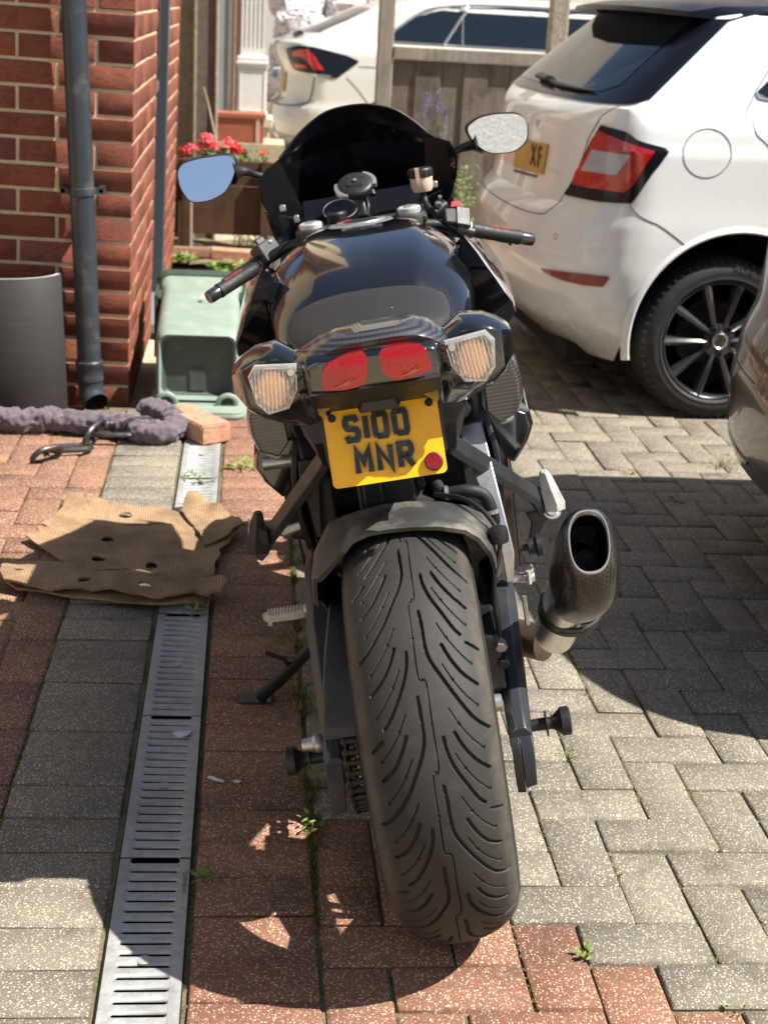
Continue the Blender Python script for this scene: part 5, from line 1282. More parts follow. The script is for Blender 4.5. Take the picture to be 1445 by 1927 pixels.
for poly in ([(-.120,.40),(-.108,.36),(-.094,.355),(-.0955,.47),(-.104,.45),(-.112,.49),(-.116,.45)], [(-.134,1.40),(-.125,1.25),(-.112,1.12),(-.0985,1.05),(-.1005,1.75),(-.120,1.76),(-.122,1.70),(-.136,1.75),(-.1355,1.62),(-.131,1.58),(-.1355,1.54)]):
    poly = [(x, t/3+.0) for x, t in poly]
    V, F = patch(poly, .02, lambda x, t: on_guard(x, t)); mk('sticker', V, F, M_stick, cg, flat=True)
# ------------------------------------------------ swingarm
def arm(rows): 
    k = G(); R_ = []
    for y, x0, x1, z0, z1 in rows:
        c_ = min(.012, (x1-x0)*.3); R_.append([(x0+c_,y,z0),(x1-c_,y,z0),(x1,y,z0+c_),(x1,y,z1-c_),(x1-c_,y,z1),(x0+c_,y,z1),(x0,y,z1-c_),(x0,y,z0+c_)])
    k.rings(R_); return k
B_(arm([(-.085,-.158,-.124,.282,.325),(-.05,-.160,-.122,.272,.340),(.05,-.166,-.124,.275,.372),(.20,-.176,-.124,.300,.415),(.36,-.178,-.112,.325,.46),(.52,-.165,-.08,.34,.48),(.60,-.15,-.06,.35,.47)]), 'swingarm_left', M_alu, angle=20, bevel=.002)
k = G(); k.rings([[(-.156,y,z0),(-.136,y,z0+.004),(-.132,y,z1),(-.157,y,z1)] for y, z0, z1 in ((-.104,.246,.288),(-.098,.242,.300),(-.084,.255,.318))]); B_(k, 'axle_adjuster', M_bpl2, angle=20, bevel=.0015)
B_(arm([(-.085,.112,.142,.282,.330),(-.05,.110,.144,.274,.345),(.05,.112,.150,.275,.375),(.20,.118,.160,.300,.42),(.36,.11,.165,.325,.46),(.52,.08,.16,.34,.48),(.60,.06,.15,.35,.47)]), 'swingarm_right', M_alu, angle=20, bevel=.002)
k = G(); k.rings([[(.110,y,z0),(.122,y,z0-.002),(.122,y,z1),(.110,y,z1)] for y, z0, z1 in ((-.102,.238,.288),(-.098,.236,.300),(-.084,.255,.318))]); B_(k, 'axle_adjuster', M_bpl, angle=20, bevel=.001)
k = G(); k.rings([[(.1225,y,z0),(.139,y,z0+.004),(.141,y,z1),(.1225,y,z1)] for y, z0, z1 in ((-.102,.244,.288),(-.098,.240,.300),(-.084,.255,.318))]); B_(k, 'axle_adjuster', M_alu, angle=20, bevel=.001)
k = G(); k.box((-.10,.46,.34), (.10,.60,.47)); B_(k, 'swingarm_brace', M_alu, bevel=.01)
for s_ in (-1, 1):      # paddock stand bobbins
    k = G(); M = frame((s_*.142, -.01, .292), (0,1,0), (0,0,1)) if s_ > 0 else frame((s_*.158, -.01, .292), (0,0,1), (0,1,0))
    k.lathe([(.0,.062),(.019,.062),(.0215,.060),(.0215,.048),(.018,.046),(.010,.036),(.009,.030),(.0095,.028),(.0195,.0275),(.0195,.0255),(.0095,.025),(.009,.0),(.0,.0)], M, 30); B_(k, 'paddock_bobbin', M_bpl)
k = G(); k.lathe([(.016,-.03),(.016,-.006),(.013,-.004),(.013,.006),(.010,.008),(0,.008)], frame((.100,-.035,.350), (0,1,0), (0,0,1)), 20); B_(k, 'axle_nut', M_silver)
k = G(); k.lathe([(0,.0),(.012,.0),(.014,.004),(.014,.010),(.010,.014),(.009,.030),(0,.030)], frame((-.160,-.03,.325), (0,0,1), (0,1,0)), 20); B_(k, 'axle_end', M_silver)
# rear caliper and its bracket
k = G(); k.box((.088,-.02,.36), (.118,.10,.45)); k.box((.092,.0,.33), (.112,.06,.37)); B_(k, 'rear_caliper', M_bpl, bevel=.006)
for y, z in ((-.02,.432),(-.02,.405)):
    k = G(); k.lathe([(.0085,-.006),(.0085,.008),(.006,.010),(0,.010)], frame((.118,y,z), (1,0,0), (0,.35,-1)) @ Matrix.Identity(4), 6); o = B_(k, 'banjo_bolt', M_silver if z > .42 else M_bpl)
# ------------------------------------------------ hugger
hT = [(-.142,.52),(-.138,.561),(-.131,.588),(-.119,.607),(-.101,.632),(-.075,.639),(-.052,.643),(-.021,.646),(.016,.645),(.061,.638),(.097,.626),(.121,.609),(.137,.590),(.139,.566),(.139,.525)]
hL = [(-.136,.54),(-.132,.577),(-.122,.588),(-.103,.604),(-.088,.618),(-.068,.637),(-.045,.644),(-.019,.645),(.018,.643),(.058,.637),(.090,.627),(.108,.612),(.121,.588),(.124,.570),(.126,.535)]
k = G(); R_ = []
for y, pr, dz in ((-.052,hL,0),(-.046,hL,.001),(.0,hT,0),(.06,hT,-.002),(.13,hT,-.034),(.20,hT,-.079),(.27,hT,-.12),(.33,hT,-.20),(.38,hT,-.27)):
    o_ = [(x, y+(.03 if abs(x) > .125 else 0)*(y < .05), z+dz) for x, z in pr]; i_ = [(x*.965, yy+(.002 if y < -.04 else 0), z-.006) for x, yy, z in o_]; R_.append(o_+i_[::-1])
k.rings(R_); B_(k, 'hugger', M_hug, angle=32)
k = G(); k.box((-.06,.38,.36), (.06,.50,.52)); B_(k, 'hugger_shade_fill', M_void, flat=True)  # black box added in place of the shaded space under the hugger
# frame, engine bulk, under-seat parts
k = G(); k.rings([[(x*s1, y, z) for x, z in ((-.14,.22),(.14,.22),(.17,.35),(.165,.52),(.14,.64),(-.14,.64),(-.165,.52),(-.17,.35))] for y, s1 in ((.56,.9),(.62,1.05),(.95,1.1),(1.08,.9))]); B_(k, 'engine', M_bpl, bevel=.01)
k = G(); k.rings([[(x, y, z) for x, z in ((-.10,zb),(.10,zb),(.12,zb+.05),(.115,zt),(-.115,zt),(-.12,zb+.05))] for y, zb, zt in ((.02,.76,.80),(.12,.70,.80),(.30,.63,.80),(.60,.60,.82))]); B_(k, 'undertray', M_bpl, bevel=.006)
k = G(); k.box((-.058,.165,.600), (.028,.30,.662)); k.box((-.05,.158,.612), (-.02,.166,.652)); k.box((.030,.18,.62),(.045,.30,.66)); B_(k, 'under_seat_box', M_bpl, bevel=.004)
k = G(); k.lathe([(.0,0),(.030,0),(.033,.006),(.033,.028),(.028,.034),(.028,.12),(0,.12)], frame((.005,.34,.53), (1,0,0), (0,1,.15)), 28); B_(k, 'shock_absorber', M_bpl)
k = G(); k.tube([(.005+.034*math.cos(a*.5), .345+.034*math.sin(a*.5), .40+a*.0045) for a in range(0, 60)], .006, 6); B_(k, 'shock_spring', M_bpl2)
k = G(); k.lathe([(.034,.0),(.052,.0),(.054,.004),(.054,.012),(.034,.016)], frame((.003,.30,.543), (1,0,0), (0,1,.15)), 30); B_(k, 'shock_collar', M_bpl2)
k = G(); k.box((.02,.265,.546), (.042,.275,.552)); B_(k, 'shock_tag', simple('teal_tag', (.12,.38,.40), .5), flat=True)
# frame spars
for s_ in (-1, 1):
    k = G(); R_ = []
    for x, y, z, w_, h_ in ((.125,.36,.55,.018,.05),(.138,.42,.60,.02,.06),(.150,.55,.66,.022,.08),(.165,.75,.76,.022,.08)):
        R_.append([(s_*(x-w_),y,z-h_),(s_*(x+w_),y,z-h_),(s_*(x+w_),y,z+h_),(s_*(x-w_),y,z+h_)])
    k.rings(R_); B_(k, 'frame_spar', M_bpl2, bevel=.006)
    # subframe rail
    k = G(); k.tube([(s_*.105,.08,.775),(s_*.12,.30,.70),(s_*.135,.50,.66)], .014, 10); B_(k, 'subframe_rail', M_bpl)
    # rider heel plate and side engine covers
    k = G(); R_ = []
    for z, x, y0, y1 in ((.46,.165,.42,.50),(.53,.172,.40,.52),(.60,.170,.40,.54),(.66,.158,.42,.56)):
        R_.append([(s_*(x-.006),y0,z),(s_*(x+.006),y0,z),(s_*(x+.006),y1,z),(s_*(x-.006),y1,z)])
    k.rings(R_); B_(k, 'heel_plate', M_alu if s_ > 0 else M_bpl, bevel=.003)
k = G(); k.lathe([(.0,0),(.052,0),(.060,.008),(.062,.03),(.055,.05),(0,.05)], frame((-.150,.62,.47), (0,0,1), (0,1,0)), 36); k.box((-.205,.52,.445),(-.165,.60,.60)); B_(k, 'clutch_cover', M_bpl, bevel=.008)
k = G(); k.tube([(-.228,.5,.602),(-.152,.5,.600)], .012, 12); k.tube([(-.17,.5,.612),(-.15,.5,.618)], .017, 14); B_(k, 'clutch_slave', M_silver)
k = G(); k.tube([(-.215,.48,.478),(-.165,.48,.490)], .008, 10); B_(k, 'gear_lever_pivot', M_silver)
k = G(); k.tube(curve([(-.13,.40,.61),(-.150,.42,.56),(-.155,.44,.50),(-.150,.42,.44)], 6), .004, 8); k.tube(curve([(-.128,.38,.60),(-.140,.38,.55),(-.132,.37,.47)], 6), .003, 8); B_(k, 'wiring', M_bpl2)
k = G(); k.rings([[(-.158+dx,.36+dy,z) for dx, dy in ((-w_,-.004),(w_,-.004),(w_,.012),(-w_,.012))] for z, w_ in ((.50,.004),(.54,.008),(.60,.016),(.635,.014))]); o = B_(k, 'left_bracket', M_bpl2, bevel=.002); o.location = (.018, -.02, .01)
# right side: rider brake bracket, reservoir and hoses
k = G(); k.rings([[(x+dx,y+dy,z) for dx, dy in ((-w_,-.006),(w_,-.006),(w_,.010),(-w_,.010))] for x, y, z, w_ in ((.155,.22,.43,.006),(.158,.22,.48,.010),(.150,.24,.54,.012),(.140,.28,.60,.016),(.13,.34,.665,.020))]); B_(k, 'brake_pedal_bracket', M_silver, bevel=.002)
k = G(); k.tube(curve([(.062,.18,.622),(.072,.16,.613),(.106,.15,.615),(.130,.15,.604),(.139,.15,.575),(.140,.16,.555)], 8), .0098, 14); B_(k, 'rubber_hose', M_rub)
for p in ((.139,.15,.578), (.075,.158,.614)): k = G(); k.lathe([(.0102,-.003),(.0112,-.003),(.0112,.003),(.0102,.003)], frame(p, (1,0,0) if p[2] < .6 else (0,1,0), (0,1,0) if p[2] < .6 else (0,0,1)), 18); B_(k, 'hose_clip', M_silver)
k = G(); k.tube(curve([(.104,.15,.606),(.082,.15,.612),(.062,.145,.617),(.060,.12,.626),(.092,.06,.636),(.118,.02,.628),(.136,-.015,.602),(.131,-.025,.568),(.121,-.03,.54),(.117,-.02,.50),(.118,-.01,.466),(.118,.0,.436)], 8), .0036, 10); B_(k, 'brake_hose', M_rub)
k = G(); k.lathe([(.0085,-.012),(.013,-.010),(.014,0),(.013,.010),(.0085,.012)], frame((.136,-.018,.600), (1,0,0), (0,1,0)), 20); B_(k, 'hose_guide', M_bpl)
k = G(); k.tube([(.150,.30,.405),(.176,.30,.404)], .011, 6); k.tube([(.176,.295,.404),(.20,.295,.402)], .006, 10); k.box((.176,.29,.395),(.20,.315,.399)); k.box((.176,.29,.411),(.20,.315,.415)); k.tube([(.190,.285,.394),(.190,.285,.417)], .004, 8); B_(k, 'brake_pushrod', M_silverp)
# ------------------------------------------------ passenger peg hangers
def hanger(s_, pts, wd, name='peg_hanger'):
    k = G(); R_ = []
    for (x, y, z, w_) in pts:
        R_.append([(s_*x-.0*w_, y-.010, z-w_),(s_*x+s_*.010, y-.008, z-w_*.5),(s_*x+s_*.012, y+.0, z+w_),(s_*x, y+.012, z+w_*1.0),(s_*x-s_*.012, y+.004, z+w_*.2)])
    k.rings(R_); return B_(k, name, M_alu, angle=25, bevel=.0015)
hanger(-1, [(.096,.22,.682,.012),(.106,.24,.664,.015),(.145,.295,.610,.014),(.190,.36,.548,.013),(.228,.412,.497,.013),(.240,.43,.476,.014),(.252,.43,.462,.010)], 0)
hanger(1, [(.088,.22,.672,.012),(.098,.232,.660,.015),(.140,.285,.609,.014),(.185,.342,.553,.013),(.222,.39,.507,.013),(.232,.40,.480,.015)], 0)
k = G(); k.rings([[(x-w_,.40,z),(x+w_,.40,z),(x+w_,.408,z),(x-w_,.408,z)] for x, z, w_ in ((.236,.476,.030),(.226,.455,.012),(.215,.43,.008),(.212,.40,.007))]); B_(k, 'silencer_bracket', M_alu, bevel=.002)
k = G(); k.lathe([(0,.0),(.014,.0),(.014,.012),(.019,.014),(.019,.022),(0,.024)], frame((.196,.30,.452), (0,1,0), (0,0,1)), 16); k.tube([(.18,.30,.452),(.200,.30,.452)], .006, 8); B_(k, 'silencer_bolt', M_bpl)
k = G(); k.lathe([(0,.003),(.009,.003),(.010,0),(.0145,0),(.0145,-.002)], frame((.250,.385,.476), (1,0,0), (0,.8,.5)), 18); B_(k, 'peg_bolt', M_silver)
# folded pegs standing up
k = G(); R_ = []
for z, xc_, w_, d_ in ((.476,.256,.017,.016),(.490,.256,.018,.017),(.515,.250,.015,.017),(.538,.246,.011,.016),(.547,.245,.006,.012)):
    R_.append([(xc_-w_,.392-d_*.4,z),(xc_+w_*.15,.392-d_*.75,z),(xc_+w_,.392-d_*.2,z),(xc_+w_*.8,.392+d_,z),(xc_-w_*.8,.392+d_,z)])
k.rings(R_); B_(k, 'passenger_peg', M_silverp, angle=25, bevel=.001)
k = G(); k.rings([[(-x,y,z) for x,y,z in r] for r in R_]); o = B_(k, 'passenger_peg', M_bpl2, angle=25, bevel=.001); o.location = (0, .03, -.006)
for a, b_ in (((-.262,.400,.535),(-.250,.398,.478)),((-.250,.398,.478),(-.272,.405,.482)),((-.262,.400,.535),(-.272,.405,.482)),((-.262,.4,.535),(-.246,.405,.50))): k = G(); k.tube([a, b_], .0012, 5); k.ob('peg_rib', M_silverp, o)
for s_ in (-1, 1): k = G(); k.box((s_*.232-.012,.385,.492),(s_*.232+.004,.405,.520)); B_(k, 'peg_spring', M_bpl, bevel=.003)
# rider peg (left) and gear side
k = G(); R_ = []
for x, w_, h_ in ((-.208,.010,.008),(-.222,.013,.008),(-.262,.014,.007),(-.280,.010,.006),(-.286,.004,.004)): R_.append([(x,.55-w_,.296-h_),(x,.55+w_,.296-h_),(x,.55+w_,.300+h_*.3),(x,.55-w_,.300+h_*.3)])
k.rings(R_)
for i in range(11): x = -.216-i*.006; k.box((x,.538,.300),(x+.0026,.562,.3065))
k.tube([(-.272,.55,.29),(-.276,.55,.278)], .004, 6); B_(k, 'rider_peg', M_silverp, angle=25)
k = G(); k.tube([(-.21,.55,.298),(-.188,.55,.30)], .011, 12); k.box((-.20,.535,.29),(-.17,.565,.33)); B_(k, 'peg_clevis', M_silver, bevel=.002)
# side stand
k = G(); k.tube(curve([(-.15,.56,.26),(-.21,.59,.205),(-.28,.63,.135),(-.335,.668,.082)], 4), [.014]*13 if False else .012, 12); k.tube([(-.262,.62,.155),(-.268,.60,.185),(-.300,.59,.208)], .004, 8)
ss = B_(k, 'side_stand', M_bpl)
k = G(); fc = Vector((-.344,.676,.0735)); k.box((-.038,-.020,-.003),(.028,.024,.003), frame(fc, bike.matrix_world.inverted().to_3x3() @ Vector((1,0,0)), bike.matrix_world.inverted().to_3x3() @ Vector((0,1,0)))); k.ob('stand_foot', M_bpl, ss, bevel=.002)
# ------------------------------------------------ exhaust
EA = Vector((.258,-.035,.572)); EB = Vector((.212,.215,.300)); ed_ = (EB-EA).normalized(); eu = (Vector((1,0,0))-ed_*ed_.x).normalized(); ew = ed_.cross(eu).normalized()
if ew.z < 0: ew = -ew
def ering(t, rx, ry, ox=0, oy=0, n=40, tilt=0, sq=.82):
    r = []
    for j in range(n):
        a = 2*math.pi*j/n; cx, cy = math.cos(a), math.sin(a); x_ = math.copysign(abs(cx)**sq, cx)*rx+ox; y_ = math.copysign(abs(cy)**sq, cy)*ry+oy
        r.append(EA+ed_*(t+tilt*y_)+eu*x_+ew*y_)
    return r
k = G(); k.rings([ering(.07,.026,.034,0,0,tilt=-.3),ering(.012,.0265,.0355,0,.002,tilt=-.5),ering(.0,.0275,.037,0,.002,tilt=-.55),ering(-.003,.030,.040,0,.002,tilt=-.55),ering(.0,.034,.044,0,.002,tilt=-.55),ering(.012,.041,.051,.001,.0,tilt=-.5),ering(.035,.047,.058,.002,-.003,tilt=-.4),ering(.065,.0505,.062,.003,-.004,tilt=-.35),ering(.092,.050,.060,.003,-.002,tilt=-.45),ering(.115,.046,.052,.002,.0,tilt=-.7),ering(.117,.043,.048,.002,.0,tilt=-.7)], (False, False))
ex = bpy.data.objects.new('silencer', None); COL.objects.link(ex); ex.parent = bike
k.ob('carbon_end_cap', M_carb2, ex, angle=60)
k = G(); k.rings([ering(.0,.0262,.0352,0,.002,tilt=-.52),ering(-.0045,.0275,.037,0,.002,tilt=-.55),ering(-.0045,.0292,.039,0,.002,tilt=-.55),ering(.0,.031,.041,0,.002,tilt=-.55)], (False, False)); k.ob('outlet_rim', M_silver, ex)
k = G(); k.rings([ering(.16,.010,.012,0,0),ering(.16,.0255,.034,0,0,tilt=-.2),ering(.004,.026,.035,0,.002,tilt=-.5)], (True, False)); k.ob('outlet_bore', M_void, ex)
M_polish = NT('brushed_steel'); m = M_polish; v = m.coord('Object', (160, 8, 8)); f = m.noise(v, 3, 5)
M_polish = m.fin(m.mix(f, (.74,.71,.64), (.88,.86,.80)), m.ramp(f, [(.3, .26), (.8, .42)]), m.bump(f, .15, .0004), Metallic=1.0)
k = G(); k.rings([ering(.08,.034,.040,-.008,.0,sq=1),ering(.20,.034,.038,-.008,.0,sq=1),ering(.285,.033,.037,-.010,.0,sq=1),ering(.300,.031,.035,-.010,.0,sq=1),ering(.306,.02,.02,-.01,.0,sq=1)], (False, True)); k.ob('canister', M_polish, ex)
k = G(); k.rings([ering(.07,.030,.030,.018,.002,sq=1),ering(.12,.036,.036,.018,.003,sq=1),ering(.20,.036,.035,.016,.003,sq=1),ering(.26,.030,.028,.008,.003,sq=1),ering(.275,.015,.015,.0,.003,sq=1)]); k.ob('heat_shield', M_carb2, ex, angle=60)
k = G()
for t, rr_ in ((.205,.0395),(.219,.0395)): k.rings([ering(t-.006,rr_+.006,rr_,.004,.002,sq=1),ering(t-.006,rr_+.010,rr_+.004,.004,.002,sq=1),ering(t+.006,rr_+.010,rr_+.004,.004,.002,sq=1),ering(t+.006,rr_+.006,rr_,.004,.002,sq=1)], (False, False))
k.ob('strap', M_bpl, ex, angle=40)
k = G(); k.tube([(.12,.33,.300),(.20,.25,.300)], .030, 24); k.tube([(.04,.45,.28),(.12,.33,.300)], .028, 20); k.ob('link_pipe', simple('hot_pipe', (.10,.070,.050), .5, .3, 18, .1, Metallic=.6), ex)
k = G(); k.tube([(.175,.235,.345),(.175,.235,.395)], .004, 6); k.ob('spring', M_silver, ex)
# ------------------------------------------------ tail unit
def sym(half): return half+[(-x, z) for x, z in reversed(half) if x > 1e-6]
def loft(secs, name, mat, parent=None, angle=30, caps=(True, True), sub=0):
    k = G(); k.rings([[(x, y, z) for x, z in s_] for y, s_ in secs], caps); o = k.ob(name, mat, parent or bike, angle=angle)
    if sub: mod = o.modifiers.new('round', 'SUBSURF'); mod.levels = sub; mod.render_levels = sub
    return o
M_tlens = lens('tail_lamp_lens', (.27, .0, .003), .12, 300, coat=.25)
M_ilens = NT('indicator_lens').fin((.93,.92,.90), .12, Transmission_Weight=.80, IOR=1.25, Coat_Weight=1.0, Coat_Roughness=.02)
M_bowl = simple('reflector_silver', (.70,.69,.66), .3, .1, 40, 0, Metallic=.5)
TS = [(0,[(.42,.83),(.25,.872),(.05,.892),(-.085,.922),(-.116,.919),(-.132,.911),(-.134,.871),(-.105,.845),(-.066,.830),(.10,.765),(.42,.70)]),
 (.060,[(.42,.83),(.25,.870),(.05,.890),(-.085,.921),(-.115,.917),(-.131,.909),(-.133,.869),(-.104,.842),(-.066,.828),(.10,.765),(.42,.70)]),
 (.083,[(.42,.825),(.25,.867),(.05,.889),(-.085,.918),(-.112,.913),(-.127,.903),(-.129,.866),(-.10,.835),(-.06,.812),(.10,.765),(.42,.70)]),
 (.096,[(.40,.818),(.25,.864),(.05,.890),(-.055,.914),(-.078,.909),(-.090,.899),(-.093,.862),(-.075,.835),(-.045,.806),(.10,.765),(.40,.70)]),
 (.122,[(.38,.805),(.25,.858),(.06,.898),(-.03,.926),(-.062,.925),(-.088,.917),(-.092,.846),(-.07,.828),(-.03,.806),(.10,.768),(.38,.71)]),
 (.152,[(.20,.83),(.15,.86),(.06,.892),(-.02,.921),(-.056,.921),(-.088,.913),(-.092,.844),(-.07,.832),(-.03,.820),(.08,.80),(.18,.79)]),
 (.171,[(.12,.85),(.10,.87),(.05,.888),(-.02,.911),(-.05,.912),(-.080,.905),(-.085,.856),(-.06,.842),(-.03,.838),(.05,.83),(.10,.835)]),
 (.187,[(.04,.868),(.03,.875),(.02,.885),(-.015,.898),(-.03,.899),(-.05,.895),(-.055,.868),(-.04,.860),(-.02,.858),(.02,.858),(.03,.862)])]
k = G(); k.rings([[(-x,y,z) for y,z in r] for x, r in reversed(TS[1:])]+[[(x,y,z) for y,z in r] for x, r in TS]); tc = B_(k, 'tail_cowl', M_bk, angle=55, bevel=.004)
for s_ in (-1, 1):
    # indicator: silver bowl, amber bulb, ribbed clear lens
    ol = [(.097,.905),(.149,.911),(.159,.898),(.155,.862),(.142,.846),(.116,.850),(.102,.872)]; cxm, czm = .129, .879
    sc = lambda f_, dy: [(s_*(cxm+(x-cxm)*f_), -.1015+dy, czm+(z-czm)*f_) for x, z in ol]
    ind = bpy.data.objects.new('indicator', None); COL.objects.link(ind); ind.parent = bike
    k = G(); k.rings([sc(1.04,.0),sc(1.04,-.004),sc(.93,-.004),sc(.80,.018),sc(.3,.024)], (False, True)); k.ob('reflector_bowl', M_bowl, ind, angle=30)
    k = G(); bm = bmesh.new(); bmesh.ops.create_uvsphere(bm, u_segments=16, v_segments=12, radius=.013); me = bpy.data.meshes.new('bulb'); bm.to_mesh(me); bm.free(); me.materials.append(NT('amber_bulb').fin((.80,.40,.17), .3, Coat_Weight=1.0)); me.shade_smooth()
    o = link(bpy.data.objects.new('bulb', me), ind); o.location = (s_*.131, -.099, .876); o.scale = (1.65, .55, 2.0)
    k = G(); xs_ = [c for c in np.linspace(-1, 1, 37)]
    R_ = [sc(1.0,-.004), sc(.99,-.011), sc(.93,-.0155)]
    k.rings(R_, (False, False)); P = [(s_*(cxm+(x-cxm)*.93), czm+(z-czm)*.93) for x, z in ol]
    V, F = patch(P, .0013, lambda x, z: (x, -.117-.0011*(math.sin((x+z*.12*s_)*math.pi*2/.0052))*(1 if min(abs(x-a[0])+abs(z-a[1]) for a in P) > .006 else 0), z)); k.add(V, F)
    k.ob('ribbed_lens', M_ilens, ind, angle=70)
    k = G(); k.lathe([(.0045,0),(.0045,-.002),(.002,-.0015),(0,-.001)], frame((s_*.104,-.1185,.899), (1,0,0), (0,0,1)), 14); k.ob('lens_screw', M_silver, ind)
    # twin red lamps
    tlp = [(.010,.914),(.040,.917),(.070,.911),(.077,.879),(.050,.873),(.026,.872),(.012,.884)] if s_ > 0 else [(-.004,.916),(-.030,.915),(-.062,.905),(-.067,.873),(-.040,.870),(-.017,.872),(-.007,.882)]
    tlp = smoothpoly(tlp, 1); k = G()
    V, F = patch(tlp, .006, lambda x, z: (x, -.1385+1.2*(abs(x)-.02)**2+(.004 if z > .906 else 0), z), lambda x, z: (x, -.120, z)); lamp = mk('tail_lamp', V, F, M_tlens, bike, angle=45)
    cx2 = sum(p[0] for p in tlp)/len(tlp); cz2 = sum(p[1] for p in tlp)/len(tlp)
    ip = [((x-cx2)*.86+cx2, (z-cz2)*.62+cz2-.003) for x, z in tlp]
    
    fl = [(.032,.877),(.046,.8812),(.060,.888),(.053,.8822),(.066,.8855),(.050,.8785)]
    fl = fl if s_ > 0 else [(-x+.038-.036*0-.066 if False else x-.085, z-.002) for x, z in fl]
    V, F = patch(fl, .004, lambda x, z: (x, -.1410+1.2*(abs(x)-.02)**2, z)); mk('flame_decal', V, F, simple('flame', (.22,.045,.004), .2, .2, 100, 0, Coat_Weight=1.0), lamp, flat=True)
k = G(); k.rings([[(x,y,z) for x in (-.084,.084)]+[(x,y+.004,z+.004) for x in (.084,-.084)] for y, z in ((-.1355,.868),(-.1065,.8425),(-.068,.8265))]); B_(k, 'undertail_cover', M_bpl, angle=20)
# raised lip over the lamps in weave film
lipc = [(-.104,.903),(-.085,.915),(-.066,.925),(-.040,.9345),(-.005,.938),(.035,.938),(.062,.9345),(.080,.926),(.094,.915),(.104,.903)]
k = G(); R_ = []
for y, dz in ((-.120,-.026),(-.126,-.012),(-.114,-.001),(-.06,.001),(.0,-.012),(.045,-.034)):
    o_ = [(x*(1.0 if y < 0 else 1.05), y+.02*(x/.1)**2, z+dz) for x, z in lipc]; i_ = [(x, yy+.001, z-.012) for x, yy, z in o_]; R_.append(o_+i_[::-1])
k.rings(R_); B_(k, 'tail_lip', M_carb, angle=40)
# seat pad
k = G(); R_ = []; nn = 56
for h_, f_ in ((0,1),(.006,1.012),(.014,1.0),(.022,.955),(.028,.88),(.032,.76),(.034,.55),(.035,.3),(.0352,.02)):
    r = []
    for j in range(nn):
        a = 2*math.pi*j/nn; c_, s2 = math.cos(a), math.sin(a); x = math.copysign(abs(c_)**.55, c_)*.124*f_; y = math.copysign(abs(s2)**.75, s2)*.118*f_+.185-.03*(x/.12)**2*-.6
        r.append((x, y, .868+.030*min(1,max(0,(y-.05)/.20))**.8+h_*.62-.014*(x/.12)**2))
    R_.append(r)
k.rings(R_); M_seat = NT('seat_vinyl'); m = M_seat; v = m.coord('Object', 700); vo = m.n('TexVoronoi', Scale=1.0); m.l(v, vo.inputs['Vector'])
M_seat = m.fin((.013,.013,.0135), .48, m.bump(vo.outputs['Distance'], .5, .0012), Specular_IOR_Level=.6)
st_ = B_(k, 'passenger_pad', M_seat, angle=60)
k = G(); P = []
for j in range(nn+1):
    a = 2*math.pi*j/nn; c_, s2 = math.cos(a), math.sin(a); x = math.copysign(abs(c_)**.55, c_)*.1225; y = math.copysign(abs(s2)**.75, s2)*.1165+.185+.018*(x/.12)**2; P.append((x, y, (.868+.030*min(1,max(0,(y-.05)/.20))**.8+.010-.014*(x/.12)**2)))
k.tube(P, .0024, 6, caps=False); k.ob('piping', M_bpl, st_)
for x in (.004, .012, .034): k = G(); k.box((x,.158,.9055),(x+.003,.1605,.9068)); k.ob('speck', M_whitepaint, st_, flat=True)
loft([(.27, sym([(0,.86),(.07,.858),(.11,.84),(.12,.80),(0,.79)])),(.36, sym([(0,.845),(.08,.84),(.14,.82),(.15,.78),(0,.76)])),(.46, sym([(0,.86),(.07,.855),(.13,.83),(.15,.78),(0,.76)]))], 'rider_seat', M_seat)
# tank
def tk(h, t, b_=.70): return sym([(0,t),(.26*h,t+.001),(.50*h,t-.004),(.56*h,t-.009),(.78*h,t-.036),(.92*h,t-.064),(1.0*h,t-.095),(.97*h,t-.125),(.84*h,t-.16),(.80*h,t-.20),(.7*h,b_),(0,b_)])
tank = loft([(.395,tk(.135,.855)),(.42,tk(.150,.885)),(.47,tk(.168,.915)),(.54,tk(.180,.934)),(.62,tk(.188,.946)),(.70,tk(.192,.951)),(.77,tk(.186,.950)),(.82,tk(.165,.944)),(.855,tk(.12,.930)),(.865,tk(.09,.915))], 'tank', M_bk, angle=60, sub=2)
k = G(); k.lathe([(.0,.004),(.038,.004),(.044,.0045),(.046,.002),(.058,.002),(.061,.0),(.061,-.006)], frame((0,.785,.9475), (1,0,0), (0,1,-.06)), 48); B_(k, 'fuel_cap', M_silver)
k = G(); k.lathe([(.0,.006),(.030,.0055),(.034,.003)], frame((0,.785,.9475), (1,0,0), (0,1,-.06)), 40); B_(k, 'fuel_cap_centre', M_bpl)
for s_ in (-1, 1):
    k = G(); P = curve([(s_*.142,.835,.925),(s_*.176,.76,.902),(s_*.183,.68,.893),(s_*.180,.58,.862),(s_*.170,.50,.80),(s_*.162,.46,.76)], 6); k.tube(P, .0016, 6); B_(k, 'tank_seam', M_void)
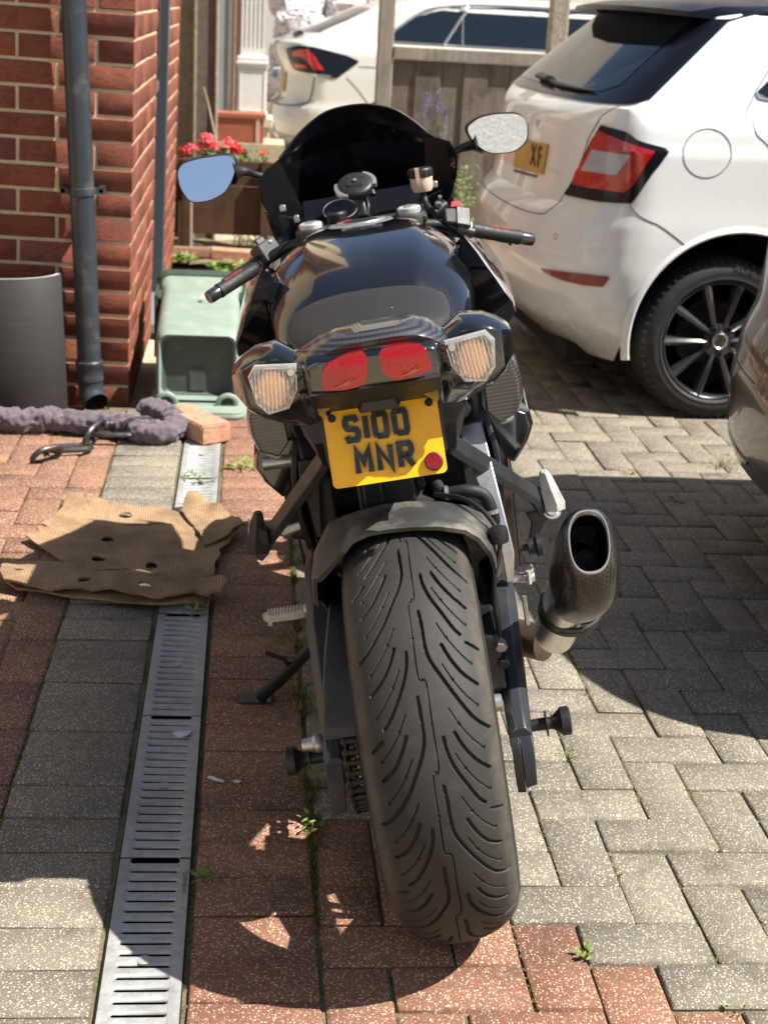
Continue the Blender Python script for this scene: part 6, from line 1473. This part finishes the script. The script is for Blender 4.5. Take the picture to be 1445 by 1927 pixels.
# upper side panels beside the tank (fairing flanks)
for s_ in (-1, 1):
    prof = [(.178,.925),(.196,.895),(.214,.860),(.234,.822),(.249,.795),(.250,.776),(.238,.762),(.218,.750),(.200,.735)]
    k = G(); R_ = []
    for y, f_, dz in ((.585,.985,.0),(.60,1.0,.0),(.75,1.03,.004),(.95,1.04,.012),(1.15,.98,.03),(1.30,.80,.05)):
        lo = lambda z: z if y < .7 else (.84+(z-.84)*max(0, 1-(y-.7)*6) if z > .84 else z); o_ = [(s_*x*f_, y+(.0 if z > .8 else .015), lo(z)+dz) for x, z in prof]; i_ = [(s_*x*f_, y+.03, lo(z)+dz) for x, z in ((.165,.75),(.160,.82),(.165,.90))]; R_.append(o_+i_)
    k.rings(R_); B_(k, 'side_fairing', M_bk, angle=35)
    k = G(); R_ = []
    pr = [(.160,.765),(.196,.778),(.207,.760),(.214,.735),(.214,.708),(.205,.680),(.178,.668),(.158,.690)]
    for y, f_ in ((.30,1.0),(.315,1.03),(.45,1.06),(.62,1.05)): R_.append([(s_*x*f_, y, z) for x, z in pr])
    k.rings(R_); B_(k, 'seat_side_cover', M_carb, angle=30, bevel=.003)
    # belly/lower side fairing
    pr = [(.165,.640),(.205,.636),(.235,.620),(.240,.596),(.226,.565),(.203,.535),(.188,.55),(.178,.60)]
    k = G(); R_ = []
    for y, f_, dz in ((.50,1.0,0),(.515,1.03,0),(.70,1.08,-.03),(.95,1.05,-.08),(1.15,.85,-.1)): R_.append([(s_*x*f_, y, z+dz*(1 if z < .6 else .3)) for x, z in pr])
    k.rings(R_); B_(k, 'lower_fairing', M_bk, angle=30, bevel=.003)
    k = G(); R_ = []
    for y in (.62, 1.15): R_.append([(s_*.19,y,.74),(s_*.215,y,.74),(s_*.20,y,.28),(s_*.14,y,.18),(s_*.10,y,.18)])
    k.rings(R_); B_(k, 'belly_panel', M_bk, bevel=.006)
    k = G(); k.tube([(s_*.185,.34,.66),(s_*.200,.40,.645),(s_*.21,.48,.64)], .006, 8); k.tube([(s_*.187,.52,.64),(s_*.187,.52,.63)], .01, 8); B_(k, 'fairing_bracket', M_silver)
# ------------------------------------------------ number plate
plate_mat = NT('number_plate_yellow'); m = plate_mat; v = m.coord('Object')
c = m.mix(m.ramp(m.noise(v, 24, 6, .7), [(.42, 0), (.66, .55)]), (.88,.46,.0), (.66,.34,.01)); c = m.mix(m.ramp(m.noise(v, 120, 5, .75), [(.64, 0), (.70, .75)]), c, (.10,.06,.02))
plate_mat = m.fin(c, .32, None, Coat_Weight=.5, Coat_Roughness=.1)
PM = frame((0,-.072,.774), (1,0,0), (0,.040,.094)); PM = Matrix.Translation((.0,0,0)) @ PM
if PM.col[2][1] > 0: pass
k = G(); hw2, hh = .0768, .0515; r_ = .007; pp = []
for cx, cy, a0 in ((hw2-r_,hh-r_,0),(-hw2+r_,hh-r_,90),(-hw2+r_,-hh+r_,180),(hw2-r_,-hh+r_,270)):
    for i in range(5): a = math.radians(a0+22.5*i); pp.append((cx+r_*math.cos(a), cy+r_*math.sin(a)))
k.prism(pp, -.0015, .0015); plate = B_(k, 'number_plate', plate_mat, angle=30); plate.matrix_local = PM
k = G(); k.prism([(x*.97, y*.97) for x, y in pp], -.010, -.0022); o = k.ob('plate_backing', M_bpl, plate)
M_let = simple('plate_lettering', (.020,.020,.020), .38, .3, 60, .8, 130, .0012, dirt=((.12,.10,.07), 60, .5), Coat_Weight=.3)
def L_(ch):
    o = [(.5+.5*math.cos(a), .5+.5*math.sin(a)) for a in []]
    rr_ = lambda x0, x1: [(x0+.12,0),(x0,.12),(x0,.88),(x0+.12,1),(x1-.12,1),(x1,.88),(x1,.12),(x1-.12,0),(x0+.12,0)]
    return {'S': ([[(1,.80),(.86,1),(.14,1),(0,.86),(0,.66),(.14,.53),(.86,.47),(1,.34),(1,.14),(.86,0),(.14,0),(0,.2)]], 1),
            '1': ([[(0,0),(0,1)]], .0), '0': ([rr_(0,1)], 1), 'M': ([[(0,-.04),(0,1),(.5,.42),(1,1),(1,-.04)]], 1.1), 'N': ([[(0,-.04),(0,1),(1,0),(1,1.04)]], 1.0),
            'R': ([[(0,-.04),(0,1),(.84,1),(1,.86),(1,.64),(.84,.5),(.0,.5)],[(.45,.5),(1,-.04)]], 1.0)}[ch]
def plate_word(word, x0, y0, hgt, wd, gap, sw):
    x = x0
    for ch in word:
        st2, f_ = L_(ch); k = G()
        for s2 in st2: k.stroke([(x+sw/2+px*wd*f_*.85, y0+sw/2+py*(hgt-sw)) for px, py in s2], sw, .0016, .0052)
        k.ob('raised_character', M_let, plate, flat=True); x += wd*f_*.85+sw+gap
plate_word('S100', -.0530, .0055, .0375, .0182, .0038, .0078)
plate_word('MNR', -.0440, -.0385, .0375, .0185, .0045, .0078)
for x, y in ((-.0655,.0425),(.0655,.0445)):
    k = G(); k.lathe([(.0055,.0016),(.0055,.003),(.004,.0045),(0,.0045)], Matrix.Translation((x,y,0)), 16); k.box((-.0045,-.0008,.0044),(.0045,.0008,.0052), Matrix.Translation((x,y,0)) @ Matrix.Rotation(.8, 4, 'Z')); k.ob('plate_screw', M_bpl, plate)
k = G(); k.lathe([(.0125,.0016),(.0125,.0065),(.0110,.0075)], Matrix.Translation((.0605,-.0350,0)), 28); rf = k.ob('reflector_bezel', M_bpl, plate)
k = G(); k.lathe([(.0115,.006),(.0105,.0088),(0,.0098)], Matrix.Translation((.0605,-.0350,0)), 28); k.ob('round_reflector', M_reflred, plate)
k = G(); k.rings([[(x*w_,y,z) for x, z in ((-.026,.826),(.026,.826),(.021,.843),(-.021,.843))] for y, w_ in ((-.100,1),(-.08,1.1),(-.04,1.1))]); k.tube([(0,-.110,.850),(0,-.10,.850)], .004, 8); o = B_(k, 'plate_light', M_bpl, bevel=.002)
k = G(); k.rings([[(-.082,y,z0),(.082,y,z0),(.086,y,z1),(-.086,y,z1)] for y, z0, z1 in ((-.038,.735,.82),(-.01,.735,.83),(.06,.72,.80))]); B_(k, 'plate_carrier', M_bpl, bevel=.006)
# ------------------------------------------------ cockpit
k = G(); k.rings([[(x,y,z) for x, z in ((-.125,z0),(.125,z0),(.125,z0+.016),(-.125,z0+.016))] for y, z0 in ((.865,.918),(.90,.920))], (True, True))
B_(k, 'yoke_bridge', M_bpl, bevel=.004)
yoke = G()
for s_, x, y in ((-1,-.0965,.885),(1,.0935,.885)):
    yoke.lathe([(.030,-.022),(.031,-.004),(.029,.0),(.024,.0)], frame((x,y,.938), (1,0,0), (0,1,0)), 30)
yoke.rings([[(-.07,y,z),(.07,y,z),(.07,y,z+.010),(-.07,y,z+.010)] for y, z in ((.875,.922),(.93,.926))]); B_(yoke, 'top_yoke', M_bpl2, bevel=.002)
for x, z in ((-.0965,.9405),(.0935,.9425)):
    k = G(); k.lathe([(.0215,-.006),(.0225,.0),(.0225,.006),(.019,.008),(.014,.007),(.0,.0065)], frame((x,.885,z), (1,0,0), (0,1,0)), 30); fo = B_(k, 'fork_cap', M_silverp)
    k = G(); k.lathe([(.010,.007),(.010,.0095),(.007,.0105),(0,.0100)], frame((x,.885,z), (1,0,0), (0,1,0)), 6); k.ob('adjuster_nut', M_silver, fo)
    k = G(); k.tube([(x,.885,z),(x*1.05,1.12,.36)], .026, 18); B_(k, 'fork_leg', M_bpl)
k = G(); k.lathe([(.019,-.012),(.0205,.002),(.017,.006),(.010,.006),(.009,.003),(.0,.003)], frame((-.046,.93,.950), (1,0,0), (0,1,0)), 24); k.box((-.002,-.007,.0032),(.002,.007,.004), frame((-.046,.93,.950), (1,0,0), (0,1,0))); B_(k, 'ignition_lock', M_bpl)
k = G(); k.box((-.048,.905,.9365),(-.018,.93,.9375)); B_(k, 'red_decal', simple('red_decal', (.30,.01,.03), .4), flat=True)
k = G(); k.box((.022,.875,.9365),(.045,.90,.938)); B_(k, 'logo_badge', simple('blue_badge', (.10,.14,.25), .4), flat=True)
# phone mount
k = G(); MM = frame((-.001,.955,.999), (1,0,0), (0,.86,.50)); k.lathe([(.0,.011),(.004,.011),(.0045,.008),(.016,.008),(.017,.0065),(.020,.006),(.030,.005),(.0345,.002),(.036,-.003),(.033,-.012),(.02,-.014),(0,-.014)], MM, 44)
for a in (0,1,2,3):
    a = a*math.pi/2+.6; k.box((.014,-.004,.006),(.019,.004,.0085), MM @ Matrix.Rotation(a, 4, 'Z'))
pm = B_(k, 'phone_mount', M_bpl, angle=40)
k = G(); k.lathe([(.0,.0125),(.0032,.012),(.004,.0105)], MM, 14); k.ob('mount_screw', M_silver, pm)
k = G(); 
for a0 in (25, 205): 
    R_ = []
    for i in range(9):
        a = math.radians(a0-38+76*i/8); r1 = .0385+.004*math.cos(math.radians(76*i/8-38)*1.5)
        R_.append([MM @ Vector((r*math.cos(a), r*math.sin(a), h_)) for r, h_ in ((.034,-.008),(r1,-.008),(r1,.0005),(.034,.0015))])
    k.rings(R_)
k.ob('mount_ear', M_silver, pm, angle=40)
k = G(); k.tube([(.0,.965,.985),(.006,.955,.95),(.006,.93,.932)], [.012,.010,.014], 14); k.tube([(.028,.97,.980),(.030,.965,.972)], .006, 10); k.tube(curve([(.014,.955,.978),(.018,.95,.955),(.012,.925,.94)], 5), .0035, 8); k.ob('mount_stem', M_bpl, pm)
# instruments
k = G(); k.rings([[(x,y,z) for x, z in ((-.12,zb),(.13,zb),(.13,zb+.015),(-.12,zb+.015))] for y, zb in ((.98,.895),(1.06,.920),(1.12,.95))]); B_(k, 'dashboard', M_gloss, bevel=.006)
k = G(); k.lathe([(.033,.0),(.034,.002),(.035,.0)], frame((-.040,1.035,.945), (1,0,0), (0,.9,.45)), 36, True); dg_ = B_(k, 'tachometer_ring', M_silver)
k = G(); k.lathe([(.033,.001),(.0,.001)], frame((-.040,1.035,.945), (1,0,0), (0,.9,.45)), 36); k.ob('dial', M_gloss, dg_)
# grips, bars, switchgear
def cyl_between(name, a, b_, prof, mat, n=22, parent=None):
    a, b_ = Vector(a), Vector(b_); d = (b_-a); L = d.length; d.normalize(); u = d.cross(Vector((0,0,1))).normalized(); k = G()
    k.lathe([(r, h_*L) for r, h_ in prof], frame(a, u, d.cross(u)), n); return B_(k, name, mat, parent)
GL0, GL1 = Vector((-.212,.930,.875)), Vector((-.306,.862,.843)); GR0, GR1 = Vector((.200,.915,.886)), Vector((.320,.958,.841))
for g0, g1, nm in ((GL0,GL1,'left'),(GR0,GR1,'right')):
    gp = [(.0,0),(.0165,0),(.0172,.02),(.0150,.05),(.0142,.10),(.0140,.78),(.0148,.80),(.0148,.84),(.0128,.85)]
    g_ = cyl_between('handlebar_grip', g0, g1, gp, M_rub)
    cyl_between('bar_end', g0.lerp(g1,.85), g0.lerp(g1,1.06), [(.0,0),(.0125,0),(.0132,.1),(.0132,.8),(.0118,1),(.006,1.0),(0,.93)], M_rim)
    d = (g1-g0).normalized(); upv = Vector((0,-.35,1)); upv = (upv-d*upv.dot(d)).normalized(); c_ = g0.lerp(g1, .5)+upv*.0147
    rd = -d if nm == 'left' else d
    M_dom = simple('red_print', (.62,.06,.07), .5); text('domino', .0115, M_dom, g_, frame(c_, rd, upv.cross(rd)), 'grip_lettering', .0002, 1.25)
    cyl_between('grip_flange', g0-d*.006, g0+d*.002, [(.0,0),(.019,0),(.0195,.5),(.019,1),(0,1)], M_silver if nm == 'right' else M_rub)
for s_, y0 in ((-1,.945),(1,.905)): 
    k = G(); k.tube([(s_*.095,.89,.915),(s_*.15,(.89+y0)/2+.0,.905),(s_*.21,y0 if s_ > 0 else .93,.878)], .011, 14); B_(k, 'clip_on_bar', M_bpl)
def blob(name, mat, M, sx, sy, sz, bv=.004, parent=None):
    k = G(); k.box((-sx,-sy,-sz),(sx,sy,sz)); o = B_(k, name, mat, parent, bevel=bv); o.matrix_local = M; return o
dl = (GL1-GL0).normalized(); ML = frame((-.193,.943,.898), -dl, (0.2,.5,.85))
sw = blob('left_switchgear', M_bpl2, ML, .022, .020, .022)
blob('dip_switch', M_bpl, frame((-.200,.930,.921), -dl, (.1,.5,.85)), .010, .008, .004, .002); k = G(); k.box((-.184,.928,.9175),(-.178,.934,.921)); B_(k, 'white_mark', M_whitepaint, flat=True)
MR = frame((.186,.915,.905), (GR1-GR0).normalized(), (0,.5,.85))
blob('right_switchgear', M_bpl, MR, .017, .021, .022); blob('throttle_housing', M_bpl2, frame((.168,.90,.915), (1,.2,-.2), (0,.5,.85)), .012, .016, .012); cyl_between('throttle_tube', (.176,.908,.898), (.200,.916,.887), [(0,0),(.022,0),(.022,.6),(.017,1),(0,1)], M_bpl2)
k = G(); k.prism([(-.011,-.006),(.010,-.008),(.013,.002),(.006,.009),(-.008,.006)], 0, .006, frame((.184,.922,.932), (1,.1,-.2), (0,.7,.7))); B_(k, 'kill_switch', simple('kill_red', (.72,.02,.03), .4), bevel=.001)
k = G(); k.tube([(.14,.925,.925),(.165,.94,.935)], .012, 12); k.tube([(.153,.93,.945),(.157,.92,.955)], .004, 8); B_(k, 'master_cylinder', M_bpl); k = G(); k.tube([(.150,.925,.943),(.153,.915,.938)], .006, 6); B_(k, 'lever_screw', M_silver)
k = G(); k.tube(curve([(.178,.945,.885),(.22,.985,.868),(.27,1.0,.850),(.315,.99,.835)], 5), [.007]*16, 8); k.tube([(.262,.99,.850),(.285,.992,.842)], .010, 10); k.tube([(.285,.985,.842),(.290,.985,.840)], .012, 10); B_(k, 'brake_lever', M_bpl)
k = G(); k.tube(curve([(-.178,.965,.90),(-.23,.99,.875),(-.29,.96,.85)], 5), .006, 8); B_(k, 'clutch_lever', M_bpl)
# brake fluid reservoir
rc = Vector((.128,1.0,.978)); k = G(); k.lathe([(.0,-.020),(.018,-.018),(.0215,-.010),(.0225,.008),(.0225,.016)], Matrix.Translation(rc), 30)
M_res = NT('reservoir_plastic').fin((.72,.56,.44), .35, Subsurface_Weight=.5, Subsurface_Radius=(.02,.01,.005), Transmission_Weight=.15)
rs = B_(k, 'brake_reservoir', M_res)
k = G(); k.lathe([(.0235,.010),(.0245,.012),(.0245,.024),(.0225,.027),(.0,.0275)], Matrix.Translation(rc), 24); k.ob('reservoir_cap', M_bpl, rs)
for j in range(16): a = j*math.pi/8; k = G(); k.box((.0240,-.002,.012),(.0256,.002,.024), Matrix.Translation(rc) @ Matrix.Rotation(a, 4, 'Z')); k.ob('cap_rib', M_bpl, rs)
k = G(); k.box((-.011,-.0275,-.004),(-.003,-.0245,.026), Matrix.Translation(rc)); k.box((-.011,-.0275,.026),(-.003,.0,.0285), Matrix.Translation(rc)); k.ob('cap_clamp', simple('copper_clamp', (.62,.40,.32), .4, .1, 20, Metallic=.5), rs)
k = G(); k.tube([rc+Vector((-.007,-.026,.004)), rc+Vector((-.007,-.030,.004))], .0045, 8); k.ob('clamp_screw', M_silver, rs)
k = G(); k.tube([rc+Vector((0,0,-.018)), rc+Vector((.002,-.01,-.04)), (.14,.95,.92)], .006, 8); k.ob('reservoir_hose', M_rub, rs)
# windscreen and nose
def scr(x, z): 
    return 1.10+.18*max(0, 1-(x/.2)**2)*(.35+.65*max(0, min(1, (1.135-z)/.2)))+.0*z
so_ = [(-.196,.97),(-.193,1.0),(-.178,1.036),(-.150,1.052),(-.128,1.072),(-.105,1.092),(-.075,1.112),(-.040,1.128),(.0,1.133),(.04,1.131),(.075,1.122),(.105,1.108),(.135,1.083),(.158,1.058),(.172,1.046),(.195,1.030),(.205,1.0),(.200,.965),(.16,.92),(.1,.89),(-.1,.885),(-.155,.92)]
V, F = patch(so_, .014, lambda x, z: (x, scr(x, z)-.0015, z), lambda x, z: (x, scr(x, z)+.0015, z)); M_screen = NT('screen_black').fin((.004,.004,.005), .07, Coat_Weight=.5, Coat_Roughness=.02, Specular_IOR_Level=.35)
ws = mk('windscreen', V, F, M_screen, bike, angle=60)
k = G(); k.tube([(x, scr(x, z), z) for x, z in curve([(a, b_, 0) for a, b_ in so_[3:15]], 5) and [(v.x, v.y) for v in curve([(a, b_, 0) for a, b_ in so_[3:15]], 5)]], .0022, 6); k.ob('screen_edge', M_bpl, ws)
V, F = patch([(-.06,1.03),(.055,1.03),(.06,1.075),(.045,1.095),(-.05,1.095),(-.065,1.07)], .012, lambda x, z: (x, scr(x, z)-.0045, z), lambda x, z: (x, scr(x, z)-.0015, z)); mk('screen_panel', V, F, M_screen, ws, angle=60)
# nose cowl wings where the mirror stems bolt on
for s_ in (-1, 1):
    wing = [(.150,1.052),(.178,1.046),(.200,1.036),(.210,1.006),(.204,.968),(.188,.93),(.150,.90),(.120,.94),(.145,1.0)] if s_ > 0 else [(.150,1.046),(.176,1.040),(.197,1.018),(.201,.990),(.196,.968),(.180,.925),(.150,.90),(.125,.94),(.140,1.0)]
    P = [(s_*x, z) for x, z in wing]
    V, F = patch(P, .012, lambda x, z: (x, 1.10+.5*max(0,.21-abs(x)), z), lambda x, z: (x*.96, 1.19+.5*max(0,.21-abs(x)), z-.01)); mk('nose_cowl', V, F, M_cowl, bike, angle=40)
    k = G(); R_ = []
    for y, f_ in ((1.12,1),(1.25,.92),(1.40,.68),(1.50,.40)):
        R_.append([(s_*.200*f_,y,.955-.18*(1-f_)),(s_*.19*f_,y,.90),(s_*.15*f_,y,.80),(0,y,.78),(0,y,.90-.15*(1-f_)),(s_*.10*f_,y,.92-.15*(1-f_))])
    k.rings(R_); B_(k, 'nose_half', M_bk, angle=40, bevel=.004)
    k = G(); k.box((s_*.155-.006,1.06,.955),(s_*.155+.006,1.075,.968)); k.box((s_*.13-.005,1.05,.93),(s_*.13+.005,1.065,.945)); B_(k, 'cowl_clip', M_silver, bevel=.002)
# mirrors
M_mir = NT('mirror_glass').fin((.92,.93,.95), .015, Metallic=1.0)
def mirror(outl, yc, nrm, stem, name):
    cx, cz = sum(p[0] for p in outl)/len(outl), sum(p[1] for p in outl)/len(outl)
    P = smoothpoly(outl, 2); nrm = Vector(nrm).normalized()
    yy = lambda x, z: yc-((x-cx)*nrm.x+(z-cz)*nrm.z)/nrm.y
    ring = lambda f_, d: [(cx+(x-cx)*f_, yy(cx+(x-cx)*f_, cz+(z-cz)*f_)+d, cz+(z-cz)*f_) for x, z in P]
    mo = bpy.data.objects.new('mirror', None); COL.objects.link(mo); mo.parent = bike
    k = G(); k.rings([ring(.955,.004),ring(.965,-.003),ring(1.0,-.001),ring(1.02,.012),ring(.96,.035),ring(.75,.055),ring(.35,.064),ring(.02,.066)], (False, True)); k.ob('mirror_shell', M_bpl, mo, angle=50)
    k = G(); k.add(ring(.957,.0015), [tuple(range(len(P)))]); k.ob('mirror_glass', M_mir, mo, flat=True)
    k = G(); k.tube(curve(stem, 6), [.017-.007*min(1, i/10)+(.012*max(0, 1-i/4)) for i in range(6*(len(stem)-1)+1)], 14, flat=.8); k.ob('mirror_stem', M_bpl, mo)
C0 = Vector((.042,-1.967,1.329)); Wi = bike.matrix_world.to_3x3()
def aim(center, target_world):
    c_ = Vector(center); i_ = (c_-C0).normalized(); r_ = (Wi.inverted() @ Vector(target_world)).normalized(); return (r_-i_).normalized()
mirror([(-.350,1.068),(-.335,1.083),(-.30,1.087),(-.245,1.085),(-.231,1.076),(-.230,1.057),(-.243,1.032),(-.262,1.010),(-.296,1.000),(-.333,1.003),(-.349,1.035)], 1.05, aim((-.29,1.05,1.045), (.25,-.9,.33)), [(-.245,1.075,1.045),(-.222,1.09,1.043),(-.205,1.11,1.032),(-.180,1.13,1.020)], 'left')
mirror([(.233,1.056),(.262,1.073),(.300,1.076),(.345,1.071),(.361,1.050),(.356,1.014),(.326,.994),(.276,.997),(.246,1.022)], 1.12, aim((.3,1.12,1.035), (-.62,-.75,.16)), [(.262,1.15,1.02),(.235,1.16,1.016),(.215,1.16,1.012),(.190,1.15,1.000)], 'right')
# front wheel and mudguard
fr = bpy.data.objects.new('front_wheel', None); COL.objects.link(fr); fr.parent = bike; fr.location = (-.012,1.40,.30); fr.rotation_euler = (0,0,math.radians(14))
FX = Matrix(((0,0,1,0),(1,0,0,0),(0,1,0,0),(0,0,0,1)))
k = G(); k.lathe([(.215,-.045),(.25,-.058),(.275,-.060),(.29,-.045),(.298,-.02),(.30,0),(.298,.02),(.29,.045),(.275,.060),(.25,.058),(.215,.045)], FX, 64, True); k.ob('tyre', M_tyre, fr)
k = G(); k.lathe([(.216,-.045),(.20,-.03),(.195,0),(.20,.03),(.216,.045)], FX, 48, True); k.ob('rim', M_rim, fr)
for s_ in (-1, 1): k = G(); k.lathe([(.09,s_*.062),(.155,s_*.062),(.155,s_*.067),(.09,s_*.067),(.09,s_*.062)], FX, 40, True); k.ob('brake_disc', M_steel, fr)
for i in range(3): k = G(); k.box((.0,-.02,-.02),(.2,.02,.02), FX @ Matrix.Rotation(i*2.094, 4, 'Z')); k.ob('spoke', M_rim, fr)
k = G(); R_ = []
for a in range(-40, 120, 12):
    t = math.radians(a); R_.append([(x, 1.40-math.sin(t)*(.325-abs(x)*.5), .30+math.cos(t)*(.325-abs(x)*.5)) for x in (-.065,-.03,0,.03,.065)])
k.rings(R_, (False, False), close=False); o = B_(k, 'front_mudguard', M_bk); md = o.modifiers.new('thick', 'SOLIDIFY'); md.thickness = .003
